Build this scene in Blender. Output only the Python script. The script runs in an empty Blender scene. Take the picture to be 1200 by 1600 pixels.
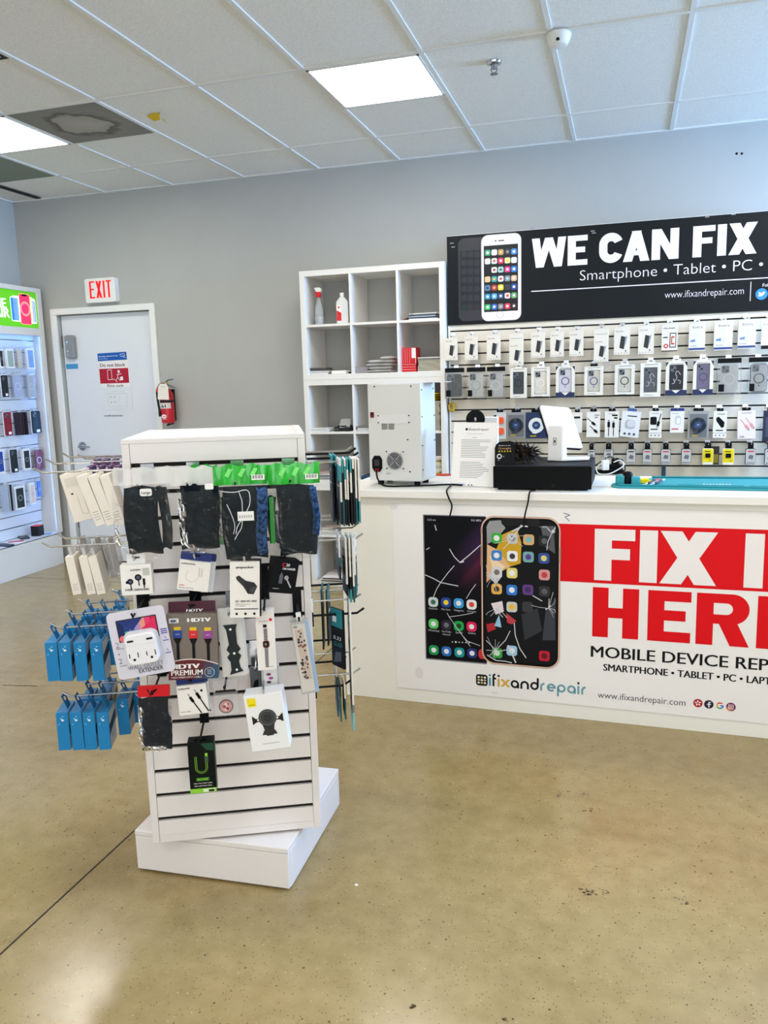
import bpy, bmesh, math, random
from mathutils import Matrix, Vector
random.seed(7)
PI = math.pi
SC = bpy.context.scene
COL = SC.collection

# ---------------------------------------------------------------- camera, world, light, exposure
CAM_H = 1.49
FPX, YAW, PITCH, ROLL = 1246.46, -0.296307, 0.161313, 0.0269126


def cam_axes():
    cy, sy, cp, sp = math.cos(YAW), math.sin(YAW), math.cos(PITCH), math.sin(PITCH)
    fwd = Vector((sy * cp, cy * cp, -sp))
    right = Vector((cy, -sy, 0))
    down = fwd.cross(right)
    c, s = math.cos(ROLL), math.sin(ROLL)
    return c * right + s * down, -s * right + c * down, fwd


CR, CD, CF = cam_axes()
CAM = Vector((0, 0, CAM_H))
cd = bpy.data.cameras.new('camera')
cam = bpy.data.objects.new('camera', cd)
COL.objects.link(cam)
cam.matrix_world = Matrix(((CR.x, -CD.x, -CF.x, 0), (CR.y, -CD.y, -CF.y, 0), (CR.z, -CD.z, -CF.z, CAM_H), (0, 0, 0, 1)))
cd.lens = FPX * 36.0 / 1600.0
cd.sensor_width = 36.0
cd.clip_start = 0.05
SC.camera = cam

vs = SC.view_settings
vs.view_transform = 'Standard'
vs.look = 'None'
vs.gamma = 1.0
vs.use_curve_mapping = False
vs.exposure = 0.56
PANEL_EMIT = 15.0
WINDOW_W = 80.0
SIDE_W = 270.0
KIOSK_LED = 6.0

wd = bpy.data.worlds.new('world')
SC.world = wd
wd.use_nodes = True
wd.node_tree.nodes['Background'].inputs[0].default_value = (0.75, 0.86, 1.0, 1)
wd.node_tree.nodes['Background'].inputs[1].default_value = 0.6


def area(name, loc, target, sx, sy, power, col):
    l = bpy.data.lights.new(name, 'AREA')
    l.shape = 'RECTANGLE'
    l.size, l.size_y, l.energy, l.color = sx, sy, power, col
    o = bpy.data.objects.new(name, l)
    COL.objects.link(o)
    d = Vector(target) - Vector(loc)
    o.matrix_world = Matrix.Translation(loc) @ d.to_track_quat('-Z', 'Y').to_matrix().to_4x4()
    return o


# daylight through the shop-front windows behind the camera
area('window_daylight', (2.2, -3.42, 1.55), (2.2, 4, 4.6), 3.4, 2.3, WINDOW_W, (0.9, 0.95, 1.0))
area('window_daylight', (-2.4, -3.42, 1.55), (-2.4, 4, 4.6), 3.4, 2.3, WINDOW_W * 0.35, (0.95, 0.97, 1.0))
# bluish skylight through the window in the right wall, beside the counter
area('side_daylight', (4.12, 4.75, 2.35), (-1.0, 5.75, 2.75), 1.7, 0.9, SIDE_W, (0.3, 0.55, 1.0))


# ---------------------------------------------------------------- helpers
def ray(u, v):
    return CR * ((u - 600) / FPX) + CD * ((v - 800) / FPX) + CF


def at(u, v, x=None, y=None, z=None, pl=None):
    """The point of a real plane seen at a place in the 1200x1600 photograph."""
    r = ray(u, v)
    if x is not None:
        t = x / r.x
    elif y is not None:
        t = y / r.y
    elif z is not None:
        t = (z - CAM_H) / r.z
    else:
        P, n = pl
        t = (P - CAM).dot(n) / r.dot(n)
    return CAM + r * t


def lin(c):
    out = []
    for k in c[:3]:
        k /= 255.0
        out.append(k / 12.92 if k <= 0.04045 else ((k + 0.055) / 1.055) ** 2.4)
    return (*out, 1.0)


_M = {}


def M(rgb, rough=0.5, metal=0.0, emit=0.0, noise=0.0, scale=40.0, bump=0.0, bscale=200.0, spec=0.3, coat=0.0):
    """A plain node material; noise varies the colour slightly, bump the surface."""
    key = (tuple(rgb), rough, metal, emit, noise, scale, bump, bscale, spec, coat)
    if key in _M:
        return _M[key]
    m = bpy.data.materials.new('paint_%d_%d_%d' % tuple(rgb[:3]))
    m.use_nodes = True
    nt = m.node_tree
    b = nt.nodes['Principled BSDF']
    b.inputs['Base Color'].default_value = lin(rgb)
    b.inputs['Roughness'].default_value = rough
    b.inputs['Metallic'].default_value = metal
    b.inputs['Specular IOR Level'].default_value = spec
    if coat:
        b.inputs['Coat Weight'].default_value = coat
        b.inputs['Coat Roughness'].default_value = 0.1
    if emit:
        b.inputs['Emission Color'].default_value = lin(rgb)
        b.inputs['Emission Strength'].default_value = emit
    if noise or bump:
        tc = nt.nodes.new('ShaderNodeTexCoord')
    if noise:
        n = nt.nodes.new('ShaderNodeTexNoise')
        n.inputs['Scale'].default_value = scale
        n.inputs['Detail'].default_value = 5
        r = nt.nodes.new('ShaderNodeValToRGB')
        c = lin(rgb)
        r.color_ramp.elements[0].position = 0.3
        r.color_ramp.elements[1].position = 0.7
        r.color_ramp.elements[0].color = (*[max(0, k * (1 - noise)) for k in c[:3]], 1)
        r.color_ramp.elements[1].color = (*[min(1, k * (1 + noise)) for k in c[:3]], 1)
        nt.links.new(tc.outputs['Object'], n.inputs['Vector'])
        nt.links.new(n.outputs['Fac'], r.inputs[0])
        nt.links.new(r.outputs[0], b.inputs['Base Color'])
    if bump:
        n = nt.nodes.new('ShaderNodeTexNoise')
        n.inputs['Scale'].default_value = bscale
        n.inputs['Detail'].default_value = 3
        bp = nt.nodes.new('ShaderNodeBump')
        bp.inputs['Strength'].default_value = bump
        bp.inputs['Distance'].default_value = 0.01
        nt.links.new(tc.outputs['Object'], n.inputs['Vector'])
        nt.links.new(n.outputs['Fac'], bp.inputs['Height'])
        nt.links.new(bp.outputs[0], b.inputs['Normal'])
    _M[key] = m
    return m


def film(tint=(235, 238, 240), haze=0.1, bump=0.6, bscale=30.0, rough=0.12, ior=1.25):
    """Clear plastic film: mostly see-through, a little milky, with crinkled shine."""
    key = ('film', tint, haze, bump, bscale, rough, ior)
    if key in _M:
        return _M[key]
    m = bpy.data.materials.new('clear_film')
    m.use_nodes = True
    nt = m.node_tree
    nt.nodes.remove(nt.nodes['Principled BSDF'])
    out = nt.nodes['Material Output']
    tr = nt.nodes.new('ShaderNodeBsdfTransparent')
    df = nt.nodes.new('ShaderNodeBsdfDiffuse')
    df.inputs[0].default_value = lin(tint)
    gl = nt.nodes.new('ShaderNodeBsdfGlossy')
    gl.inputs['Roughness'].default_value = rough
    lw = nt.nodes.new('ShaderNodeFresnel')
    lw.inputs[0].default_value = ior
    m1 = nt.nodes.new('ShaderNodeMixShader')
    m1.inputs[0].default_value = haze
    m2 = nt.nodes.new('ShaderNodeMixShader')
    tc = nt.nodes.new('ShaderNodeTexCoord')
    n = nt.nodes.new('ShaderNodeTexNoise')
    n.inputs['Scale'].default_value = bscale
    n.inputs['Detail'].default_value = 2
    n.inputs['Distortion'].default_value = 1.5
    bp = nt.nodes.new('ShaderNodeBump')
    bp.inputs['Strength'].default_value = bump
    bp.inputs['Distance'].default_value = 0.05
    nt.links.new(tc.outputs['Object'], n.inputs['Vector'])
    nt.links.new(n.outputs['Fac'], bp.inputs['Height'])
    nt.links.new(bp.outputs[0], gl.inputs['Normal'])
    nt.links.new(tr.outputs[0], m1.inputs[1])
    nt.links.new(df.outputs[0], m1.inputs[2])
    nt.links.new(lw.outputs[0], m2.inputs[0])
    nt.links.new(m1.outputs[0], m2.inputs[1])
    nt.links.new(gl.outputs[0], m2.inputs[2])
    nt.links.new(m2.outputs[0], out.inputs['Surface'])
    _M[key] = m
    return m


_TXT = {}


def text_shape(s, bold=0.0):
    key = (s, bold)
    if key not in _TXT:
        cu = bpy.data.curves.new('t', 'FONT')
        cu.body = s
        cu.resolution_u = 3
        cu.offset = bold
        ob = bpy.data.objects.new('t', cu)
        COL.objects.link(ob)
        dg = bpy.context.evaluated_depsgraph_get()
        ev = ob.evaluated_get(dg)
        me = ev.to_mesh()
        v = [(p.co.x, p.co.y) for p in me.vertices]
        f = [tuple(p.vertices) for p in me.polygons]
        ev.to_mesh_clear()
        bpy.data.objects.remove(ob)
        bpy.data.curves.remove(cu)
        _TXT[key] = (v, f)
    return _TXT[key]


CAP = 0.729  # cap height of the built-in font at size 1


def rrect(cx, cz, w, h, r=0.0, n=5):
    """Outline of a rounded rectangle in x, z."""
    r = min(r, w / 2 - 1e-6, h / 2 - 1e-6)
    if r <= 1e-6:
        return [(cx - w / 2, cz - h / 2), (cx + w / 2, cz - h / 2), (cx + w / 2, cz + h / 2), (cx - w / 2, cz + h / 2)]
    o = []
    for sx, sz, a0 in ((1, -1, -PI / 2), (1, 1, 0), (-1, 1, PI / 2), (-1, -1, PI)):
        for k in range(n + 1):
            a = a0 + PI / 2 * k / n
            o.append((cx + sx * (w / 2 - r) + r * math.cos(a), cz + sz * (h / 2 - r) + r * math.sin(a)))
    return o


def disc(cx, cz, r, n=24, ratio=1.0):
    return [(cx + r * math.cos(2 * PI * k / n), cz + r * ratio * math.sin(2 * PI * k / n)) for k in range(n)]


def smooth_path(pts, k=6):
    p = [Vector(q) for q in pts]
    out = []
    for i in range(len(p) - 1):
        a, b, c, d = p[max(i - 1, 0)], p[i], p[i + 1], p[min(i + 2, len(p) - 1)]
        for j in range(k):
            t = j / k
            out.append(0.5 * ((2 * b) + (c - a) * t + (2 * a - 5 * b + 4 * c - d) * t * t + (3 * b - a - 3 * c + d) * t ** 3))
    return out + [p[-1]]


class MB:
    """Collects shapes for ONE mesh object."""

    def __init__(self):
        self.v, self.f, self.m, self.s, self.mats = [], [], [], [], []
        self.T = None

    def mi(self, m):
        if m not in self.mats:
            self.mats.append(m)
        return self.mats.index(m)

    def add(self, vs, fs, m, sm=False):
        b = len(self.v)
        for p in vs:
            p = Vector(p)
            self.v.append(self.T @ p if self.T else p)
        i = self.mi(m)
        for f in fs:
            self.f.append(tuple(b + k for k in f))
            self.m.append(i)
            self.s.append(sm)
        return self

    def box(self, x0, y0, z0, x1, y1, z1, m):
        v = [(x, y, z) for z in (z0, z1) for y in (y0, y1) for x in (x0, x1)]
        return self.add(v, [(0, 2, 3, 1), (4, 5, 7, 6), (0, 1, 5, 4), (2, 6, 7, 3), (0, 4, 6, 2), (1, 3, 7, 5)], m)

    def plate(self, o, y0, y1, m, side=None, sm=False):
        """Outline o (x, z) pushed from y0 to y1."""
        n = len(o)
        self.add([(x, y0, z) for x, z in o] + [(x, y1, z) for x, z in o], [tuple(range(n)), tuple(range(2 * n - 1, n - 1, -1))], m)
        self.add([(x, y0, z) for x, z in o] + [(x, y1, z) for x, z in o], [(i, i + n, (i + 1) % n + n, (i + 1) % n) for i in range(n)], side or m, sm)
        return self

    def slab(self, o, z0, z1, m, side=None):
        """Outline o (x, y) pushed from z0 to z1."""
        n = len(o)
        self.add([(x, y, z0) for x, y in o] + [(x, y, z1) for x, y in o], [tuple(range(n - 1, -1, -1)), tuple(range(n, 2 * n))], m)
        self.add([(x, y, z0) for x, y in o] + [(x, y, z1) for x, y in o], [(i, (i + 1) % n, (i + 1) % n + n, i + n) for i in range(n)], side or m)
        return self

    def flat(self, o, y, m):
        return self.add([(x, y, z) for x, z in o], [tuple(range(len(o)))], m)

    def rect(self, x0, z0, x1, z1, y, m):
        return self.flat([(x0, z0), (x1, z0), (x1, z1), (x0, z1)], y, m)

    def ring(self, cx, cz, r0, r1, y, m, n=28, a0=0.0, a1=2 * PI, ratio=1.0):
        full = abs(a1 - a0 - 2 * PI) < 1e-6
        c = n if full else n + 1
        v = []
        for k in range(c):
            a = a0 + (a1 - a0) * k / n
            v += [(cx + r0 * math.cos(a), y, cz + r0 * ratio * math.sin(a)), (cx + r1 * math.cos(a), y, cz + r1 * ratio * math.sin(a))]
        f = [(2 * k, 2 * k + 1, (2 * k + 3) % (2 * c), (2 * k + 2) % (2 * c)) for k in range(n)]
        return self.add(v, f, m)

    def strip(self, pts, w, y, m):
        """A flat line of width w through points (x, z)."""
        for (x0, z0), (x1, z1) in zip(pts, pts[1:]):
            d = math.hypot(x1 - x0, z1 - z0) or 1e-9
            nx, nz = -(z1 - z0) / d * w / 2, (x1 - x0) / d * w / 2
            self.flat([(x0 - nx, z0 - nz), (x1 - nx, z1 - nz), (x1 + nx, z1 + nz), (x0 + nx, z0 + nz)], y, m)
        return self

    def text(self, s, x, z, h, y, m, w=None, align='l', bold=0.0, shear=0.0, fit=None):
        v, f = text_shape(s, min(bold, 0.0))
        if not v:
            return self
        k = h / CAP
        x0, x1 = min(p[0] for p in v), max(p[0] for p in v)
        kx = k if w is None else w / (x1 - x0)
        if fit:
            q = [p[0] for p in text_shape(fit[0], 0.0)[0]]
            kx = fit[1] / (max(q) - min(q))
        off = {'l': -x0, 'c': -(x0 + x1) / 2, 'r': -x1}[align]
        for i, dx in enumerate((0, -bold, bold) if bold > 0 else (0,)):
            self.add([(x + (p[0] + off + dx) * kx + shear * p[1] * k, y - 0.0001 * i, z + p[1] * k) for p in v], f, m)
        return self

    def lathe(self, prof, m, n=20, sm=True, c=(0, 0, 0)):
        v = []
        for r, z in prof:
            v += [(c[0] + r * math.cos(2 * PI * k / n), c[1] + r * math.sin(2 * PI * k / n), c[2] + z) for k in range(n)]
        f = []
        for i in range(len(prof) - 1):
            f += [(i * n + k, i * n + (k + 1) % n, (i + 1) * n + (k + 1) % n, (i + 1) * n + k) for k in range(n)]
        f.append(tuple(range(n - 1, -1, -1)))
        f.append(tuple((len(prof) - 1) * n + k for k in range(n)))
        return self.add(v, f, m, sm)

    def tube(self, pts, r, m, n=8, caps=True):
        p = [Vector(q) for q in pts]
        rr = r if isinstance(r, (list, tuple)) else [r] * len(p)
        v, f = [], []
        d0 = (p[1] - p[0]).normalized()
        up = Vector((0, 0, 1)) if abs(d0.z) < 0.9 else Vector((1, 0, 0))
        s = d0.cross(up).normalized()
        for i, q in enumerate(p):
            d = (p[min(i + 1, len(p) - 1)] - p[max(i - 1, 0)])
            if d.length < 1e-9:
                d = d0
            d.normalize()
            s = (s - d * s.dot(d))
            if s.length < 1e-6:
                s = d.orthogonal()
            s.normalize()
            t = d.cross(s)
            v += [q + (s * math.cos(2 * PI * k / n) + t * math.sin(2 * PI * k / n)) * rr[i] for k in range(n)]
        for i in range(len(p) - 1):
            f += [(i * n + k, i * n + (k + 1) % n, (i + 1) * n + (k + 1) % n, (i + 1) * n + k) for k in range(n)]
        if caps:
            f += [tuple(range(n - 1, -1, -1)), tuple((len(p) - 1) * n + k for k in range(n))]
        return self.add(v, f, m, True)

    def build(self, name, parent=None, bev=0.0, seg=1, weld=False):
        me = bpy.data.meshes.new(name)
        me.from_pydata([tuple(p) for p in self.v], [], self.f)
        for m in self.mats:
            me.materials.append(m)
        me.polygons.foreach_set('material_index', self.m)
        me.polygons.foreach_set('use_smooth', self.s)
        if weld or bev:
            bm = bmesh.new()
            bm.from_mesh(me)
            bmesh.ops.remove_doubles(bm, verts=bm.verts, dist=1e-5)
            bmesh.ops.recalc_face_normals(bm, faces=bm.faces)
            bm.to_mesh(me)
            bm.free()
        me.update()
        if any(self.s):
            me.set_sharp_from_angle(angle=math.radians(42))
        o = bpy.data.objects.new(name, me)
        COL.objects.link(o)
        if parent is not None:
            o.parent = parent
        if bev:
            b = o.modifiers.new('edge', 'BEVEL')
            b.width = bev
            b.segments = seg
            b.limit_method = 'ANGLE'
            b.angle_limit = math.radians(40)
        return o


def tag(o, label=None, cat=None, group=None, kind=None):
    if label:
        o['label'] = label
    if cat:
        o['category'] = cat
    if group:
        o['group'] = group
    if kind:
        o['kind'] = kind
    return o


def thing(name, label, cat, loc=(0, 0, 0), rz=0.0, group=None, roll=0.0, pitch=0.0):
    """An Empty at the thing's base that parents its parts. roll: lean about the depth axis."""
    o = bpy.data.objects.new(name, None)
    o.empty_display_size = 0.05
    COL.objects.link(o)
    o.matrix_world = Matrix.Translation(loc) @ Matrix.Rotation(rz, 4, 'Z') @ Matrix.Rotation(roll, 4, 'Y') @ Matrix.Rotation(pitch, 4, 'X')
    return tag(o, label, cat, group)


def struct(o):
    o['kind'] = 'structure'
    return o


def bx(name, x0, y0, z0, x1, y1, z1, m, parent=None, bev=0.0):
    return MB().box(x0, y0, z0, x1, y1, z1, m).build(name, parent, bev)


# common paints
WHITE = M((236, 234, 230), 0.42)
LAM = M((232, 229, 223), 0.38, noise=0.015, scale=6)
PAPER = M((240, 239, 236), 0.7)
BLACK = M((6, 8, 10), 0.5, spec=0.15)
INK = M((14, 14, 16), 0.6, spec=0.2)
DARK = M((26, 22, 19), 0.6, spec=0.2)
GREYP = M((150, 150, 150), 0.5)
RED = M((214, 26, 38), 0.45)
CHROME = M((205, 207, 210), 0.18, 1.0)
STEEL = M((150, 152, 155), 0.3, 1.0)
BLUE = M((24, 120, 178), 0.45)
NAVY = M((28, 44, 110), 0.45)
GREEN = M((28, 170, 40), 0.35)
YEL = M((240, 214, 20), 0.45)
TEAL = M((20, 140, 145), 0.45)
BAG = film()
MILK = film((240, 240, 238), 0.45, 0.5, 25.0, 0.25)
CLEAR = film((225, 230, 235), 0.06, 0.08, 10.0, 0.05)
# ---------------------------------------------------------------- the setting
XL, XR, YB, YF, ZC = -4.93, 4.2, 5.8, -3.5, 3.045

# floor: polished tan concrete with speckled aggregate
fm = bpy.data.materials.new('polished_concrete')
fm.use_nodes = True
nt = fm.node_tree
b = nt.nodes['Principled BSDF']
tc = nt.nodes.new('ShaderNodeTexCoord')


def noise_node(scale, detail, rough=0.55):
    n = nt.nodes.new('ShaderNodeTexNoise')
    n.inputs['Scale'].default_value = scale
    n.inputs['Detail'].default_value = detail
    n.inputs['Roughness'].default_value = rough
    nt.links.new(tc.outputs['Object'], n.inputs['Vector'])
    return n


def ramp(src, *stops):
    r = nt.nodes.new('ShaderNodeValToRGB')
    e = r.color_ramp.elements
    while len(e) < len(stops):
        e.new(0.5)
    for k, (p, c) in enumerate(stops):
        e[k].position = p
        e[k].color = c
    nt.links.new(src, r.inputs[0])
    return r


def mixc(fac, a, bcol, mode='MIX'):
    x = nt.nodes.new('ShaderNodeMix')
    x.data_type = 'RGBA'
    x.blend_type = mode
    if isinstance(fac, float):
        x.inputs[0].default_value = fac
    else:
        nt.links.new(fac, x.inputs[0])
    for s, q in ((6, a), (7, bcol)):
        if isinstance(q, tuple):
            x.inputs[s].default_value = q
        else:
            nt.links.new(q, x.inputs[s])
    return x.outputs[2]


big = ramp(noise_node(0.8, 3).outputs['Fac'], (0.3, lin((144, 124, 81))), (0.55, lin((161, 140, 94))), (0.75, lin((175, 155, 110))))
mid = ramp(noise_node(14, 4, 0.6).outputs['Fac'], (0.3, lin((131, 113, 72))), (0.7, lin((185, 164, 117))))
c = mixc(0.3, big.outputs[0], mid.outputs[0])
fine = ramp(noise_node(520, 2, 0.6).outputs['Fac'], (0.3, (0.8, 0.79, 0.77, 1)), (0.5, (1, 1, 1, 1)), (0.7, (1.1, 1.09, 1.07, 1)))
c = mixc(0.9, c, fine.outputs[0], 'MULTIPLY')


def specks(scale, r0, r1, share, src, col):
    """Sparse aggregate: round specks in a random share of cells."""
    vo = nt.nodes.new('ShaderNodeTexVoronoi')
    vo.inputs['Scale'].default_value = scale
    nt.links.new(tc.outputs['Object'], vo.inputs['Vector'])
    sp = ramp(vo.outputs['Distance'], (r0, (1, 1, 1, 1)), (r1, (0, 0, 0, 1)))
    sep = nt.nodes.new('ShaderNodeSeparateColor')
    nt.links.new(vo.outputs['Color'], sep.inputs[0])
    g = ramp(sep.outputs[0], (share, (1, 1, 1, 1)), (share + 0.01, (0, 0, 0, 1)))
    return mixc(mixc(1.0, sp.outputs[0], g.outputs[0], 'MULTIPLY'), src, lin(col))


c = specks(48, 0.1, 0.2, 0.16, c, (92, 72, 44))
c = specks(130, 0.12, 0.32, 0.24, c, (112, 92, 58))
c = specks(120, 0.1, 0.24, 0.045, c, (204, 190, 154))
# a long faint scuff across the floor in front of the counter
sa, sb = at(560, 1232, z=0), at(1200, 1332, z=0)
dl = math.hypot(sb.x - sa.x, sb.y - sa.y)
mv = nt.nodes.new('ShaderNodeVectorMath')
mv.operation = 'SUBTRACT'
mv.inputs[1].default_value = (sa.x, sa.y, 0)
nt.links.new(tc.outputs['Object'], mv.inputs[0])
dt = nt.nodes.new('ShaderNodeVectorMath')
dt.operation = 'DOT_PRODUCT'
dt.inputs[1].default_value = (-(sb.y - sa.y) / dl, (sb.x - sa.x) / dl, 0)
nt.links.new(mv.outputs[0], dt.inputs[0])
wob = nt.nodes.new('ShaderNodeMath')
wob.operation = 'MULTIPLY_ADD'
wob.inputs[1].default_value = 0.06
nt.links.new(noise_node(5, 3).outputs['Fac'], wob.inputs[0])
nt.links.new(dt.outputs['Value'], wob.inputs[2])
ab = nt.nodes.new('ShaderNodeMath')
ab.operation = 'ABSOLUTE'
nt.links.new(wob.outputs[0], ab.inputs[0])
scf = ramp(ab.outputs[0], (0.0, (0.16, 0.16, 0.16, 1)), (0.02, (0.1, 0.1, 0.1, 1)), (0.05, (0, 0, 0, 1)))
c = mixc(scf.outputs[0], c, lin((96, 78, 50)))
nt.links.new(c, b.inputs['Base Color'])
rr = ramp(noise_node(2.2, 5).outputs['Fac'], (0.3, (0.16, 0.16, 0.16, 1)), (0.75, (0.27, 0.27, 0.27, 1)))
nt.links.new(rr.outputs[0], b.inputs['Roughness'])
b.inputs['Specular IOR Level'].default_value = 0.5
bp = nt.nodes.new('ShaderNodeBump')
bp.inputs['Strength'].default_value = 0.05
nt.links.new(noise_node(14, 4).outputs['Fac'], bp.inputs['Height'])
nt.links.new(bp.outputs[0], b.inputs['Normal'])

fl = MB().box(XL - 0.2, YF - 0.2, -0.1, XR + 0.2, YB + 0.2, 0, fm).build('floor')
struct(fl)
JT = M((52, 46, 38), 0.8)
j = MB().box(-1.583, YF, 0.0002, -1.577, 5.2, 0.0006, JT).build('joint', fl)
j = MB().box(XL, 5.203, 0.0002, -0.9, 5.209, 0.0006, JT).build('joint', fl)
j = MB().strip([(0, 0)], 1, 0, JT)
for a, q in (((-3.05, 3.17), (-2.86, 3.2)),):
    j.add([(a[0], a[1], 0.0005), (q[0], q[1], 0.0005), (q[0], q[1] + 0.008, 0.0005), (a[0], a[1] + 0.006, 0.0005)], [(0, 1, 2, 3)], JT)
j.build('crack', fl)
rs = random.Random(11)
sm = MB()
for cu, cv, n_, sw, sh_ in ((928, 1394, 26, 24, 5), (905, 1240, 16, 34, 4), (925, 1265, 10, 14, 3), (645, 1572, 6, 5, 3), (1060, 1408, 8, 14, 6), (790, 1592, 6, 6, 4)):
    for k in range(n_):
        q = at(cu + rs.uniform(-sw, sw), cv + rs.uniform(-sh_, sh_), z=0)
        r_ = rs.uniform(0.002, 0.006)
        sm.add([(q.x + r_ * rs.uniform(0.6, 1.2) * math.cos(a_), q.y + r_ * rs.uniform(0.5, 1.0) * math.sin(a_), 0.0004) for a_ in [2 * PI * i / 7 for i in range(7)]], [tuple(range(7))], M((104, 84, 54), 0.6))
sm.build('stain', fl)
q = at(557, 1383, z=0)
tag(MB().slab([(q.x + x, q.y + y) for x, y in disc(0, 0, 0.005, 9)], 0.0002, 0.0016, PAPER).build('paper_scrap'), 'tiny white scrap lying alone on the floor beside the plinth', 'scrap')

WALL = M((178, 179, 175), 0.75, noise=0.02, scale=3, bump=0.08, bscale=120)
# back wall with the door opening
DX0, DX1, DZ = -4.596, -3.70, 2.117
bw = MB()
bw.box(XL - 0.15, YB, 0, DX0, YB + 0.15, ZC + 0.3, WALL)
bw.box(DX0, YB, DZ, DX1, YB + 0.15, ZC + 0.3, WALL)
bw.box(DX1, YB, 0, XR + 0.15, YB + 0.15, ZC + 0.3, WALL)
bw.box(DX0 - 0.1, YB + 0.15, 0, DX1 + 0.1, YB + 0.16, DZ + 0.1, DARK)
wb = struct(bw.build('wall_back'))
HO = MB()
for u, v in ((1151, 240), (1159, 240)):
    p = at(u, v, y=YB)
    HO.flat(disc(p.x, p.z, 0.008, 10), YB - 0.0006, DARK)
HO.build('screw_hole', wb)
struct(bx('wall_left', XL - 0.15, YF, 0, XL, YB + 0.15, ZC + 0.3, WALL))
rw = MB()
for y0, y1, z0, z1 in ((YF, 3.85, 0, ZC + 0.3), (5.65, YB + 0.15, 0, ZC + 0.3), (3.85, 5.65, 0, 1.85), (3.85, 5.65, 2.85, ZC + 0.3)):
    rw.box(XR, y0, z0, XR + 0.15, y1, z1, WALL)
struct(rw.build('wall_right'))
# shop-front wall behind the camera with two windows
fw = MB()
fw.box(XL - 0.15, YF - 0.15, 0, XR + 0.15, YF, 0.35, WALL)
fw.box(XL - 0.15, YF - 0.15, 2.75, XR + 0.15, YF, ZC + 0.3, WALL)
for x0, x1 in ((XL - 0.15, -4.2), (-0.6, 0.4), (4.0, XR + 0.15)):
    fw.box(x0, YF - 0.15, 0.35, x1, YF, 2.75, WALL)
struct(fw.build('wall_front'))
ALU = M((120, 122, 125), 0.35, 0.8)
for k, (x0, x1) in enumerate(((-4.2, -0.6), (0.4, 4.0))):
    w = MB()
    for a in (x0, (x0 + x1) / 2 - 0.025, x1 - 0.05):
        w.box(a, YF - 0.13, 0.35, a + 0.05, YF - 0.03, 2.75, ALU)
    w.box(x0, YF - 0.13, 0.35, x1, YF - 0.03, 0.4, ALU)
    w.box(x0, YF - 0.13, 2.7, x1, YF - 0.03, 2.75, ALU)
    wo = struct(w.build('window_%d' % (k + 1)))
    MB().box(x0, YF - 0.085, 0.4, x1, YF - 0.08, 2.7, CLEAR).build('pane', wo)

w = MB()
for a in (3.85, 4.725, 5.6):
    w.box(XR + 0.02, a, 1.85, XR + 0.12, a + 0.05, 2.85, ALU)
w.box(XR + 0.02, 3.85, 1.85, XR + 0.12, 5.65, 1.9, ALU)
w.box(XR + 0.02, 3.85, 2.8, XR + 0.12, 5.65, 2.85, ALU)
wo = struct(w.build('window_3'))
MB().box(XR + 0.06, 3.9, 1.9, XR + 0.065, 5.6, 2.8, CLEAR).build('pane', wo)

# ceiling: acoustic tiles in a white T-bar grid
TILE = M((230, 229, 224), 0.9, noise=0.1, scale=150, bump=0.25, bscale=260)
BAR = M((222, 222, 219), 0.5)
ce = MB()
ce.box(XL - 0.15, YF - 0.15, ZC + 0.006, XR + 0.15, YB + 0.15, ZC + 0.2, TILE)
ceil = struct(ce.build('ceiling'))
GX = [-0.98 + 0.6096 * k for k in range(-6, 9)]
GY = [4.012 + 1.2192 * k for k in range(-6, 2)]
LIGHTS = []
for k in (-5, -1, 3):
    for jj in (0, -2, -4):
        LIGHTS.append((GX[6] + 0.6096 * k, GY[6] + 1.2192 * jj))
gb = MB()
for x in GX:
    gb.box(x - 0.012, YF, ZC - 0.0015, x + 0.012, YB, ZC + 0.01, BAR)
for y in GY:
    gb.box(XL, y - 0.012, ZC - 0.002, XR, y + 0.012, ZC + 0.01, BAR)
for x, y in LIGHTS:
    gb.box(x, y + 0.6096 - 0.012, ZC - 0.0045, x + 0.6096, y + 0.6096 + 0.012, ZC + 0.01, BAR)
for x, y in ((-3.4184, 4.012), (-4.6376, 4.6216 - 0.6096)):
    gb.box(x, y + 0.6096 - 0.012, ZC - 0.0045, x + 0.6096, y + 0.6096 + 0.012, ZC + 0.01, BAR)
gb.box(XL, YB - 0.022, ZC - 0.004, XR, YB, ZC + 0.01, BAR)
gb.box(XL, YF, ZC - 0.004, XL + 0.022, YB, ZC + 0.01, BAR)
gb.build('grid', ceil)
# water-stained tile
sm_ = bpy.data.materials.new('stained_tile')
sm_.use_nodes = True
nt = sm_.node_tree
b = nt.nodes['Principled BSDF']
b.inputs['Roughness'].default_value = 0.9
tc = nt.nodes.new('ShaderNodeTexCoord')
nz = noise_node(4.5, 3)
mp = nt.nodes.new('ShaderNodeVectorMath')
mp.operation = 'MULTIPLY_ADD'
mp.inputs[1].default_value = (0.25, 0.25, 0)
nt.links.new(nz.outputs['Color'], mp.inputs[0])
nt.links.new(tc.outputs['Object'], mp.inputs[2])
ln = nt.nodes.new('ShaderNodeVectorMath')
ln.operation = 'DISTANCE'
ln.inputs[1].default_value = (0.125, 0.125, 0)
nt.links.new(mp.outputs[0], ln.inputs[0])
rm = ramp(ln.outputs['Value'], (0.0, lin((172, 168, 160))), (0.155, lin((158, 154, 146))), (0.175, lin((88, 84, 78))), (0.22, lin((132, 130, 124))), (0.4, lin((124, 123, 118))))
nt.links.new(rm.outputs[0], b.inputs['Base Color'])
st = MB().box(-0.292, -0.292, -0.002, 0.292, 0.292, 0.01, sm_).build('stained_tile', ceil)
st.location = (-3.1136, 4.3168, ZC)
bx('dark_tile', -4.63, 4.634, ZC - 0.002, -4.045, 5.22, ZC + 0.01, M((124, 132, 122), 0.9, noise=0.06, scale=60), ceil)
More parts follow.
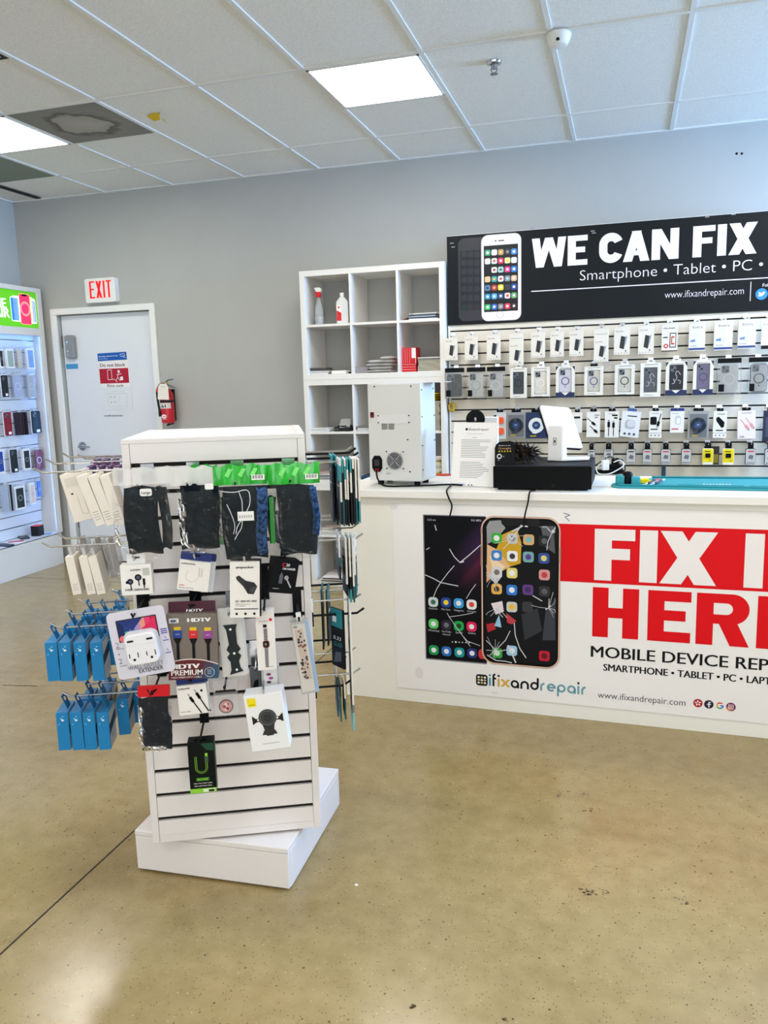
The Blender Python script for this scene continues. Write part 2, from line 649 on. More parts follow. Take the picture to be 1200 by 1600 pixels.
bx('gap', -4.645, 5.25, ZC - 0.006, -4.60, 5.74, ZC, DARK, ceil)

# door with frame
FR = M((236, 236, 233), 0.35)
DOOR = M((226, 230, 234), 0.4)
d = struct(thing('door_1', None, None, (0, 0, 0)))
f = MB()
f.box(-4.648, YB - 0.02, 0, DX0, YB + 0.13, DZ, FR)
f.box(DX1, YB - 0.02, 0, DX1 + 0.052, YB + 0.13, DZ, FR)
f.box(-4.648, YB - 0.02, DZ, DX1 + 0.052, YB + 0.13, DZ + 0.05, FR)
f.box(DX0, YB + 0.085, 0, DX0 + 0.015, YB + 0.13, DZ, FR)
f.build('frame', d, 0.003)
LY = YB + 0.04
bx('leaf', DX0 + 0.006, LY, 0.01, DX1 - 0.004, LY + 0.044, DZ - 0.005, DOOR, d, 0.002)
h = MB()
p = at(130, 697, y=LY)
h.T = Matrix.Translation((p.x, LY, p.z))
h.plate(disc(0, 0, 0.036, 24), -0.014, 0.0, CHROME, sm=True)
h.tube([(0, -0.01, 0), (0, -0.055, 0), (0.02, -0.062, 0), (0.11, -0.06, -0.004)], [0.011, 0.011, 0.011, 0.008], CHROME, 10)
h.build('door_handle', d)
h = MB()
for z in (0.3, 1.85):
    h.box(DX0 - 0.002, LY - 0.008, z, DX0 + 0.01, LY, z + 0.1, STEEL)
h.build('hinge', d)

# baseboards
BB = M((150, 150, 147), 0.6)
struct(bx('baseboard_back', DX1 + 0.055, YB - 0.012, 0, XR, YB, 0.1, BB))
struct(bx('baseboard_left', XL, YF, 0, XL + 0.012, 4.4, 0.1, BB))

# ceiling fixtures
for x, y in LIGHTS:
    what = {(-5, 0): 'square ceiling light panel next to the stained dark tile', (-1, 0): 'square ceiling light panel over the white cube shelves', (3, 0): 'square ceiling light panel over the shop counter'}
    kx, ky = round((x - GX[6]) / 0.6096), round((y - GY[6]) / 1.2192)
    lab = what.get((kx, ky), 'square ceiling light panel, row %d from the shop windows, %s' % ((ky + 6) // 2, {-5: 'by the left wall', -1: 'mid-room', 3: 'by the right wall'}[kx]))
    t = thing('ceiling_light', lab, 'ceiling light', (x + 0.3048, y + 0.3048, ZC), 0, 'square ceiling light panels')
    s = 0.292
    fr = MB()
    for a in ((-s, -s, s, -s + 0.012), (-s, s - 0.012, s, s), (-s, -s, -s + 0.012, s), (s - 0.012, -s, s, s)):
        fr.box(a[0], a[1], -0.006, a[2], a[3], 0.006, BAR)
    fr.build('frame', t)
    bx('diffuser', -s + 0.012, -s + 0.012, -0.003, s - 0.012, s - 0.012, 0.004, M((255, 252, 246), 0.6, emit=PANEL_EMIT), t)
t = thing('ceiling_vent', 'dark louvred air vent set in the ceiling grid', 'vent', (-3.1136, 3.098, ZC))
v = MB().box(-0.29, -0.29, -0.002, 0.29, 0.29, 0.005, DARK)
v.build('backing', t)
v = MB()
for k in range(12):
    v.box(-0.28, -0.27 + k * 0.046, -0.012, 0.28, -0.255 + k * 0.046, -0.003, M((96, 96, 94), 0.5))
v.build('slat', t)
p = at(873, 52, z=ZC)
t = thing('smoke_detector', 'white dome detector on the ceiling grid bar', 'detector', (p.x, p.y, ZC - 0.004))
MB().lathe([(0.034, -0.05), (0.042, -0.046), (0.05, -0.03), (0.056, -0.012), (0.056, 0.0)], M((225, 224, 220), 0.4), 32).build('housing', t)
s = MB()
s.T = Matrix.Translation((0.0, -0.044, -0.036)) @ Matrix.Rotation(0.55, 4, 'X')
s.plate(disc(0, 0, 0.008, 16), -0.003, 0.01, BLACK)
s.build('sensor', t)
p = at(772, 98, z=ZC)
t = thing('fire_sprinkler', 'chrome fire sprinkler head in a ceiling tile', 'sprinkler', (p.x, p.y, ZC))
MB().lathe([(0.02, -0.012), (0.036, -0.006), (0.038, 0.002)], CHROME, 24).build('escutcheon', t)
s = MB().lathe([(0.012, -0.03), (0.013, -0.02), (0.014, -0.01)], STEEL, 16)
for q in (-1, 1):
    s.tube([(q * 0.012, 0, -0.02), (q * 0.016, 0, -0.034), (q * 0.005, 0, -0.05)], 0.003, STEEL, 6)
s.build('frame', t)
MB().lathe([(0.006, -0.056), (0.02, -0.054), (0.02, -0.051), (0.006, -0.05)], STEEL, 16).build('deflector', t)
p = at(243, 181, z=ZC)
t = thing('paint_peel', 'yellow flake peeling off a ceiling tile', 'peeling flake', (p.x, p.y, ZC + 0.005))
YP = M((214, 180, 40), 0.6)
s = MB()
pts = [(-0.05, -0.02), (0.0, -0.035), (0.045, -0.03), (0.02, 0.012), (-0.02, 0.015)]
s.add([(x, y, -0.001 - 0.03 * max(0, 0.6 + y / 0.05)) for x, y in pts], [(0, 1, 2, 3, 4)], YP)
s.add([(0.045, -0.03, -0.012), (0.07, -0.06, -0.004), (0.038, -0.02, -0.002)], [(0, 1, 2)], M((120, 96, 40), 0.7))
s.add([(-0.008, 0.07, -0.002), (0.012, 0.075, -0.002), (0.004, 0.11, -0.016)], [(0, 1, 2)], M((222, 206, 120), 0.7))
s.build('flake', t)
# ---------------------------------------------------------------- on the back wall and door
a, c = at(131, 436, y=YB - 0.06), at(181, 471, y=YB - 0.06)
t = thing('exit_sign', 'lit white exit sign with red letters above the door', 'exit sign', (a.x, YB, c.z))
W, Hh = c.x - a.x, a.z - c.z
HS = M((236, 236, 232), 0.4)
MB().plate(rrect(W / 2, Hh / 2, W, Hh, 0.018), -0.06, 0, HS).build('housing', t, 0.004)
L = MB()
LR = M((255, 14, 20), 0.5, emit=0.55)
lx, lw, lh, lz, tk = 0.045, W - 0.085, 0.135, 0.035, 0.017
g = lw / 4.15


def letter(mb, ch, x, z, w, h, k, y, m):
    """Block capitals from straight strokes; k is the stroke width."""
    lay = [0]

    def yy():
        lay[0] += 1
        return y - 0.00012 * lay[0]
    R_ = lambda x0, z0, x1, z1: mb.rect(x + x0 * w, z + z0 * h, x + x1 * w, z + z1 * h, yy(), m)
    kw, kh = k / w, 0.68 * k / h

    def para(x0, z0, x1, z1, kx=None):
        kx = kx or kw * 1.08
        mb.flat([(x + x0 * w, z + z0 * h), (x + (x0 + kx) * w, z + z0 * h), (x + (x1 + kx) * w, z + z1 * h), (x + x1 * w, z + z1 * h)], yy(), m)
    if ch in 'EFHNRLP':
        R_(0, 0, kw, 1)
    if ch == 'I':
        mb.rect(x, z, x + k, z + h, y, m)
    if ch in 'EF':
        R_(0, 1 - kh, 1, 1)
        R_(0, 0.5 - kh / 2 + 0.02, 0.88, 0.5 + kh / 2 + 0.02)
    if ch in 'EL':
        R_(0, 0, 1, kh)
    if ch == 'H':
        R_(1 - kw, 0, 1, 1)
        R_(0, 0.5 - kh / 2, 1, 0.5 + kh / 2)
    if ch == 'T':
        R_(0, 1 - kh, 1, 1)
        R_(0.5 - kw / 2, 0, 0.5 + kw / 2, 1)
    if ch == 'X':
        para(0, 0, 1 - kw * 1.2, 1, kw * 1.2)
        para(1 - kw * 1.2, 0, 0, 1, kw * 1.2)
    if ch == 'N':
        R_(1 - kw, 0, 1, 1)
        para(1 - kw * 1.1, 0, 0, 1, kw * 1.1)
    if ch == 'A':
        para(0, 0, 0.5 - kw * 0.5, 1)
        para(1 - kw * 1.08, 0, 0.5 - kw * 0.58, 1)
        R_(0.2, 0.2, 0.8, 0.2 + kh * 0.85)
    if ch == 'W':
        q = kw * 0.98
        para(0.235 - q / 2, 0, 0, 1, q)
        para(0.235 - q / 2, 0, 0.5 - q / 2, 1, q)
        para(0.765 - q / 2, 0, 0.5 - q / 2, 1, q)
        para(0.765 - q / 2, 0, 1 - q, 1, q)
    if ch == 'C':
        n = 20
        top, v, f = 1 - 0.33, [], []
        ri = (w / 2 - k)
        pts_o, pts_i = [], []
        for i in range(n + 1):
            aa = 0.12 * PI + (PI - 0.12 * PI) * i / n
            pts_o.append((w / 2 + w / 2 * math.cos(aa), h - w / 2 + w / 2 * math.sin(aa)))
            pts_i.append((w / 2 + ri * math.cos(aa), h - w / 2 + (w / 2 - k) * math.sin(aa)))
        for i in range(n + 1):
            aa = PI + (PI - 0.12 * PI) * i / n
            pts_o.append((w / 2 + w / 2 * math.cos(aa), w / 2 + w / 2 * math.sin(aa)))
            pts_i.append((w / 2 + ri * math.cos(aa), w / 2 + (w / 2 - k) * math.sin(aa)))
        v = [(x + p[0], y, z + p[1]) for q in zip(pts_o, pts_i) for p in q]
        mb.add(v, [(2 * i, 2 * i + 2, 2 * i + 3, 2 * i + 1) for i in range(len(pts_o) - 1)], m)
    if ch == 'R':
        r1 = 0.29 * h
        kb = min(k * 0.65, r1 * 0.62)
        r0 = r1 - kb
        cx, cz, ci = x + w - r1, z + h - r1, x + w - k * 0.95 - r0
        v = []
        for i in range(17):
            aa = -PI / 2 + PI * i / 16
            v += [(ci + r0 * math.cos(aa), y, cz + r0 * math.sin(aa)), (cx + r1 * math.cos(aa), y, cz + r1 * math.sin(aa))]
        mb.add(v, [(2 * i, 2 * i + 1, 2 * i + 3, 2 * i + 2) for i in range(16)], m)
        mb.rect(x, z + h - kb, cx, z + h, yy(), m)
        mb.rect(x, z + h - 2 * r1, cx, z + h - 2 * r1 + kb, yy(), m)
        para(1 - kw * 1.05, 0, 0.42, 0.45, kw * 1.1)


def blocks(mb, s, x, z, h, y, m, k, widths, gap, space):
    for ch in s:
        if ch == ' ':
            x += space
            continue
        w = widths.get(ch, widths['*'])
        letter(mb, ch, x, z, w, h, k, y, m)
        x += (k if ch == 'I' else w) + gap
    return x


blocks(L, 'EXIT', lx, lz, lh, -0.0605, LR, tk, {'*': 0.05, 'X': 0.055, 'T': 0.05}, 0.012, 0)
L.build('lettering', t)

# grey exit alarm and blue tape on the hinge side of the door
a, c = at(100, 524, y=LY - 0.04), at(117, 560, y=LY - 0.04)
t = thing('door_alarm', 'grey metal exit alarm box on the hinge side of the white door', 'door alarm', (a.x, LY, c.z))
GB = M((150, 152, 150), 0.4, 0.3)
MB().plate(rrect((c.x - a.x) / 2, (a.z - c.z) / 2, c.x - a.x, a.z - c.z, 0.02), -0.045, 0, GB).build('case', t, 0.004)
k = MB()
for z in (0.135, 0.06, 0.03):
    k.plate(disc(0.028, z, 0.011, 16), -0.048, -0.044, CHROME)
k.build('lock', t)
a, c = at(103, 569, y=LY - 0.004), at(120, 576, y=LY - 0.004)
tag(MB().box(a.x, LY - 0.004, c.z, c.x + 0.01, LY, a.z, M((70, 150, 200), 0.5)).build('tape'), 'blue tape strip stuck across the door edge below the alarm', 'tape')

# notices on the door
y0 = LY - 0.0015
a, c = at(152.5, 552.5, y=y0), at(198.5, 562.7, y=y0)
t = thing('camera_notice', 'blue security camera notice taped to the door', 'notice', (a.x, y0 - 0.003, c.z), 0, roll=-0.02)
w, h_ = c.x - a.x, a.z - c.z
MB().box(0, 0, 0, w, 0.002, h_, M((20, 92, 178), 0.5)).build('sheet', t)
L = MB().text('Security cameras in use', 0.012, h_ * 0.5, 0.012, -0.0006, PAPER, w=w * 0.66, bold=0.02)
L.text('24-hour monitoring', 0.012, h_ * 0.22, 0.007, -0.0006, PAPER, w=w * 0.3)
L.strip([(w * 0.78, h_ * 0.72), (w * 0.93, h_ * 0.78), (w * 0.95, h_ * 0.5), (w * 0.8, h_ * 0.45), (w * 0.78, h_ * 0.72)], 0.003, -0.0006, PAPER)
L.strip([(w * 0.85, h_ * 0.45), (w * 0.97, h_ * 0.25)], 0.003, -0.0006, PAPER)
L.build('lettering', t)
a, c = at(154, 564, y=y0), at(204, 625, y=y0)
t = thing('fire_exit_sign', 'white sign reading Do not block Fire exit with a red picture band', 'sign', (a.x, y0, c.z))
w, h_ = c.x - a.x, a.z - c.z
DR = M((176, 20, 46), 0.5)
MB().box(0, 0, 0, w, 0.0015, h_, PAPER).build('sheet', t)
L = MB()
L.text('Do not block', w * 0.04, h_ * 0.845, 0.030, -0.0006, M((120, 30, 46), 0.5), w=w * 0.87, bold=0.02)
L.text('Fire exit', w * 0.24, h_ * 0.32, 0.030, -0.0006, M((120, 30, 46), 0.5), w=w * 0.56, bold=0.02)
L.build('lettering', t)
L = MB().rect(0, h_ * 0.43, w, h_ * 0.80, -0.0005, DR)
L.rect(-0.001, -h_ * 0.0, 0.014, h_ * 0.3, -0.0005, DR)
ln = lambda p, wd=0.004: L.strip([(q[0] * w, q[1] * h_) for q in p], wd, -0.001, PAPER)
ln([(0.28, 0.52), (0.28, 0.76), (0.42, 0.77), (0.42, 0.53)])
ln([(0.28, 0.52), (0.5, 0.53), (0.6, 0.46)])
ln([(0.66, 0.68), (0.62, 0.58), (0.7, 0.48)])
ln([(0.58, 0.64), (0.76, 0.66)])
ln([(0.62, 0.58), (0.56, 0.5)])
L.flat([(q[0], q[1]) for q in disc(0.67 * w, 0.72 * h_, 0.012, 12)], -0.001, PAPER)
L.flat([(0.7 * w, 0.5 * h_), (0.8 * w, 0.5 * h_), (0.8 * w, 0.6 * h_), (0.7 * w, 0.58 * h_)], -0.001, PAPER)
L.build('pictogram', t)
a, c = at(156, 605, y=y0), at(207.5, 639, y=y0)
t = thing('evacuation_plan', 'thin white sheet with a faint floor plan below the fire exit words', 'paper', (a.x, y0 - 0.003, c.z))
w, h_ = c.x - a.x, a.z - c.z
MB().box(0.0, 0, 0, w, 0.001, h_, M((226, 230, 232), 0.6)).build('sheet', t)
L = MB()
G2 = M((176, 182, 186), 0.6)
for x0, z0, x1, z1 in ((0.25, 0.12, 0.6, 0.7), (0.6, 0.12, 0.85, 0.7), (0.4, 0.7, 0.75, 0.8)):
    L.strip([(w * x0, h_ * z0), (w * x1, h_ * z0), (w * x1, h_ * z1), (w * x0, h_ * z1), (w * x0, h_ * z0)], 0.0015, -0.0005, G2)
for x, z in ((0.32, 0.52), (0.44, 0.52), (0.32, 0.28), (0.44, 0.3)):
    L.rect(w * x, h_ * z, w * x + 0.012, h_ * z + 0.012, -0.0005, G2)
L.build('drawing', t)
a = at(163, 651, y=y0)
tag(MB().text('FOR EMPLOYEE USE ONLY', a.x, a.z, 0.013, y0, INK, w=0.185, bold=0.03).build('door_lettering'), 'small black letters reading for employee use on the white door', 'lettering')

# fire extinguisher
a = at(262, 661, y=YB - 0.08)
ez = a.z
t = thing('fire_extinguisher', 'red fire extinguisher with paper tag hung on the wall beside the door', 'fire extinguisher', (a.x + 0.005, YB - 0.075, ez))
FR_ = M((196, 16, 38), 0.28, coat=0.4)
MB().lathe([(0.045, 0), (0.053, 0.006), (0.054, 0.02), (0.054, 0.215), (0.05, 0.235), (0.036, 0.262), (0.02, 0.275), (0.018, 0.29)], FR_, 28).build('cylinder', t)
s = MB()
for k in range(14):
    a0, a1 = -2.6 + 2.1 * k / 14, -2.6 + 2.1 * (k + 1) / 14
    s.add([(0.0548 * math.cos(q), 0.0548 * math.sin(q), z) for z in (0.118, 0.162) for q in (a0, a1)], [(0, 1, 3, 2)], M((216, 214, 206), 0.5))
    if k in (3, 5, 6, 8):
        s.add([(0.0552 * math.cos(q), 0.0552 * math.sin(q), z) for z in (0.126, 0.138 + 0.006 * (k % 3)) for q in (a0, a1)], [(0, 1, 3, 2)], DARK)
s.build('label', t)
s = MB()
s.T = Matrix.Translation((-0.002, -0.0555, 0.055))
s.flat(disc(0, 0, 0.022, 20, 0.75), 0, PAPER)
for k in range(3):
    s.flat(disc(-0.008 + 0.008 * k, -0.001 + 0.003 * (k == 1), 0.004, 10), -0.0005, FR_)
s.rect(-0.02, -0.024, 0.02, -0.021, 0, PAPER)
s.build('emblem', t)
BK = M((20, 20, 22), 0.45)
s = MB().lathe([(0.057, 0.166), (0.057, 0.184), (0.053, 0.184), (0.053, 0.166)], BK, 24)
s.build('strap', t)
s = MB()
s.lathe([(0.016, 0.285), (0.018, 0.31), (0.012, 0.325)], M((186, 160, 90), 0.3, 0.8), 16)
s.tube([(-0.01, 0, 0.318), (0.03, -0.01, 0.345), (0.075, -0.012, 0.348)], [0.008, 0.007, 0.005], STEEL, 8)
s.tube([(0.0, 0, 0.305), (0.04, -0.008, 0.3), (0.085, -0.01, 0.28)], [0.008, 0.007, 0.005], STEEL, 8)
s.build('handle', t)
s = MB().tube(smooth_path([(-0.012, 0, 0.312), (-0.045, -0.01, 0.31), (-0.075, -0.015, 0.26), (-0.072, -0.02, 0.19), (-0.058, -0.03, 0.12), (-0.052, -0.035, 0.09)]), 0.009, BK, 10)
s.tube([(-0.052, -0.035, 0.095), (-0.048, -0.037, 0.055)], [0.012, 0.013], BK, 10)
s.build('hose', t)
s = MB()
s.T = Matrix.Translation((0.004, -0.062, 0.19)) @ Matrix.Rotation(0.05, 4, 'Y')
s.plate([(-0.05, 0), (0.052, 0), (0.048, 0.1), (0.03, 0.125), (-0.024, 0.125), (-0.044, 0.1)], 0, 0.0012, M((236, 230, 218), 0.7))
s.rect(-0.02, 0.1, 0.025, 0.103, -0.0006, GREYP)
s.build('tag', t)
s = MB().plate(rrect(-0.042, 0.265, 0.03, 0.035, 0.006), -0.052, -0.05, RED)
s.build('seal', t)
MB().lathe([(0.014, -0.006), (0.014, 0.006)], M((120, 40, 50), 0.3), 14, c=(-0.015, -0.02, 0.315)).build('gauge', t)
MB().box(-0.03, 0.05, 0.02, 0.03, 0.075, 0.27, BK).tube([(0.0, 0.0, -0.003), (-0.02, 0, -0.02), (0.03, 0.03, -0.004)], 0.006, BK, 6).build('bracket', t)

# ---------------------------------------------------------------- lit wall kiosk on the left
KX, KY0, KY1 = -4.69, 4.40, 5.745
kt = thing('display_kiosk', 'white backlit wall kiosk with green header and phone cases on slats', 'display kiosk', (KX, KY1, 0))
KW = M((214, 211, 204), 0.45)
f = MB()
KB = XL - KX + 0.004


def kbox(mb, x0, y0, z0, x1, y1, z1, m):
    return mb.box(x0, y0 - KY1, z0, x1, y1 - KY1, z1, m)


kbox(f, -0.02, KY1 - 0.05, 0.276, 0, KY1, 2.33, KW)
kbox(f, -0.02, KY0, 0.276, 0, KY0 + 0.05, 2.33, KW)
kbox(f, -0.02, KY0 + 0.05, 2.295, 0, KY1 - 0.05, 2.33, KW)
kbox(f, -0.02, KY0 + 0.05, 1.945, 0, KY1 - 0.05, 2.006, KW)
f.build('face_frame', kt, 0.002)
f = MB()
kbox(f, KB, KY1 - 0.02, 0, -0.02, KY1, 2.33, KW)
kbox(f, KB, KY0, 0, -0.02, KY0 + 0.02, 2.33, KW)
kbox(f, KB, KY0, 2.31, -0.02, KY1, 2.33, KW)
f.build('case', kt)
kbox(MB(), -0.2, KY0 + 0.02, 0, 0, KY1 - 0.02, 0.276, KW).build('base', kt, 0.002)
# leaning slat panel: boards with dark slots between
sp = MB()
KS = M((214, 220, 228), 0.35)
zt, zb, xt, xb = 1.96, 0.28, -0.099, -0.20
fx = lambda z: xb + (xt - xb) * (z - zb) / (zt - zb)
z = zb
while z < zt - 0.01:
    z1 = min(z + 0.088, zt)
    sp.add([(fx(z), KY0 + 0.02 - KY1, z), (fx(z), -0.02, z), (fx(z1), -0.02, z1), (fx(z1), KY0 + 0.02 - KY1, z1)], [(0, 1, 2, 3)], KS)
    if z1 < zt - 0.01:
        sp.add([(fx(z1) - 0.004, KY0 + 0.02 - KY1, z1), (fx(z1) - 0.004, -0.02, z1), (fx(z1 + 0.008) - 0.004, -0.02, z1 + 0.008), (fx(z1 + 0.008) - 0.004, KY0 + 0.02 - KY1, z1 + 0.008)], [(0, 1, 2, 3)], STEEL)
    z = z1 + 0.008
sp.build('slat_panel', kt)
s = MB()
LED = M((128, 178, 255), 0.5, emit=KIOSK_LED)
kbox(s, -0.034, KY1 - 0.032, 0.3, -0.022, KY1 - 0.022, 1.94, LED)
kbox(s, -0.035, KY0 + 0.026, 0.3, -0.022, KY0 + 0.047, 1.94, LED)
kbox(s, -0.036, KY0 + 0.05, 1.95, -0.022, KY1 - 0.05, 1.96, LED)
s.build('light_strip', kt)
# green header with phone picture; local frame facing +x: x' = along +y
s = MB()
GRN = M((98, 196, 34), 0.45, emit=0.22)
RM = Matrix.Rotation(PI / 2, 4, 'Z')
s.T = Matrix.Translation((-0.012, 0, 0)) @ RM
s.box(KY0 + 0.05 - KY1, 0.0, 2.006, -0.05, 0.01, 2.295, GRN)
s.build('header_panel', kt)
s = MB()
s.T = Matrix.Translation((-0.0105, 0, 0)) @ RM
WL = M((250, 252, 250), 0.5, emit=0.6)
hy = at(11, 475, x=KX).y - KY1
s.text('PHONE', hy, at(11, 481, x=KX).z, 0.078, 0, WL, align='r', bold=0.03)
s.text('REPAIR', at(16.5, 490, x=KX).y - KY1, at(13, 496, x=KX).z, 0.078, 0, WL, align='r', bold=0.03)
s.build('lettering', kt)
s = MB()
s.T = Matrix.Translation((-0.0105, 0, 0)) @ RM
hd_ = at(40.5, 480, x=KX).y - KY1 + 0.215
s.T = s.T @ Matrix.Translation((hd_, 0, 0))
for cx, col, w, h, dz in ((-0.33, (30, 110, 190), 0.09, 0.19, -0.005), (-0.30, (210, 225, 235), 0.10, 0.2, 0.0), (-0.115, (40, 90, 150), 0.05, 0.19, -0.01), (-0.14, (230, 236, 236), 0.09, 0.2, -0.005), (-0.175, (240, 214, 90), 0.1, 0.21, 0.0), (-0.275, (190, 214, 240), 0.07, 0.2, 0.0)):
    s.flat(rrect(cx, 2.15 + dz, w, h, 0.014), -0.001, WL)
    s.flat(rrect(cx, 2.15 + dz, w - 0.01, h - 0.01, 0.012), -0.0015, M(col, 0.5, emit=0.6))
PINK = M((232, 44, 92), 0.4, emit=0.6)
s.flat(rrect(-0.215, 2.152, 0.125, 0.245, 0.018), -0.002, M((236, 160, 120), 0.4, emit=0.6))
s.flat(rrect(-0.215, 2.152, 0.115, 0.235, 0.014), -0.0025, PINK)
s.ring(-0.215, 2.155, 0.04, 0.052, -0.003, M((250, 110, 150), 0.4, emit=0.6), 24)
s.ring(-0.215, 2.155, 0.052, 0.0575, -0.003, M((246, 170, 90), 0.4, emit=0.6), 24)
s.flat(rrect(-0.215, 2.262, 0.06, 0.016, 0.006), -0.0035, BLACK)
s.build('phone_picture', kt)


# ---------------------------------------------------------------- parcels: small builders used on every rack
def box_mb(w, h, d, m, x=0.0, top=0.0):
    """Carton hanging below (x, top): front face at y = -d/2."""
    return MB().box(x - w / 2, -d / 2, top - h, x + w / 2, d / 2, top, m)


def tab_mb(w, h, m, hole=True, r=0.004):
    """Hang tab above a carton, with a slot seen as a dark mark."""
    t_ = MB().plate(rrect(0, h / 2, w, h, r), -0.0008, 0.0008, m)
    if hole:
        t_.plate(rrect(0, h * 0.62, min(w * 0.45, 0.02), min(h * 0.3, 0.006), 0.002), -0.0011, 0.0011, INK)
    return t_


def case_mb(w, h, m, ring=None, cam_=True, y=0.0, x=0.0, top=0.0, th=0.008):
    """A phone case seen from behind, camera island and magnet ring on it."""
    b_ = MB().plate(rrect(x, top - h / 2, w, h, w * 0.16), y - th, y, m)
    yy = y - th - 0.0006
    if cam_:
        b_.plate(rrect(x - w * 0.22, top - h * 0.15, w * 0.42, w * 0.44, w * 0.1), yy - 0.001, yy, M((92, 96, 102), 0.35))
        for q, r_ in ((-0.1, 0.1), (0.1, -0.1)):
            b_.flat(disc(x - w * 0.22 + w * q, top - h * 0.15 + w * r_, w * 0.075, 12), yy - 0.0016, BLACK)
    if ring:
        b_.ring(x, top - h * 0.52, w * 0.27, w * 0.34, yy - 0.0004, ring, 24)
        b_.rect(x - w * 0.03, top - h * 0.52 - w * 0.55, x + w * 0.03, top - h * 0.52 - w * 0.4, yy - 0.0004, ring)
    return b_


def kiosk_pack(u0, v0, u1, v1, col, style, label):
    xp = -4.70 + fx(at(u0, v1, x=-4.72).z) + 0.055
    xp = KX + fx(max(0.3, at(u0, v1, x=-4.75).z)) + 0.05
    a_, c_ = at(u0, v0, x=xp), at(u1, v1, x=xp)
    w, h = c_.y - a_.y, a_.z - c_.z
    t_ = thing('phone_case', label, 'phone case', (xp, (a_.y + c_.y) / 2, a_.z), PI / 2, 'phone cases on the lit kiosk')
    m = M(col, 0.4)
    tt = 0.018
    tab_mb(0.03, tt, M((210, 216, 222), 0.4)).build('hang_tab', t_)
    t_.location.z = a_.z - tt
    h -= tt
    if style == 'case':
        case_mb(w * 0.84, h * 0.96, m, None, True, -0.002, 0, -h * 0.02).build('case', t_)
        MB().plate(rrect(0, -h / 2, w, h, w * 0.14), 0, 0.004, M((226, 230, 234), 0.3)).build('tray', t_)
        s_ = MB().rect(-w * 0.1, -h * 0.93, w * 0.25, -h * 0.82, -0.0125, PAPER)
        s_.build('price_sticker', t_)
    elif style == 'box':
        box_mb(w, h, 0.02, M((230, 232, 232), 0.4)).build('carton', t_)
        b_ = MB().rect(-w * 0.36, -h * 0.92, w * 0.36, -h * 0.08, -0.0106, m)
        b_.ring(0, -h * 0.5, w * 0.16, w * 0.21, -0.011, M((150, 156, 160), 0.4), 20)
        b_.build('window', t_)
    elif style == 'clear':
        box_mb(w, h, 0.03, CLEAR).build('blister', t_)
        case_mb(w * 0.8, h * 0.92, m, M((240, 242, 244), 0.4), False, 0.004, 0, -h * 0.04).build('case', t_)
    elif style == 'edge':
        for k in range(4):
            MB().plate(rrect(-w / 2 + w * (k + 0.5) / 4, -h / 2, w * 0.11, h, 0.002), -0.04, 0.03, m if k != 2 else DARK).build('card', t_)
    # the hook it hangs on
    hk = thing('display_hook', 'chrome hook in the lit kiosk holding the ' + label.split(' in ')[0].split(' hanging')[0].split(' at ')[0], 'hook', (xp, (a_.y + c_.y) / 2, a_.z - 0.006), PI / 2, 'hooks in the lit kiosk')
    MB().tube([(0, 0.048, 0.0), (0, -0.03, 0.0), (0, -0.04, 0.008)], 0.0022, CHROME, 6).build('prong', hk)
    MB().box(-0.018, 0.044, -0.012, 0.018, 0.049, 0.014, CHROME).build('clip', hk)


KIOSK = [
    (-4, 542, 5.5, 575, (30, 40, 44), 'box', 'dark boxed phone case in the kiosk top row at the picture edge'),
    (7, 542, 22, 575.5, (150, 170, 158), 'box', 'grey-green boxed phone case in the kiosk top row'),
    (24.4, 542, 36, 576, (226, 214, 196), 'clear', 'cream phone case in the kiosk top row'),
    (39, 541, 54, 577, (128, 170, 226), 'box', 'light blue boxed phone case in the kiosk top row'),
    (-1, 582, 14, 621, (24, 28, 32), 'case', 'black phone case with price sticker in the kiosk second row'),
    (17, 581, 37, 621, (190, 200, 226), 'clear', 'pale lilac clear phone case in the kiosk second row'),
    (40, 581, 57, 622, (206, 214, 224), 'clear', 'clear bubble-patterned phone case in the kiosk second row'),
    (3, 640, 20, 681, (128, 26, 44), 'case', 'dark red phone case in the kiosk third row'),
    (24, 641, 40, 679, (52, 40, 54), 'edge', 'dark phone cases seen edge-on in the kiosk third row'),
    (46, 638, 65, 677, (20, 40, 48), 'case', 'dark teal phone case in the kiosk third row'),
    (-8, 700, 7, 739, (30, 66, 150), 'box', 'deep blue boxed phone case in the kiosk fourth row'),
    (13, 699, 29, 738, (26, 34, 38), 'case', 'black phone case in clear tray in the kiosk fourth row'),
    (33, 699, 48, 733, (30, 34, 38), 'box', 'black boxed phone case with grey ring in the kiosk fourth row'),
    (52, 699, 69, 734, (140, 30, 60), 'clear', 'burgundy phone case in clear pack in the kiosk fourth row'),
    (3, 755, 18, 797, (170, 182, 196), 'edge', 'clear phone cases seen edge-on in the kiosk bottom row'),
    (20, 758, 40, 794, (30, 40, 38), 'box', 'dark boxed phone case with white side in the kiosk bottom row'),
    (44, 752, 55.5, 787, (216, 196, 180), 'box', 'white boxed phone case with picture in the kiosk bottom row'),
    (56.5, 748, 65, 776, (74, 138, 226), 'clear', 'bright blue phone case card in the kiosk bottom row'),
]
for q in KIOSK:
    kiosk_pack(*q)
# goods lying on the kiosk ledge
bx('ledge', -0.2, KY0 - KY1 + 0.02, 0.268, 0, -0.02, 0.2765, KS, kt)


def lying(name, u, v, w, l, h, rz, label, cat, m, top=None):
    p_ = at(u, v, z=0.29)
    p_.x = min(max(p_.x, KX - 0.14), KX - 0.06)
    t_ = thing(name, label, cat, (p_.x, p_.y, 0.277), rz)
    MB().slab([(x, y) for x, y in rrect(0, 0, w, l, 0.012)], 0, h, m, m).build('body', t_)
    if top is not None:
        MB().slab([(x, y) for x, y in rrect(0, 0, w * 0.9, l * 0.92, 0.01)], h, h + 0.002, top).build('face', t_)
    return t_


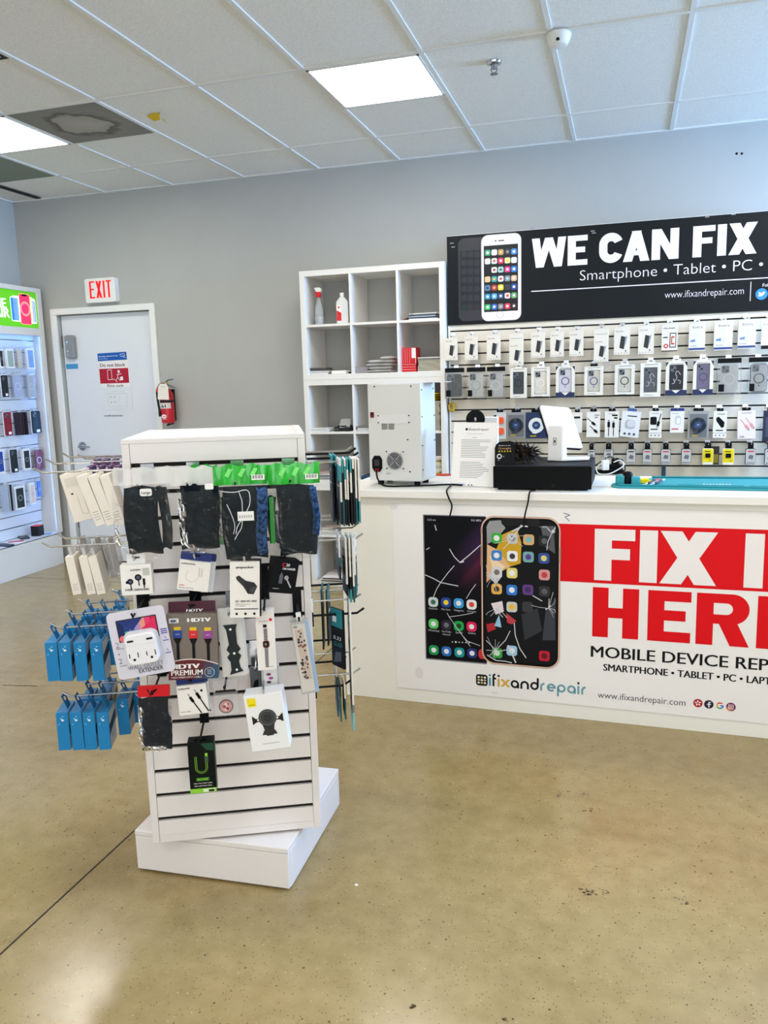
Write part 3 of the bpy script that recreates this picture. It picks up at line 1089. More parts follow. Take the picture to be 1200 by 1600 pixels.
t = lying('phone_case', 30, 838, 0.075, 0.15, 0.011, 0.9, 'dark phone case lying flat on the kiosk ledge', 'phone case', M((60, 66, 72), 0.4), M((26, 30, 36), 0.3))
MB().slab(rrect(-0.012, 0.04, 0.036, 0.04, 0.01), 0.013, 0.016, GREYP).build('camera_island', t)
lying('carton', 59, 834, 0.075, 0.09, 0.085, 0.12, 'black carton with red top standing on the kiosk ledge', 'carton', M((22, 26, 30), 0.5), M((236, 74, 84), 0.5))
lying('phone_case', 8, 850, 0.07, 0.15, 0.01, 1.4, 'navy phone case at the front of the kiosk ledge', 'phone case', M((40, 52, 78), 0.4))
lying('phone_case', 45, 846, 0.06, 0.13, 0.008, 2.3, 'white phone case with red trim on the kiosk ledge', 'phone case', M((226, 226, 226), 0.4), M((190, 40, 60), 0.4))
lying('glass_cloth', 83, 832, 0.05, 0.07, 0.004, 0.3, 'small blue sachet in the end of the kiosk ledge', 'sachet', M((120, 170, 214), 0.5))
# ---------------------------------------------------------------- white cube shelves
SX0, SX1, SY0, SY1, SH = -2.232, -1.185, 5.41, 5.785, 0.759
SD1, SD2 = -1.857, -1.517
for k, lab in enumerate(('white two-row cube shelf unit at the bottom of the stack', 'middle white cube shelf unit of the stack behind the counter', 'white cube shelf unit on top of the stack holding the bottles')):
    t = thing('cube_shelf', lab, 'shelf unit', (SX0, SY0, k * SH), 0, 'stacked white cube shelves')
    w, dd = SX1 - SX0, SY1 - SY0
    sp_ = lambda x0: bx('side_panel', x0, 0, 0.038, x0 + 0.038, dd, SH - 0.039, LAM, t, 0.001)
    sp_(0)
    sp_(w - 0.038)
    bx('top_board', 0, 0, SH - 0.039, w, dd, SH - 0.001, LAM, t, 0.001)
    bx('bottom_board', 0, 0, 0, w, dd, 0.038, LAM, t, 0.001)
    bx('shelf_board', 0.038, 0.002, SH / 2 - 0.008, w - 0.038, dd, SH / 2 + 0.008, LAM, t)
    for x in (SD1 - SX0, SD2 - SX0):
        d_ = MB().box(x - 0.008, 0.004, 0.038, x + 0.008, dd, SH / 2 - 0.008, LAM)
        d_.box(x - 0.008, 0.004, SH / 2 + 0.008, x + 0.008, dd, SH - 0.039, LAM)
        d_.build('divider', t)
F1, F2, F3, F4, F5, F6 = [q + 0.0006 for q in (2 * SH + SH / 2 + 0.008, 2 * SH + 0.038, SH + SH / 2 + 0.008, SH + 0.038, SH / 2 + 0.008, 0.038)]
s4 = lambda x, y: (450 + x / 3.9037, 390 + y / 3.9037)


def sat(x, y, yy):
    return at(*s4(x, y), y=yy)


# bottles
p = sat(193, 455, 5.5)
t = thing('spray_bottle', 'clear spray bottle with white and red trigger head on the top shelf', 'spray bottle', (p.x, 5.5, F1))
PET = film((226, 232, 236), 0.25, 0.1, 8.0, 0.08)
MB().lathe([(0.034, 0), (0.036, 0.004), (0.036, 0.1), (0.03, 0.14), (0.014, 0.185), (0.013, 0.2)], PET, 24).build('bottle', t)
MB().lathe([(0.0, 0.002), (0.033, 0.002), (0.033, 0.06), (0.0, 0.06)], M((196, 204, 210), 0.1), 24).build('liquid', t)
MB().lathe([(0.016, 0.195), (0.018, 0.2), (0.018, 0.225), (0.015, 0.23)], RED, 16).build('collar', t)
s = MB().box(-0.02, -0.012, 0.23, 0.022, 0.012, 0.255, PAPER)
s.box(-0.028, -0.012, 0.25, 0.014, 0.012, 0.262, PAPER)
s.tube([(-0.01, -0.012, 0.235), (-0.024, -0.02, 0.215)], 0.004, RED, 6)
s.build('trigger', t, 0.003)
p = sat(334, 450, 5.48)
t = thing('alcohol_bottle', 'white plastic bottle with red and white label on the top shelf', 'bottle', (p.x, 5.48, F1), 0.35)
HD = M((226, 228, 228), 0.35)
b_ = MB()
for x in (1,):
    o = [(-0.042, 0), (0.042, 0), (0.042, 0.15), (0.02, 0.178), (0.013, 0.18), (0.013, 0.2), (-0.013, 0.2), (-0.013, 0.18), (-0.02, 0.178), (-0.042, 0.15)]
    b_.plate(o, -0.026, 0.026, HD)
b_.build('body', t, 0.008, 2)
MB().lathe([(0.015, 0.19), (0.015, 0.212), (0.012, 0.214)], PAPER, 16).build('cap', t)
s = MB().rect(-0.041, 0.02, -0.008, 0.13, -0.0268, PAPER)
s.flat([(-0.041, 0.02), (-0.008, 0.02), (-0.008, 0.075), (-0.041, 0.092)], -0.0272, RED)
s.flat(disc(-0.025, 0.112, 0.007, 12), -0.0272, RED)
s.build('label', t)


def pile(n, name, cat, xc, y, z, w, l, h, cols, labels, group, spread=0.012, rzs=0.08):
    """Flat things lying one on another, each an object of its own."""
    out = []
    for k in range(n):
        hh = h if not isinstance(h, (list, tuple)) else h[k % len(h)]
        t_ = thing(name, labels(k), cat, (xc + random.uniform(-spread, spread), y + random.uniform(-spread, spread) * 0.5, z), random.uniform(-rzs, rzs), group)
        cc = cols[k % len(cols)]
        MB().box(-w / 2, -l / 2, 0, w / 2, l / 2, hh * 0.94, M(cc, 0.5)).build('body', t_, min(0.002, hh * 0.2))
        z += hh
        out.append(t_)
    return out


def nth(k, n):
    """Words for the place in a pile, from the bottom."""
    w = ['bottom', 'second from bottom', 'third from bottom', 'fourth from bottom', 'fifth from bottom', 'sixth from bottom', 'seventh from bottom', 'eighth from bottom', 'ninth from bottom', 'tenth from bottom', 'eleventh from bottom', 'twelfth from bottom']
    return 'topmost' if k == n - 1 and n > 1 else (w[k] if k < 12 else '%dth from bottom' % (k + 1))


p = sat(838, 410, 5.5)
pile(5, 'leaflet', 'leaflet', p.x, 5.52, F1, 0.2, 0.15, 0.009, [(226, 228, 230), (40, 56, 84), (196, 204, 214), (70, 84, 100), (232, 232, 232)], lambda k: 'glossy leaflet lying in the right top cube, %s of its pile' % nth(k, 5), 'leaflets in the top cube')
p = sat(730, 405, 5.46)
s = MB()
s.add([(p.x - 0.04, 5.45, F1 + 0.002), (p.x + 0.035, 5.44, F1 + 0.045), (p.x + 0.035, 5.56, F1 + 0.045), (p.x - 0.04, 5.57, F1 + 0.002), (p.x, 5.44, F1 + 0.016), (p.x, 5.57, F1 + 0.016)], [(0, 4, 5, 3), (4, 1, 2, 5)], M((206, 150, 128), 0.5))
tag(s.build('leaflet'), 'single pinkish leaflet curling up beside the leaflet pile', 'leaflet')
p = sat(193, 755, 5.5)
pile(4, 'flat_carton', 'carton', p.x + 0.01, 5.51, F2, 0.15, 0.12, [0.014, 0.012, 0.01, 0.012], [(224, 222, 218), (206, 204, 200), (120, 116, 114), (80, 78, 78)], lambda k: 'flat parts carton in the left second-row cube, %s of its pile' % nth(k, 4), 'flat cartons in the second row')
p = sat(322, 750, 5.48)
t = thing('flat_carton', 'single white flat carton beside the carton pile', 'carton', (p.x, 5.49, F2))
MB().box(-0.055, -0.05, 0, 0.055, 0.05, 0.024, PAPER).build('body', t, 0.002)
t = thing('flash_drive', 'tiny black gadget at the end of the white flat carton', 'gadget', (p.x + 0.075, 5.46, F2))
MB().box(-0.008, -0.01, 0, 0.008, 0.01, 0.012, BLACK).build('body', t, 0.002)
p = sat(445, 748, 5.5)
t = thing('grey_carton', 'small grey carton in the middle second-row cube beside the mailers', 'carton', (p.x + 0.014, 5.5, F2), 0.1)
MB().box(-0.05, -0.05, 0, 0.05, 0.05, 0.045, M((150, 144, 146), 0.6)).build('body', t, 0.002)


def pillow_mb(w, l, h, m):
    b_ = MB()
    n, r_ = 8, 6
    v = []
    for j in range(r_ + 1):
        for i in range(n + 1):
            x, y = i / n * 2 - 1, j / r_ * 2 - 1
            q = max(0, (1 - x ** 4)) ** 0.5 * max(0, (1 - y ** 4)) ** 0.5
            v.append((x * w / 2, y * l / 2, h / 2 + q * h / 2 + random.uniform(-1, 1) * h * 0.08 * q))
    for j in range(r_ + 1):
        for i in range(n + 1):
            x, y = i / n * 2 - 1, j / r_ * 2 - 1
            q = max(0, (1 - x ** 4)) ** 0.5 * max(0, (1 - y ** 4)) ** 0.5
            v.append((x * w / 2, y * l / 2, h / 2 - q * h / 2))
    o = (n + 1) * (r_ + 1)
    f = []
    for j in range(r_):
        for i in range(n):
            a_ = j * (n + 1) + i
            f.append((a_, a_ + 1, a_ + n + 2, a_ + n + 1))
            f.append((o + a_, o + a_ + n + 1, o + a_ + n + 2, o + a_ + 1))
    return b_.add(v, f, m, True)


for xx, n, w, ax in ((545, 4, 0.125, 'front'), (612, 5, 0.085, 'back')):
    p = sat(xx, 745, 5.5)
    z = F2
    for k in range(n):
        hh = 0.024
        t = thing('padded_mailer', 'white padded mailer, %s of the %s' % (nth(k, n), 'shorter pile beside the grey carton' if n == 4 else 'taller pile against the divider'), 'mailer', (p.x + random.uniform(-0.008, 0.008), 5.52, z), random.uniform(-0.1, 0.1), 'padded mailers')
        pillow_mb(w, 0.17, hh, M((222 - 5 * (k % 2), 220 - 5 * (k % 2), 214), 0.5)).build('envelope', t)
        MB().box(-w * 0.46, -0.0905, hh * 0.46, w * 0.46, -0.082, hh * 0.54, M((196, 194, 188), 0.5)).build('flap', t)
        z += hh * 0.92
# red cartons
def red_box(px, w, h, z, label, lying_=False, white=False, y=5.47):
    p_ = sat(px, 700, y)
    t_ = thing('red_carton', label, 'carton', (p_.x, y, z), 0, 'red battery cartons')
    MB().box(-w / 2, 0, 0, w / 2, 0.12, h * 0.98, RED).build('body', t_, 0.001)
    s_ = MB()
    if lying_:
        s_.rect(-w * 0.5, h * 0.86, w * 0.5, h * 0.95, -0.0006, PAPER)
    else:
        s_.rect(w * 0.38, h * 0.04, w * 0.46, h * 0.95, -0.0006, PAPER)
        if white:
            s_.rect(-w * 0.2, h * 0.35, w * 0.45, h * 0.95, -0.0008, PAPER)
    s_.build('print', t_)


u_ = 0.00112
for k in range(3):
    red_box(737, 0.104, 0.017, F2 + k * 0.0175, 'red carton lying flat under the upright ones, %s' % ['lowest of three', 'middle of three', 'topmost of three'][k], True)
zz = F2 + 0.053
for k, xx in enumerate((698, 711, 724, 738)):
    red_box(xx, 0.0145, 0.115, zz, 'red carton standing upright, %s from the divider in its row' % ['first', 'second', 'third', 'fourth'][k])
red_box(763, 0.046, 0.115, zz, 'red carton with white corner standing at the end of its row', False, True)
red_box(681, 0.017, 0.108, F2, 'red carton standing against the divider on the shelf board')
red_box(681, 0.015, 0.108, F2 + 0.1085, 'red carton standing on another against the divider')
# screen trays: thin dark panels with pale edges
def trays(x, y, z, n, w, l, labels, group, h=0.0095):
    for k in range(n):
        t_ = thing('screen_tray', labels(k), 'tray', (x + random.uniform(-0.004, 0.004), y, z + k * h), 0, group)
        MB().box(-w / 2, -l / 2, 0, w / 2, l / 2, h * 0.5, M((216, 210, 190), 0.5)).box(-w / 2 + 0.003, -l / 2 + 0.003, h * 0.5, w / 2 - 0.003, l / 2 - 0.003, h * 0.98, M((58, 50, 44), 0.5)).build('panel', t_)


p = sat(868, 740, 5.5)
trays(-1.305, 5.53, F2, 9, 0.155, 0.2, lambda k: 'thin dark screen tray beside the red cartons, %s' % nth(k, 9), 'screen trays beside the red cartons')
pile(2, 'paper_sheet', 'paper', -1.305, 5.51, F2 + 9 * 0.0095 + 0.001, 0.155, 0.18, 0.004, [(228, 228, 226)], lambda k: 'white paper sheet on the screen trays, %s' % ['under the other', 'topmost'][k], 'papers on the screen trays', 0.004, 0.02)
p = sat(915, 1100, 5.5)
trays(-1.335, 5.53, F3, 22, 0.2, 0.2, lambda k: 'thin dark screen tray behind the white machine, %s' % nth(k, 22), 'screen trays behind the machine')
for k in range(4):
    t = thing('yellow_envelope', 'yellow envelope on the screen trays behind the machine, %s' % nth(k, 4), 'envelope', (-1.33, 5.52, F3 + 22 * 0.0095 + 0.001 + 0.0125 * k), 0.06 * (-1) ** k, 'yellow envelopes')
    pillow_mb(0.18, 0.2, 0.013, M((236, 206, 30), 0.45)).build('envelope', t)
p = sat(215, 1105, 5.5)
pile(3, 'paper_bundle', 'papers', p.x, 5.5, F3, 0.14, 0.16, 0.008, [(226, 226, 222), (216, 216, 214), (234, 234, 230)], lambda k: 'white paper bundle in the left third-row cube, %s' % nth(k, 3), 'papers in the third row')
p = sat(340, 1100, 5.5)
t = thing('radio_unit', 'flat black electronic gadget lying in the left third-row cube', 'gadget', (p.x, 5.5, F3), -0.1)
MB().box(-0.055, -0.05, 0, 0.06, 0.05, 0.032, M((34, 34, 38), 0.5)).build('body', t, 0.004)
MB().box(-0.05, -0.052, 0.008, -0.015, -0.05, 0.022, M((80, 82, 86), 0.4)).build('panel', t)
t = thing('silver_phone', 'silver phone propped on the black gadget in the cube', 'phone', (p.x + 0.015, 5.5, F3 + 0.055), 0.2, pitch=0.45)
MB().slab(rrect(0, 0, 0.075, 0.12, 0.012), -0.004, 0.005, M((176, 176, 176), 0.3)).build('body', t)
t = thing('black_phone', 'dark phone lying flat on the gadget under the silver phone', 'phone', (p.x + 0.015, 5.49, F3 + 0.032), -0.4)
MB().slab(rrect(0, 0, 0.07, 0.1, 0.012), 0, 0.009, BLACK).build('body', t)
p = sat(455, 1108, 5.5)
pile(3, 'paper_bundle', 'papers', p.x + 0.057, 5.5, F3, 0.16, 0.16, 0.012, [(230, 230, 226), (222, 220, 214), (120, 118, 114)], lambda k: 'white paper bundle half hidden by the machine, %s' % nth(k, 3), 'papers beside the machine')
p = sat(225, 1395, 5.5)
pile(5, 'printed_card', 'card', p.x + 0.005, 5.5, F4, 0.13, 0.16, 0.011, [(150, 148, 146), (206, 204, 200), (120, 120, 120), (214, 206, 200), (176, 150, 140)], lambda k: 'printed card in the fourth-row cube, %s' % nth(k, 5), 'cards in the fourth row')
t = thing('blue_binder', 'dark blue folder lying in the cube behind the machine', 'folder', (-1.69, 5.5, F4))
MB().box(-0.13, -0.08, 0, 0.13, 0.12, 0.03, M((30, 62, 92), 0.5)).build('body', t, 0.004)
p = sat(930, 1350, 5.47)
p.x = min(p.x, -1.266)
for k in range(7):
    col = [(232, 230, 222), (226, 206, 120), (236, 234, 226), (214, 206, 186), (236, 232, 220), (216, 200, 130), (238, 236, 230)][k]
    t = thing('spool', 'small white and yellow parts roll behind the machine, %s' % nth(k, 7), 'roll', (p.x + random.uniform(-0.006, 0.006), 5.47, F4 + 0.02 + 0.021 * k), 0, 'parts rolls')
    MB().lathe([(0.034, 0), (0.036, 0.004), (0.028, 0.007), (0.028, 0.014), (0.036, 0.016), (0.034, 0.0205)], M(col, 0.5), 18).build('flange', t)
t = thing('parts_tray', 'dark tray under the parts rolls behind the machine', 'tray', (p.x - 0.01, 5.5, F4))
MB().box(-0.08, -0.07, 0, 0.045, 0.08, 0.0195, M((60, 56, 52), 0.5)).build('body', t, 0.003)
pile(4, 'printed_card', 'card', -2.09, 5.5, F5, 0.14, 0.16, 0.012, [(226, 224, 220), (200, 198, 190), (230, 228, 222), (196, 176, 166)], lambda k: 'printed card in the fifth-row cube behind the spinner, %s' % nth(k, 4), 'cards in the fifth row')
pile(4, 'magazine', 'magazine', -2.05, 5.5, F6, 0.2, 0.2, 0.009, [(90, 84, 80), (216, 210, 206), (70, 66, 64), (224, 212, 206)], lambda k: 'magazine in the lowest cube behind the spinner, %s' % nth(k, 4), 'magazines in the lowest row')

# ---------------------------------------------------------------- slat wall with the black sign
WX0, WX1, WY, WZ = -1.176, 1.264, 5.47, 2.438
CREAM = M((224, 215, 198), 0.4)
t = thing('slat_wall', 'cream slat wall behind the counter with dark grooves full of accessories', 'slat wall', (WX0, WY, 0))
s = MB()
z = 1.819 + 0.0762 * 8
while z > 0.05:
    top = min(z + 0.0762 - 0.005, WZ)
    s.box(0.012, 0, z + 0.005, WX1 - WX0 - 0.012, 0.012, top, CREAM)
    s.rect(0.012, z - 0.006, WX1 - WX0 - 0.012, z + 0.006, 0.011, DARK)
    z -= 0.0762
s.build('slat_panel', t)
s = MB().box(0, -0.002, 0, 0.012, 0.31, WZ, M((232, 230, 226), 0.4)).box(WX1 - WX0 - 0.012, -0.002, 0, WX1 - WX0, 0.31, WZ, CREAM)
s.box(0, 0.29, 0, WX1 - WX0, 0.31, WZ, CREAM)
s.box(0.012, 0, WZ - 0.012, WX1 - WX0 - 0.012, 0.31, WZ, CREAM)
s.build('side_frame', t)

# black sign
SY = WY - 0.006
wp = lambda u, v: at(u, v, y=SY - 0.004)
zb_, zt_ = at(700, 508.8, y=SY).z, at(699, 370, y=SY).z
t = thing('store_sign', 'long black sign reading WE CAN FIX above the slat wall', 'sign', (WX0, SY, zb_))
SW, SHH = WX1 - WX0, zt_ - zb_
o = t.location
SB = M((12, 17, 20), 0.5, spec=0.2)
bd = MB().box(0, -0.004, 0, SW, 0.004, SHH, SB)
bd.build('board', t)
s = MB()
EDGE = M((232, 230, 226), 0.5)
k = 0.004
while k < SW:
    s.box(k, -0.004, SHH, k + 0.006, 0.004, SHH + 0.004, EDGE)
    k += 0.012
for u, v in ((706, 380), (708, 386), (832, 357), (926, 361), (928, 364), (1146, 335), (1105, 339)):
    q = wp(u, v) - o
    s.rect(q.x - 0.012, q.z - 0.003, q.x + 0.012, q.z + 0.003, -0.0046, M((150, 154, 156), 0.4))
s.build('edge_tape', t)
L = MB()
SL = M((240, 230, 232), 0.45)
zb2, zt2 = (wp(905, 414.2) - o).z, (wp(905, 367.6) - o).z
ks = (wp(1134, 390) - wp(1120, 390)).x
for ch, u0, u1 in (('W', 831, 884.5), ('E', 887, 918), ('C', 936, 973.5), ('A', 973.5, 1015), ('N', 1018, 1060.3), ('F', 1082, 1116.5), ('I', 1120.3, 1134), ('X', 1138, 1182)):
    x0, x1 = (wp(u0, 395) - o).x, (wp(u1, 395) - o).x
    letter(L, ch, x0, zb2, x1 - x0, zt2 - zb2, ks, -0.0048, SL)
q0, q1 = wp(906, 438.5) - o, wp(1119, 425) - o
L.text('Smartphone \u2022 Tablet \u2022 PC \u2022 Laptop', q0.x, q0.z, 0.068, -0.0048, SL, fit=('Smartphone \u2022 Tablet', q1.x - q0.x), bold=-0.012)
q0 = wp(830, 455.4) - o
L.rect(q0.x, q0.z - 0.003, SW - 0.1, q0.z + 0.003, -0.0048, SL)
q0, q1 = wp(1038.6, 466) - o, wp(1162, 460) - o
L.text('www.ifixandrepair.com', q0.x, q0.z, 0.045, -0.0048, SL, w=q1.x - q0.x, bold=-0.012)
q0 = wp(1172, 470.5) - o
L.rect(q0.x - 0.002, q0.z, q0.x + 0.002, q0.z + 0.115, -0.0048, SL)
q0 = wp(1191.5, 448) - o
L.text('Follow us on', q0.x, q0.z, 0.02, -0.0048, SL)
L.build('lettering', t)
s = MB()
q0 = wp(1190, 459.5) - o
s.flat(disc(q0.x, q0.z, 0.034, 24), -0.0048, M((58, 140, 206), 0.5))
s.flat([(q0.x - 0.02, q0.z - 0.012), (q0.x - 0.004, q0.z - 0.014), (q0.x + 0.012, q0.z - 0.004), (q0.x + 0.02, q0.z + 0.012), (q0.x + 0.01, q0.z + 0.014), (q0.x, q0.z + 0.006), (q0.x - 0.018, q0.z + 0.014), (q0.x - 0.014, q0.z)], -0.0052, SL)
s.build('bird_icon', t)


def icons(mb, fn, cols, rows, size, y, palette, r=0.25):
    for j, v in enumerate(rows):
        for i, u in enumerate(cols):
            c_ = palette[(j * len(cols) + i) % len(palette)]
            if c_ is None:
                continue
            x, z_ = fn(u, v)
            main, sub = c_
            mb.flat(rrect(x, z_, size, size, size * r), y, M(main, 0.45))
            if sub:
                mb.flat(disc(x, z_, size * 0.24, 10), y - 0.0003, M(sub, 0.45))


s5 = lambda x, y: (690 + x / 4.6154, 330 + y / 4.6154)
f5 = lambda x, y: ((wp(*s5(x, y)) - o).x, (wp(*s5(x, y)) - o).z)
s = MB()
(x0, z1), (x1, z0) = f5(118, 200), f5(330, 785)
DG = M((52, 52, 58), 0.4)
s.flat(rrect((x0 + x1) / 2, (z0 + z1) / 2, x1 - x0, z1 - z0, 0.04), -0.0046, DG)
s.rect(x0 + 0.013, z0 + 0.07, x1, z1 - 0.08, -0.0048, M((28, 30, 36), 0.3))
icons(s, f5, (163, 208, 255), (310, 372, 435, 495, 560, 625, 692), 0.036, -0.005, [((44, 48, 54), None)] * 18 + [((26, 52, 42), None), ((44, 44, 48), None), ((40, 40, 44), None)])
s.build('dark_phone_picture', t)
s = MB()
(x0, z1), (x1, z0) = f5(287, 178), f5(572, 780)
PW = M((238, 228, 228), 0.4)
s.flat(rrect((x0 + x1) / 2, (z0 + z1) / 2, x1 - x0 + 0.006, z1 - z0 + 0.006, 0.045), -0.0051, M((170, 164, 166), 0.4))
s.flat(rrect((x0 + x1) / 2, (z0 + z1) / 2, x1 - x0, z1 - z0, 0.043), -0.0053, PW)
(a0, b1), (a1, b0) = f5(304, 252), f5(551, 716)
s.rect(a0, b0, a1, b1, -0.0056, M((16, 20, 26), 0.3))
q = f5(421, 745)
s.ring(q[0], q[1], 0.021, 0.024, -0.0056, M((200, 194, 196), 0.4), 20)
q = f5(430, 212)
s.flat(rrect(q[0], q[1], 0.04, 0.006, 0.003), -0.0056, DARK)
q = f5(390, 214)
s.flat(disc(q[0], q[1], 0.005, 10), -0.0056, DARK)
W_ = (236, 236, 234)
pal = [((70, 170, 120), W_), (W_, (240, 240, 238)), ((190, 150, 110), (240, 214, 90)), ((60, 62, 66), (150, 150, 152)), ((70, 140, 220), W_),
       (W_, (230, 230, 230)), ((214, 220, 216), (200, 120, 80)), ((226, 50, 96), W_), ((236, 226, 170), (250, 220, 80)), (W_, None),
       None, ((222, 226, 222), (190, 60, 60)), ((180, 214, 206), (60, 120, 110)), ((226, 60, 130), W_), ((50, 130, 220), W_),
       ((232, 196, 150), None), ((70, 160, 170), (220, 200, 80)), ((240, 236, 238), (220, 50, 90)), ((130, 150, 160), (200, 206, 210)), ((226, 186, 150), (230, 220, 210)),
       ((90, 130, 170), (60, 70, 90)), ((176, 60, 60), (230, 170, 120)), ((240, 214, 60), (250, 240, 200)), ((60, 60, 64), None), ((40, 80, 160), W_),
       ((40, 150, 190), W_), ((90, 170, 220), W_), ((40, 80, 130), W_), ((236, 220, 222), (230, 60, 60)), ((110, 170, 110), W_),
       ((60, 190, 110), W_), ((60, 110, 200), W_), ((130, 130, 128), (200, 200, 200)), ((226, 60, 90), W_), ((60, 40, 40), (220, 210, 200))]
icons(s, lambda u, v: f5(u, v - (u - 332) * 0.05), (332, 380, 427, 475, 522), (300, 362, 426, 492, 554, 616, 692), 0.037, -0.0059, pal)
s.build('phone_picture', t)

# ---- goods on the slat wall
PY = 5.405


def wall_hook(x, z, what):
    hk = thing('display_hook', 'chrome hook on the slat wall holding the ' + what, 'hook', (x, WY, z), 0, 'hooks on the slat wall')
    MB().box(-0.016, -0.004, 0.004, 0.016, 0.003, 0.024, CHROME).build('clip', hk)
    MB().tube([(0, -0.002, 0.008), (0, -0.02, 0.0), (0, PY - WY - 0.02, 0.0), (0, PY - WY - 0.03, 0.008)], 0.0022, CHROME, 6).build('prong', hk)


def goods(u0, v0, u1, v1, name, label, cat, group, what, tab=0.018, roll=0.0, d=0.03, hook=True):
    a_, c_ = at(u0, (v0 + v1) / 2, y=PY - d / 2), at(u1, (v0 + v1) / 2, y=PY - d / 2)
    um = (u0 + u1) / 2
    z1, z0 = at(um, v0, y=PY - d / 2).z, at(um, v1, y=PY - d / 2).z
    t_ = thing(name, label, cat, ((a_.x + c_.x) / 2, PY, z1 - tab), 0, group, roll)
    if hook:
        wall_hook((a_.x + c_.x) / 2, z1 - tab * 0.38, what)
    return t_, c_.x - a_.x, z1 - z0 - tab, d


ORD = ['first', 'second', 'third', 'fourth', 'fifth', 'sixth', 'seventh', 'eighth', 'ninth', 'tenth', 'eleventh', 'twelfth', 'thirteenth', 'fourteenth', 'fifteenth']
# top row: screen glass packets
TOPROW = [(695, 524, 714.5, 563, 'g'), (726, 521, 746, 562.6, 'g'), (760.4, 519, 782, 562.5, 'g'), (795.7, 517, 817.8, 571, 'gl'), (829.8, 515, 851.5, 559, 'g'), (859.8, 514, 881, 557.3, 'g'), (889.8, 513, 911.5, 556, 'g'), (928, 510, 951, 565, 'gl'), (959.5, 507, 984.4, 554, 'g'), (997.4, 505, 1022, 553, 'g'),
          (1034, 502, 1059, 549, 'r'), (1076.5, 500, 1102, 548, 'e'), (1116, 497, 1145, 547, 'e'), (1153.4, 495, 1181, 544.5, 'e'), (1190, 494, 1216, 545, 'p')]
CARD = M((230, 222, 209), 0.5)
for k, (u0, v0, u1, v1, kd) in enumerate(TOPROW):
    what = {'g': 'white glass screen packet with small phone picture', 'gl': 'long white glass screen packet hanging lower than its row', 'r': 'white glass packet with red phone outline', 'e': 'white glass box with blue stripe at its foot', 'p': 'white packet with purple phone picture'}[kd]
    t, w, h, d = goods(u0, v0, u1, v1, 'screen_protector', what + ', ' + ORD[k] + ' in the top row', 'screen protector', 'screen protectors in the top row', 'glass packet, %s in the top row' % ORD[k], d=0.028 if kd in 'e' else 0.012)
    tab_mb(min(0.03, w * 0.5), 0.018, M((222, 220, 214), 0.4)).build('hang_tab', t)
    y = -d / 2 - 0.0007
    box_mb(w, h, d, CARD).build('packet', t)
    s = MB()
    off = h * 0.28 if kd == 'gl' else 0.0
    hh = h - off
    if kd in ('g', 'gl'):
        s.text('GLASS', -w * 0.42, -off - hh * 0.17, hh * 0.055, y, M((120, 110, 104), 0.5), w=w * 0.5)
        x_, z_ = 0.0, -off - hh * 0.55
        s.flat([(-w * 0.16, z_ - hh * 0.2), (w * 0.12, z_ - hh * 0.26), (w * 0.2, z_ + hh * 0.2), (-w * 0.06, z_ + hh * 0.24)], y, M((40, 42, 44), 0.3))
        s.flat([(w * 0.13, z_ - hh * 0.22), (w * 0.24, z_ - hh * 0.02), (w * 0.33, z_ + hh * 0.22), (w * 0.2, z_ + hh * 0.2)], y, M((140, 146, 152), 0.3))
        s.flat([(w * 0.18, z_ - hh * 0.3), (w * 0.3, z_ - hh * 0.3), (w * 0.24, z_ - hh * 0.36)], y - 0.0003, DARK)
        for i in range(5):
            s.flat(disc(-w * 0.38 + i * w * 0.18, -h + hh * 0.06, w * 0.03, 8), y, M((130, 124, 116), 0.5))
        if kd == 'gl':
            s.rect(-w * 0.42, -off * 0.55, w * 0.42, -off * 0.5, y, GREYP)
    elif kd == 'r':
        s.text('GLASS', -w * 0.4, -hh * 0.17, hh * 0.05, y, DARK, w=w * 0.7, bold=0.02)
        s.rect(0, -hh * 0.86, w * 0.4, -hh * 0.32, y, DARK)
        s.rect(w * 0.05, -hh * 0.83, w * 0.36, -hh * 0.35, y - 0.0003, CARD)
        s.rect(w * 0.1, -hh * 0.75, w * 0.3, -hh * 0.45, y - 0.0006, RED)
        s.rect(w * 0.16, -hh * 0.7, w * 0.3, -hh * 0.5, y - 0.0009, CARD)
        s.ring(-w * 0.22, -hh * 0.8, w * 0.08, w * 0.15, y, RED, 14)
        s.rect(-w * 0.42, -hh * 0.5, -w * 0.12, -hh * 0.46, y, DARK)
        s.rect(-w / 2, -h, w / 2, -h + 0.006, y, DARK)
    elif kd == 'e':
        s.text('Entra', -w * 0.28, -hh * 0.19, hh * 0.085, y, M((120, 118, 120), 0.5), w=w * 0.6)
        s.flat([(-w * 0.4, -hh * 0.68), (-w * 0.12, -hh * 0.68), (-w * 0.12, -hh * 0.58), (-w * 0.4, -hh * 0.62)], y, M((110, 140, 190), 0.5))
        s.rect(-w * 0.1, -hh * 0.8, w * 0.1, -hh * 0.25, y, M((222, 222, 220), 0.4))
        s.rect(-w / 2, -h * 0.97, w / 2, -h * 0.9, y, M((40, 66, 130), 0.5))
        s.rect(-w * 0.4, -hh * 0.84, 0, -hh * 0.82, y, GREYP)
    else:
        s.rect(0, -hh * 0.8, w * 0.45, -hh * 0.3, y, M((90, 60, 110), 0.4))
        s.rect(-w / 2, -h, w / 2, -h * 0.88, y, DARK)
        s.text('Entra', -w * 0.4, -hh * 0.2, hh * 0.07, y, GREYP, w=w * 0.6)
    s.build('print', t)

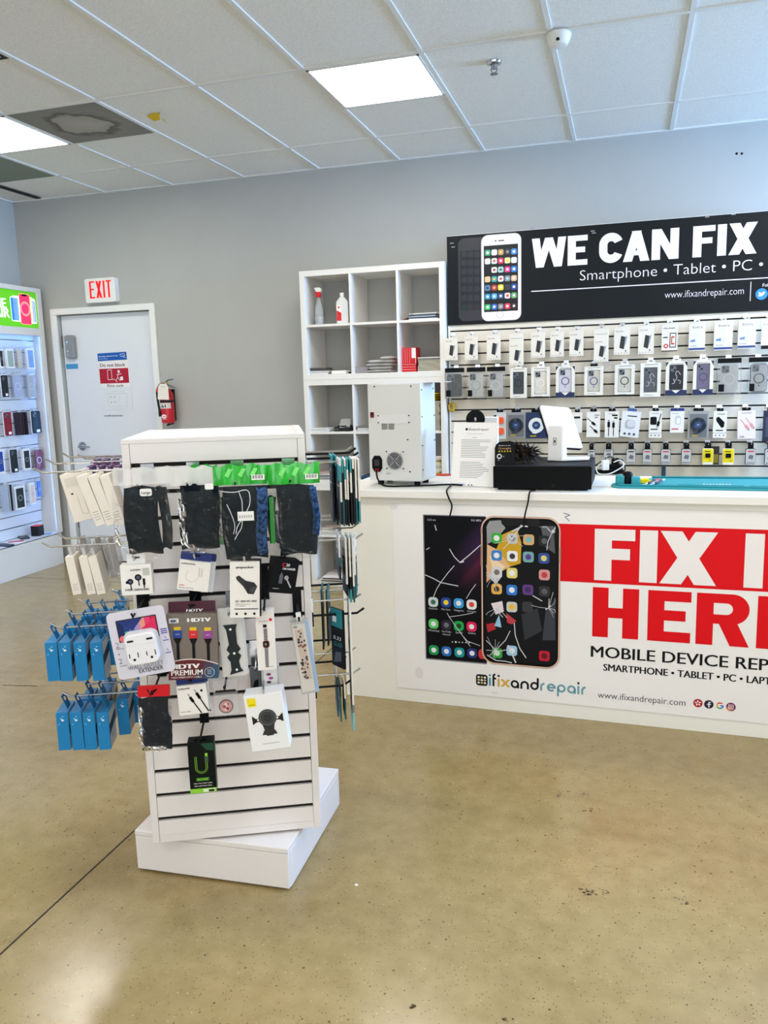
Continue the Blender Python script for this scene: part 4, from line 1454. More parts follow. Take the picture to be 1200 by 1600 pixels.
# second row: phone cases
ROW2 = [(695, 574.5, 725, 623, 'bag', (34, 37, 41), (60, 62, 66), 'black phone case in a clear bag with black header'),
        (729, 573.5, 758, 623, 'bag', (214, 214, 210), (190, 190, 188), 'clear phone case in a bag with black header'),
        (760.5, 572.5, 789, 623, 'bag', (206, 206, 204), (240, 240, 238), 'clear phone case with white ring in a black-header bag'),
        (797, 570.5, 823, 622, 'box', (62, 66, 68), (42, 44, 46), 'white box with dark grey phone case in its window'),
        (830, 569, 859, 622, 'box', (214, 206, 192), (232, 226, 216), 'white box with cream phone case in its window'),
        (868.5, 567, 898, 621, 'v', (200, 196, 206), (70, 66, 96), 'white box with navy foot and dark ring on pale case'),
        (913, 568, 942.5, 617.5, 'hbox', (196, 190, 176), (60, 62, 140), 'white box under a black header with a blue ring'),
        (960.5, 565, 991.5, 619, 'box', (196, 192, 180), (30, 30, 32), 'white box with black magnet ring on a pale case'),
        (1000.5, 562.5, 1032.5, 620, 'box2', (84, 84, 88), None, 'white box with grey swirl-patterned phone case'),
        (1040, 560, 1073.5, 618, 'v2', (24, 26, 34), None, 'white box with black marble phone case and navy foot'),
        (1083, 558, 1114.5, 617, 'v', (104, 96, 118), (74, 66, 92), 'white box with navy foot and purple phone case'),
        (1121, 559, 1158, 616, 'bag', (206, 204, 200), (222, 220, 218), 'clear phone case in the wide bag with black header'),
        (1169.5, 557.5, 1203, 615, 'bag', (186, 186, 186), (40, 40, 44), 'clear phone case with black edge and ring in a bag')]
for k, (u0, v0, u1, v1, kd, col, rg, lab) in enumerate(ROW2):
    t, w, h, d = goods(u0, v0, u1, v1, 'phone_case', lab + ', ' + ORD[k] + ' in its row', 'phone case', 'phone cases on the slat wall', 'phone case, %s in its row' % ORD[k], d=0.026)
    m = M(col, 0.35)
    y = -d / 2
    rgm = M(rg, 0.4) if rg else None
    if kd == 'bag':
        MB().box(-w / 2, -0.003, -0.014, w / 2, 0.003, 0.016, BLACK).build('header', t)
        MB().plate(rrect(0, -h / 2 - 0.006, w, h - 0.012, 0.008), -0.013, 0.008, film((232, 232, 230), 0.1, 0.5, 40.0)).build('bag', t)
        case_mb(w * 0.76, h * 0.8, m, rgm, True, 0.0, 0, -h * 0.13).build('case', t)
        MB().rect(-w * 0.44, -h * 0.92, -w * 0.2, -h * 0.7, -0.0142, BLACK).build('sticker', t)
        if rg == (40, 40, 44):
            MB().plate(rrect(0, -h * 0.53, w * 0.82, h * 0.84, 0.02), 0.0005, 0.003, BLACK).build('bumper', t)
    else:
        tab_mb(w * 0.4, 0.018, BLACK if kd == 'hbox' else M((232, 228, 220), 0.4), True).build('hang_tab', t)
        bc = M((230, 224, 212), 0.45)
        b_ = MB()
        ww, wh = w * 0.66, h * 0.74
        zc = -h * 0.5 + (h * 0.03 if kd[0] == 'v' else 0)
        for a in ((-w / 2, -h, -ww / 2, 0), (ww / 2, -h, w / 2, 0), (-ww / 2, zc + wh / 2, ww / 2, 0), (-ww / 2, -h, ww / 2, zc - wh / 2)):
            b_.box(a[0], y, a[1], a[2], -y, a[3], bc)
        b_.box(-ww / 2, -y - 0.002, zc - wh / 2, ww / 2, -y, zc + wh / 2, bc)
        b_.build('carton', t)
        case_mb(ww * 0.96, wh * 0.97, m, rgm, True, -0.001, 0, zc + wh / 2 * 0.98).build('case', t)
        s = MB()
        if kd[0] == 'v':
            s.flat([(-w / 2, -h), (w / 2, -h), (w / 2, -h * 0.84), (w * 0.2, -h * 0.84), (0, -h * 0.94), (-w * 0.2, -h * 0.84), (-w / 2, -h * 0.84)], y - 0.0006, M((34, 44, 82), 0.45))
            for q in (-1, 1):
                s.flat([(q * w * 0.5, -h * 0.02), (q * w * 0.36, -h * 0.02), (q * w * 0.5, -h * 0.16)], y - 0.0006, M((40, 42, 60), 0.45))
            s.text('Wireless', -w * 0.3, -h * 0.09, h * 0.035, y - 0.0006, DARK, w=w * 0.6)
        else:
            s.rect(-w * 0.3, -h * 0.06, w * 0.35, -h * 0.04, y - 0.0006, GREYP)
            s.rect(-w * 0.3, -h * 0.95, w * 0.1, -h * 0.935, y - 0.0006, GREYP)
        if kd in ('box', 'hbox') and k in (4, 7):
            s.rect(-w / 2, -h, w / 2, -h * 0.95, y - 0.0004, DARK)
        if kd in ('box2', 'v2'):
            wl = M((176, 176, 180), 0.3)
            x_ = lambda a: a * ww
            for pp in ([(-0.1, -0.75), (0.05, -0.6), (-0.05, -0.45), (0.1, -0.35), (0.3, -0.5)], [(-0.3, -0.85), (-0.1, -0.8), (-0.2, -0.65)], [(0.1, -0.7), (0.3, -0.75), (0.25, -0.85)]):
                s.strip([tuple(q[i] for i in (0, 1)) for q in [(x_(p_[0]), zc + wh * (0.6 + p_[1])) for p_ in smooth_path([(a[0], a[1], 0) for a in pp], 4)]], 0.004, -0.0105, wl)
        s.build('print', t)

# third row: cables and chargers
ROW3 = [(770.5, 640, 791, 686, 'orange', 'clear pack with two orange earbud cases', (206, 204, 200)),
        (791.5, 640, 821, 684, 'coil', 'grey box with black coiled smart cable', (150, 150, 150)),
        (822, 640, 854, 685, 'coilw', 'navy box with white coiled cable', (34, 52, 84)),
        (894, 640, 909.5, 676, 'plain', 'narrow white cable box behind the white terminal', (232, 226, 216)),
        (916.5, 639, 937.5, 683, 'strong', 'white cable box with slanting black connectors', (234, 230, 222)),
        (945, 638.5, 967, 683.5, 'two', 'white box with two upright black connectors', (234, 230, 222)),
        (972.5, 638.5, 1002, 683, 'pad', 'white box with grey wireless charger picture', (226, 226, 226)),
        (1014, 638, 1034, 684, 'charger', 'white box with black wall charger and cable', (234, 230, 222)),
        (1047.5, 638, 1069, 676, 'navyhead', 'white charger box under a navy header', (234, 230, 224)),
        (1075, 638, 1107.5, 685, 'coil', 'silver box with dark blue coiled cable', (160, 158, 154)),
        (1114.5, 638, 1135.5, 684, 'car', 'white box with black car charger', (234, 230, 222)),
        (1152, 637, 1180, 685.5, 'pink', 'white box with pink cable', (236, 222, 216)),
        (1193, 637, 1214, 690, 'dark', 'dark navy box cut by the picture edge', (36, 38, 60))]
for k, (u0, v0, u1, v1, kd, lab, col) in enumerate(ROW3):
    t, w, h, d = goods(u0, v0, u1, v1, 'cable_box', lab + ' hanging in the third row', 'accessory box', 'cable boxes on the slat wall', lab, d=0.03, roll={'pad': 0.1, 'pink': -0.03}.get(kd, 0))
    bm_ = M(col, 0.45)
    y = -d / 2 - 0.0007
    tab_mb(w * 0.5 if kd != 'navyhead' else w, 0.018, NAVY if kd == 'navyhead' else (M((70, 100, 150), 0.5) if kd == 'pad' else BLACK)).build('hang_tab', t)
    box_mb(w, h, d, bm_).build('carton', t)
    s = MB()
    if kd == 'orange':
        for z in (0.3, 0.7):
            MB().plate(rrect(0.006, -h * z, w * 0.5, h * 0.24, 0.01), y - 0.008, y, M((240, 90, 40), 0.4)).build('earbud_case', t)
        s.rect(-w * 0.45, -h * 0.2, -w * 0.25, -h * 0.1, y, DARK)
    elif kd in ('coil', 'coilw'):
        cm = M((226, 226, 224), 0.4) if kd == 'coilw' else M((32, 42, 52), 0.35)
        if kd == 'coil':
            s.rect(-w * 0.42, -h * 0.97, w * 0.42, -h * 0.1, y, M((110, 112, 114), 0.4))
        for i in range(5):
            s.tube([(w * (0.36 - 0.035 * i) * math.cos(q), y - 0.004, -h * 0.5 + w * (0.36 - 0.035 * i) * math.sin(q)) for q in [2 * PI * j / 24 for j in range(25)]], 0.003, cm, 6)
        s.flat(disc(0, -h * 0.5, w * 0.19, 20), y - 0.005, M((40, 66, 110), 0.4))
        s.text('SET', 0, -h * 0.52, h * 0.05, y - 0.0055, PAPER, align='c')
        s.tube(smooth_path([(w * 0.2, y - 0.006, -h * 0.7), (0, y - 0.007, -h * 0.8), (-w * 0.2, y - 0.006, -h * 0.78)], 4), 0.003, cm, 6)
        s.rect(-w * 0.3, -h * 0.93, w * 0.0, -h * 0.88, y - 0.001, M((190, 160, 50), 0.4))
    elif kd in ('strong', 'two', 'pink', 'charger'):
        cm = M((226, 150, 150), 0.4) if kd == 'pink' else BLACK
        if kd == 'strong':
            ends = [((-0.45, -0.25), (0.2, -0.55)), ((-0.25, -0.55), (0.35, -0.85))]
            s.text('STRONG', w * 0.1, -h * 0.16, h * 0.055, y, DARK, w=w * 0.36, bold=0.02)
            s.text('LINK', w * 0.1, -h * 0.25, h * 0.055, y, DARK, w=w * 0.25, bold=0.02)
        elif kd == 'two':
            ends = [((-0.22, -0.95), (-0.22, -0.32)), ((0.12, -0.95), (0.12, -0.36))]
            s.rect(0, -h * 0.18, w * 0.4, -h * 0.12, y, DARK)
            s.rect(w * 0.15, -h * 0.28, w * 0.4, -h * 0.22, y, DARK)
        elif kd == 'pink':
            ends = [((-0.35, -0.3), (0.15, -0.7)), ((-0.05, -0.25), (0.42, -0.65))]
            s.text('2.4A', -w * 0.38, -h * 0.95, h * 0.06, y, DARK, bold=0.02)
        else:
            ends = [((0.42, -0.1), (0.15, -0.62))]
            s.flat(rrect(-w * 0.15, -h * 0.36, w * 0.5, h * 0.3, 0.008), y, BLACK)
            s.rect(-w / 2, -h * 0.83, w / 2, -h * 0.82, y, DARK)
            for i in range(3):
                s.flat(disc(-w * 0.3 + w * 0.3 * i, -h * 0.91, w * 0.05, 8), y, DARK)
            s.rect(-w * 0.36, -h * 0.7, w * 0.2, -h * 0.66, y, DARK)
        for (a0, b0), (a1, b1) in ends:
            dx, dz = a1 - a0, b1 - b0
            s.strip([(a0 * w, b0 * h), ((a0 + dx * 0.6) * w, (b0 + dz * 0.6) * h)], 0.005, y, cm)
            s.strip([((a0 + dx * 0.55) * w, (b0 + dz * 0.55) * h), ((a0 + dx * 0.88) * w, (b0 + dz * 0.88) * h)], 0.016, y - 0.0003, cm)
            s.strip([((a0 + dx * 0.88) * w, (b0 + dz * 0.88) * h), (a1 * w, b1 * h)], 0.01, y - 0.0003, GREYP)
        s.text('WALKER', -w * 0.3, -h * 0.1, h * 0.035, y, DARK, w=w * 0.55) if kd != 'strong' else None
    elif kd == 'pad':
        s.flat(rrect(-w * 0.02, -h * 0.5, w * 0.55, h * 0.36, 0.02), y, M((176, 178, 182), 0.35))
        s.flat(rrect(0.004, -h * 0.47, w * 0.42, h * 0.28, 0.02), y - 0.0004, M((206, 208, 210), 0.3))
        s.rect(-w * 0.2, -h * 0.2, w * 0.3, -h * 0.16, y, DARK)
        for i in range(3):
            s.flat(disc(-w * 0.25 + w * 0.25 * i, -h * 0.88, w * 0.07, 10), y, M((70, 76, 100), 0.4))
    elif kd == 'navyhead':
        s.flat(rrect(0.004, -h * 0.42, w * 0.42, h * 0.42, 0.012), y, M((206, 200, 196), 0.35))
        s.flat(rrect(0.006, -h * 0.45, w * 0.26, h * 0.28, 0.01), y - 0.0004, M((238, 234, 230), 0.35))
        s.rect(-w * 0.4, -h * 0.86, w * 0.1, -h * 0.8, y, M((214, 90, 90), 0.5))
        s.text('SUPERCHARGE', -w * 0.4, -h * 0.12, h * 0.04, y, DARK, w=w * 0.5)
    elif kd == 'car':
        s.flat([(-w * 0.3, -h * 0.25), (-w * 0.1, -h * 0.2), (w * 0.34, -h * 0.42), (w * 0.3, -h * 0.6), (w * 0.1, -h * 0.62), (-w * 0.28, -h * 0.36)], y, BLACK)
        s.text('WALKER', -w * 0.2, -h * 0.13, h * 0.045, y, DARK, w=w * 0.55, bold=0.02)
        s.rect(-w / 2, -h * 0.83, w / 2, -h * 0.82, y, DARK)
        for i in range(3):
            s.flat(disc(-w * 0.3 + w * 0.3 * i, -h * 0.91, w * 0.05, 8), y, DARK)
        s.rect(-w * 0.3, -h * 0.74, w * 0.25, -h * 0.7, y, DARK)
    elif kd == 'dark':
        s.rect(-w * 0.35, -h * 0.85, w * 0.35, -h * 0.2, y, M((60, 62, 90), 0.3))
    else:
        s.rect(-w * 0.3, -h * 0.3, w * 0.3, -h * 0.2, y, DARK)
    s.build('print', t)

# fourth row: small plugs on black tabs
ROW4 = [(918, 694, 930, 722, 'w'), (943, 693.5, 958.5, 717, 'w'), (978.5, 693, 993.5, 726, 'w'), (1004, 693, 1019, 726, 'w'), (1032.5, 693, 1048, 725.5, 'w'), (1064.5, 692.5, 1080.5, 726, 'w'), (1097.5, 692, 1115, 726.5, 'y'), (1129, 692, 1147.5, 727, 'y'), (1165, 692, 1181, 726.5, 'w'), (1195, 692, 1212, 727, 'w')]
for k, (u0, v0, u1, v1, kd) in enumerate(ROW4):
    lab = {'w': 'small grey blister with adapter on a black tab', 'y': 'small yellow card with black adapter on a black tab'}[kd] + ', ' + ORD[k] + ' in the lowest row'
    t, w, h, d = goods(u0, v0, u1, v1, 'adapter_pack', lab, 'adapter pack', 'adapter packs in the lowest row', 'adapter pack, %s in the lowest row' % ORD[k], d=0.026, tab=0.036)
    MB().plate(rrect(0, 0.013, w * 0.55, 0.046, 0.008), -0.003, 0.003, BLACK).build('hang_tab', t)
    y = -d / 2
    MB().plate(rrect(0, -h / 2, w, h, 0.01), -0.004, 0.006, DARK if kd == 'w' else PAPER).build('card', t)
    MB().plate(rrect(0, -h / 2, w * 0.92, h * 0.94, 0.009), y, -0.004, M((196, 192, 186), 0.4) if kd == 'w' else YEL).build('blister', t)
    s = MB()
    if kd == 'w':
        s.flat([(-w * 0.26, -h * 0.6), (w * 0.2, -h * 0.66), (w * 0.28, -h * 0.42), (-w * 0.1, -h * 0.36)], y - 0.0007, M((110, 110, 112), 0.35))
        s.rect(-w * 0.3, -h * 0.2, w * 0.3, -h * 0.13, y - 0.0007, RED if k in (3, 4, 5, 8) else DARK)
        for i in range(4):
            s.flat(disc(-w * 0.28 + i * w * 0.18, -h * 0.87, w * 0.06, 8), y - 0.0007, DARK)
    else:
        s.plate(rrect(0, -h * 0.42, w * 0.46, h * 0.26, 0.004), y - 0.004, y, BLACK)
        s.rect(-w * 0.3, -h * 0.2, w * 0.2, -h * 0.15, y - 0.0007, DARK)
        s.rect(-w * 0.42, -h * 0.96, w * 0.42, -h * 0.84, y - 0.0007, PAPER)
        s.rect(w * 0.1, -h * 0.8, w * 0.34, -h * 0.6, y - 0.0007, M((210, 190, 40), 0.4))
    s.build('print', t)
a = at(1112, 710, y=PY + 0.02)
t = thing('adapter_pack', 'dark carded adapter hanging behind the first yellow card', 'adapter pack', (a.x, PY + 0.035, a.z + 0.03))
MB().box(-0.045, -0.004, -0.095, 0.045, 0.004, 0.02, M((56, 52, 46), 0.5)).build('card', t)
MB().rect(0.005, -0.085, 0.04, -0.03, -0.005, M((150, 136, 40), 0.4)).build('print', t)
# coil of yellow bands on the slat wall edge
a = at(706, 635, y=WY - 0.03)
t = thing('cable_coil', 'bundle of yellow rubber bands hanging at the slat wall edge', 'rubber bands', (a.x, WY - 0.03, a.z))
for q in range(7):
    MB().tube([((0.016 + 0.003 * (q % 3)) * math.cos(j) + random.uniform(-0.002, 0.002), -0.012 + 0.004 * q, (0.024 + 0.003 * (q % 4)) * math.sin(j) - 0.005) for j in [2 * PI * i / 14 for i in range(15)]], 0.004, M((206, 166, 30), 0.45), 6).build('band', t)
MB().tube([(0, 0.03, 0.03), (0, -0.02, 0.02)], 0.003, CHROME, 6).build('hook', t)
# ---------------------------------------------------------------- counter
CYAW = math.radians(-1.655)
CO = Vector((-1.248, 3.456, 0))
CXA = Vector((math.cos(CYAW), math.sin(CYAW), 0))
CNA = Vector((-math.sin(CYAW), math.cos(CYAW), 0))
CTOP = 1.008


def cf(u, v, off=0.0):
    """(s, z) on the counter front."""
    p_ = at(u, v, pl=(CO - CNA * off, CNA)) - CO
    return p_.dot(CXA), p_.z


CL, CRR = -0.02, 2.9
t = thing('shop_counter', 'long white shop counter body carrying the repair banner', 'counter', CO, CYAW)
CW = M((236, 234, 224), 0.45, noise=0.012, scale=5)
bx('front_panel', CL, 0, 0.0, CRR, 0.02, CTOP - 0.034, CW, t, 0.001)
bx('side_panel', CL, 0.02, 0, CL + 0.02, 0.55, CTOP - 0.034, CW, t)
bx('side_panel', CRR - 0.02, 0.02, 0, CRR, 0.55, CTOP - 0.034, CW, t)
bx('inner_shelf', CL + 0.02, 0.02, 0.5, CRR - 0.02, 0.52, 0.52, CW, t)
t = thing('worktop', 'long white counter worktop with the till and repair mat on it', 'worktop', CO + Vector((0, 0, CTOP - 0.034)), CYAW)
MB().box(CL - 0.012, -0.032, 0, CRR + 0.02, 0.615, 0.034, M((238, 235, 228), 0.35, noise=0.01, scale=5)).build('board', t, 0.003, 2)

# ---- banner
(b0, b1), (b2, b3) = cf(613.5, 786), cf(620, 1073)
BW = 2.45
t = thing('banner', 'white vinyl banner reading FIX IT HERE on the counter front', 'banner', CO - CNA * 0.004 + CXA * b0 + Vector((0, 0, b3)), CYAW)
BH = b1 - b3
VINYL = M((240, 237, 234), 0.4)
MB().box(0, 0, 0, BW, 0.003, BH, VINYL).build('sheet', t)


def bf(u, v):
    s_, z_ = cf(u, v, 0.004)
    return s_ - b0, z_ - b3


def bfc(x, y):
    return bf(860 + x / 3.5294, 760 + y / 3.5294)


def bfp(x, y):
    return bf(600 + x / 4.0, 760 + y / 4.0)


BR = M((222, 14, 24), 0.5, spec=0.15)
s = MB()
(x0, z1), (_, z0) = bf(870, 818), bf(870, 907.7)
s.rect(x0, z0, BW - 0.05, z1, -0.0006, BR)
s.build('red_band', t)
L = MB()
VW = M((240, 234, 232), 0.42)
zt_, zb_ = bf(929, 826)[1], bf(928, 906)[1]
kst = bfc(590, 390)[0] - bfc(492, 390)[0]
for ch, u0, u1, w_ in (('F', 243, 466, 0), ('I', 492, 590, 0), ('X', 605, 920, 0), ('I', 1072, 1185, 0), ('T', 1222, 1470, 0)):
    x0, x1 = bfc(u0, 380)[0], bfc(u1, 380)[0]
    letter(L, ch, x0, zb_, x1 - x0, zt_ - zb_, kst, -0.0012, VW)
L.build('lettering', t)
L = MB()
zt_, zb_ = bf(926, 917)[1], bf(924, 994)[1]
for ch, u0, u1 in (('H', 232, 487), ('E', 537, 775), ('R', 805, 1098), ('E', 1142, 1380)):
    x0, x1 = bfc(u0, 700)[0], bfc(u1, 700)[0]
    letter(L, ch, x0, zb_, x1 - x0, zt_ - zb_, kst * 0.93, -0.0009, BR)
L.build('red_lettering', t)
L = MB()
q0, q1 = bf(923.5, 1025.8), bf(1112, 1036)
L.text('MOBILE DEVICE REPAIR', q0[0], q0[1], 0.052, -0.0009, INK, fit=('MOBILE DEVICE', bfc(982, 960)[0] - bfc(226, 930)[0]), bold=0.018)
L.build('heading_lettering', t)
L = MB()
q0 = bf(943, 1047.5)
L.text('SMARTPHONE \u2022 TABLET \u2022 PC \u2022 LAPTOP', q0[0], q0[1], 0.032, -0.0009, INK, fit=('SMARTPHONE \u2022 TABLET', bfc(898, 1040)[0] - bfc(293, 1000)[0]), bold=0.03)
L.build('services_lettering', t)
L = MB()
q0, q1 = bf(934, 1088.5), bf(1071, 1098)
L.text('www.ifixandrepair.com', q0[0], q0[1] - 0.004, 0.030, -0.0009, M((60, 58, 60), 0.5), w=q1[0] - q0[0], bold=-0.005)
L.build('address_lettering', t)
# logo
lg = MB()
q0, q1 = bfp(575, 1175), bfp(648, 1245)
lc, lw_ = ((q0[0] + q1[0]) / 2, (q0[1] + q1[1]) / 2), q1[0] - q0[0]
lg.flat(rrect(lc[0], lc[1], lw_, lw_, lw_ * 0.22), -0.0009, INK)
for i in range(3):
    for j_ in range(3):
        lg.flat(rrect(lc[0] + (i - 1) * lw_ * 0.27, lc[1] + (j_ - 1) * lw_ * 0.25, lw_ * 0.2, lw_ * 0.17, 0.004), -0.0012, M((206, 186, 120), 0.5) if (i + j_) % 2 else VW)
CY, GO, TL2 = M((60, 150, 170), 0.45), M((214, 166, 50), 0.45), M((110, 160, 170), 0.45)
TH = 0.0088


def lx_(u, v):
    return bf(760 + (u - 0), v)


def stroke_word(word, x, z, xh, m, tk_=TH):
    """Thin rounded strokes, one or two per letter; returns the next x."""
    r_ = xh / 2
    for ch in word:
        if ch == 'i':
            lg.rect(x, z, x + tk_, z + xh, -0.0009, m)
            lg.flat(disc(x + tk_ / 2, z + xh * 1.33, tk_ * 0.62, 10), -0.0009, INK if m is not CY else CY)
            x += tk_ + xh * 0.2
        elif ch == 'f':
            lg.rect(x, z, x + tk_, z + xh * 1.25, -0.0009, m)
            lg.ring(x + r_ * 0.7, z + xh * 1.25, r_ * 0.7 - tk_, r_ * 0.7, -0.0009, m, 10, PI / 2, PI)
            lg.rect(x, z + xh * 0.85, x + r_ * 0.9, z + xh * 0.85 + tk_, -0.0009, m)
            x += r_ * 1.25
        elif ch == 'x':
            lg.ring(x, z + r_, r_ - tk_, r_, -0.0009, m, 10, -PI / 2, PI / 2)
            lg.ring(x + xh * 0.98, z + r_, r_ - tk_, r_, -0.0009, m, 10, PI / 2, 3 * PI / 2)
            x += xh * 1.12
        else:
            c_ = x + r_
            if ch in 'adp':
                lg.ring(c_, z + r_, r_ - tk_, r_, -0.0009, m, 20)
            if ch == 'a':
                lg.rect(x + xh - tk_, z, x + xh, z + r_, -0.0009, m)
            if ch == 'd':
                lg.rect(x + xh - tk_, z + r_, x + xh, z + xh * 1.5, -0.0009, m)
            if ch == 'p':
                lg.rect(x, z - xh * 0.5, x + tk_, z + r_, -0.0009, m)
            if ch == 'n':
                lg.ring(c_, z + r_, r_ - tk_, r_, -0.0009, m, 12, 0, PI)
                lg.rect(x, z, x + tk_, z + r_, -0.0009, m)
                lg.rect(x + xh - tk_, z, x + xh, z + r_, -0.0009, m)
            if ch == 'r':
                lg.ring(c_, z + r_, r_ - tk_, r_, -0.0009, m, 8, PI / 2, PI)
                lg.rect(x, z, x + tk_, z + r_, -0.0009, m)
                x -= r_ * 0.75
            if ch == 'e':
                lg.ring(c_, z + r_, r_ - tk_, r_, -0.0009, m, 18, 0, 1.75 * PI)
                lg.rect(x, z + r_ - tk_ / 2, x + xh, z + r_ + tk_ / 2, -0.0009, m)
            x += xh * 1.16
    return x


q0, qe = bfp(656, 1245), bf(914, 1086)
xw = q0[0]
tot0 = xw
xh_ = 0.0378
for word, m_ in (('i', CY), ('f', INK), ('ix', GO), ('and', INK), ('repair', TL2)):
    xw = stroke_word(word, xw, q0[1], xh_, m_)
lg.build('logo', t)
ic = MB()
for u, v, col in ((1090.5, 1098.5, (178, 28, 46)), (1107.5, 1100.5, (26, 32, 52)), (1125, 1102.5, None), (1142, 1104.5, (120, 40, 80))):
    x_, z_ = bf(u, v)
    if col:
        ic.flat(disc(x_, z_, 0.0185, 20), -0.0009, M(col, 0.45))
    if u < 1100:
        for k in range(5):
            a_ = 0.4 + k * 2 * PI / 5
            ic.strip([(x_ + 0.004 * math.cos(a_), z_ + 0.004 * math.sin(a_)), (x_ + 0.012 * math.cos(a_), z_ + 0.012 * math.sin(a_))], 0.005, -0.0012, VW)
    elif u < 1110:
        ic.rect(x_ - 0.002, z_ - 0.013, x_ + 0.003, z_ + 0.008, -0.0012, VW)
        ic.rect(x_ - 0.007, z_ - 0.002, x_ + 0.008, z_ + 0.002, -0.0012, VW)
        ic.rect(x_ - 0.002, z_ + 0.007, x_ + 0.008, z_ + 0.011, -0.0012, VW)
    elif u < 1130:
        for a0, a1, col2 in ((0.8, 2.5, (220, 60, 50)), (2.5, 3.8, (236, 180, 40)), (3.8, 5.4, (60, 160, 80)), (5.4, 6.28, (60, 120, 220))):
            ic.ring(x_, z_, 0.009, 0.0145, -0.0009, M(col2, 0.45), 8, a0, a1)
        ic.rect(x_, z_ - 0.003, x_ + 0.0145, z_ + 0.002, -0.0009, M((60, 120, 220), 0.45))
    else:
        ic.ring(x_, z_, 0.0, 0.0185, -0.001, M((196, 110, 60), 0.45), 8, PI, 1.6 * PI)
        for a, b_, c_, d_ in ((-0.01, -0.01, 0.01, -0.0075), (-0.01, 0.0075, 0.01, 0.01), (-0.01, -0.01, -0.0075, 0.01), (0.0075, -0.01, 0.01, 0.01)):
            ic.rect(x_ + a, z_ + b_, x_ + c_, z_ + d_, -0.0013, VW)
        ic.ring(x_, z_, 0.003, 0.0052, -0.0013, VW, 12)
ic.build('social_icons', t)
# grey smudges and tape corners on the vinyl
sg = MB()
SMU = M((186, 182, 184), 0.5)
for x, y, w_, h_ in ((220, 1165, 0.02, 0.03), (690, 1290, 0.015, 0.006), (60, 125, 0.02, 0.015)):
    x_, z_ = bfp(x, y)
    MB().flat(disc(x_, z_, w_, 9, h_ / w_), -0.0007, M((226, 222, 220), 0.5)).build('smudge', t)
x_, z_ = bf(886, 809)
sg.rect(x_ - 0.014, z_ - 0.022, x_ + 0.014, z_ + 0.018, -0.0008, M((236, 236, 234), 0.4))
sg.strip([(x_ - 0.015, z_ + 0.02), (x_ + 0.012, z_ + 0.012), (x_ - 0.008, z_ + 0.004), (x_ + 0.01, z_ - 0.014)], 0.003, -0.001, M((70, 70, 72), 0.5))
sg.build('sticker', t)
# the black phone picture
s = MB()
c0, c1, c2 = bfp(243, 175), bfp(250, 1078), bfp(640, 1105)
PK = M((10, 10, 14), 0.4, spec=0.15)
px1 = bfp(640, 600)[0]
s.rect(c0[0], c1[1], px1, c0[1], -0.0006, M((120, 120, 126), 0.4))
s.rect(c0[0] + 0.005, c1[1] + 0.006, px1, c0[1] - 0.004, -0.0008, PK)
q0, q1 = bfp(480, 590), bfp(660, 380)
gm = bpy.data.materials.new('screen_wallpaper')
gm.use_nodes = True
nt = gm.node_tree
b = nt.nodes['Principled BSDF']
b.inputs['Roughness'].default_value = 0.4
b.inputs['Specular IOR Level'].default_value = 0.15
tc = nt.nodes.new('ShaderNodeTexCoord')
dl = math.hypot(q1[0] - q0[0], q1[1] - q0[1])
ux, uz = (q1[0] - q0[0]) / dl, (q1[1] - q0[1]) / dl


def dot_node(vx, vz, ox, oz):
    s1 = nt.nodes.new('ShaderNodeVectorMath')
    s1.operation = 'SUBTRACT'
    s1.inputs[1].default_value = (ox, 0, oz)
    nt.links.new(tc.outputs['Object'], s1.inputs[0])
    s2 = nt.nodes.new('ShaderNodeVectorMath')
    s2.operation = 'DOT_PRODUCT'
    s2.inputs[1].default_value = (vx, 0, vz)
    nt.links.new(s1.outputs[0], s2.inputs[0])
    ad = nt.nodes.new('ShaderNodeMath')
    ad.operation = 'ADD'
    ad.inputs[1].default_value = 0.5
    nt.links.new(s2.outputs['Value'], ad.inputs[0])
    return ad.outputs[0]


K0 = lin((10, 10, 14))
across = ramp(dot_node(-uz, ux, q1[0], q1[1]), (0.40, K0), (0.455, lin((60, 22, 40))), (0.49, lin((98, 34, 62))), (0.51, lin((60, 26, 52))), (0.56, lin((44, 26, 56))), (0.62, K0))
along = ramp(dot_node(ux, uz, q1[0], q1[1]), (0.26, (0, 0, 0, 1)), (0.46, (1, 1, 1, 1)))
nt.links.new(mixc(along.outputs[0], K0, across.outputs[0]), b.inputs['Base Color'])
z0_ = bfp(400, 680)[1]
s.rect(c0[0] + 0.012, z0_, px1, c0[1] - 0.01, -0.0009, gm)
W3 = (236, 236, 238)
apps = {(308, 722): ((206, 216, 214), (60, 110, 90)), (388, 725): ((30, 66, 150), (240, 210, 50)), (467, 730): ((60, 160, 220), W3), (548, 738): (W3, (220, 70, 50)),
        (310, 858): ((90, 200, 100), W3), (390, 866): ((40, 30, 50), (110, 110, 120)), (468, 872): ((30, 170, 80), (20, 60, 40)), (548, 876): ((226, 30, 90), W3),
        (312, 1022): ((20, 150, 80), W3), (391, 1030): ((40, 110, 190), W3), (472, 1037): ((20, 150, 150), W3), (551, 1042): ((36, 50, 120), W3), (622, 1048): ((206, 50, 60), None)}
for (x, y), (m1, m2) in apps.items():
    c_ = bfp(x, y)
    s.flat(rrect(c_[0], c_[1], 0.046, 0.046, 0.016), -0.0016, M(m1, 0.4))
    if m2:
        s.flat(disc(c_[0], c_[1], 0.012, 12), -0.0019, M(m2, 0.4))
LB = M((200, 200, 206), 0.5)
for tx, x, y in (('Outlook', 308, 768), ('File Kart', 388, 774), ('Telegram', 467, 780), ('Chrome', 548, 786), ('WhatsApp', 311, 905), ('YouTube', 390, 912), ('Vanced', 390, 930), ('Spotify', 470, 918), ('Gallery', 550, 922)):
    c_ = bfp(x, y)
    s.text(tx, c_[0], c_[1], 0.009, -0.0016, LB, align='c')
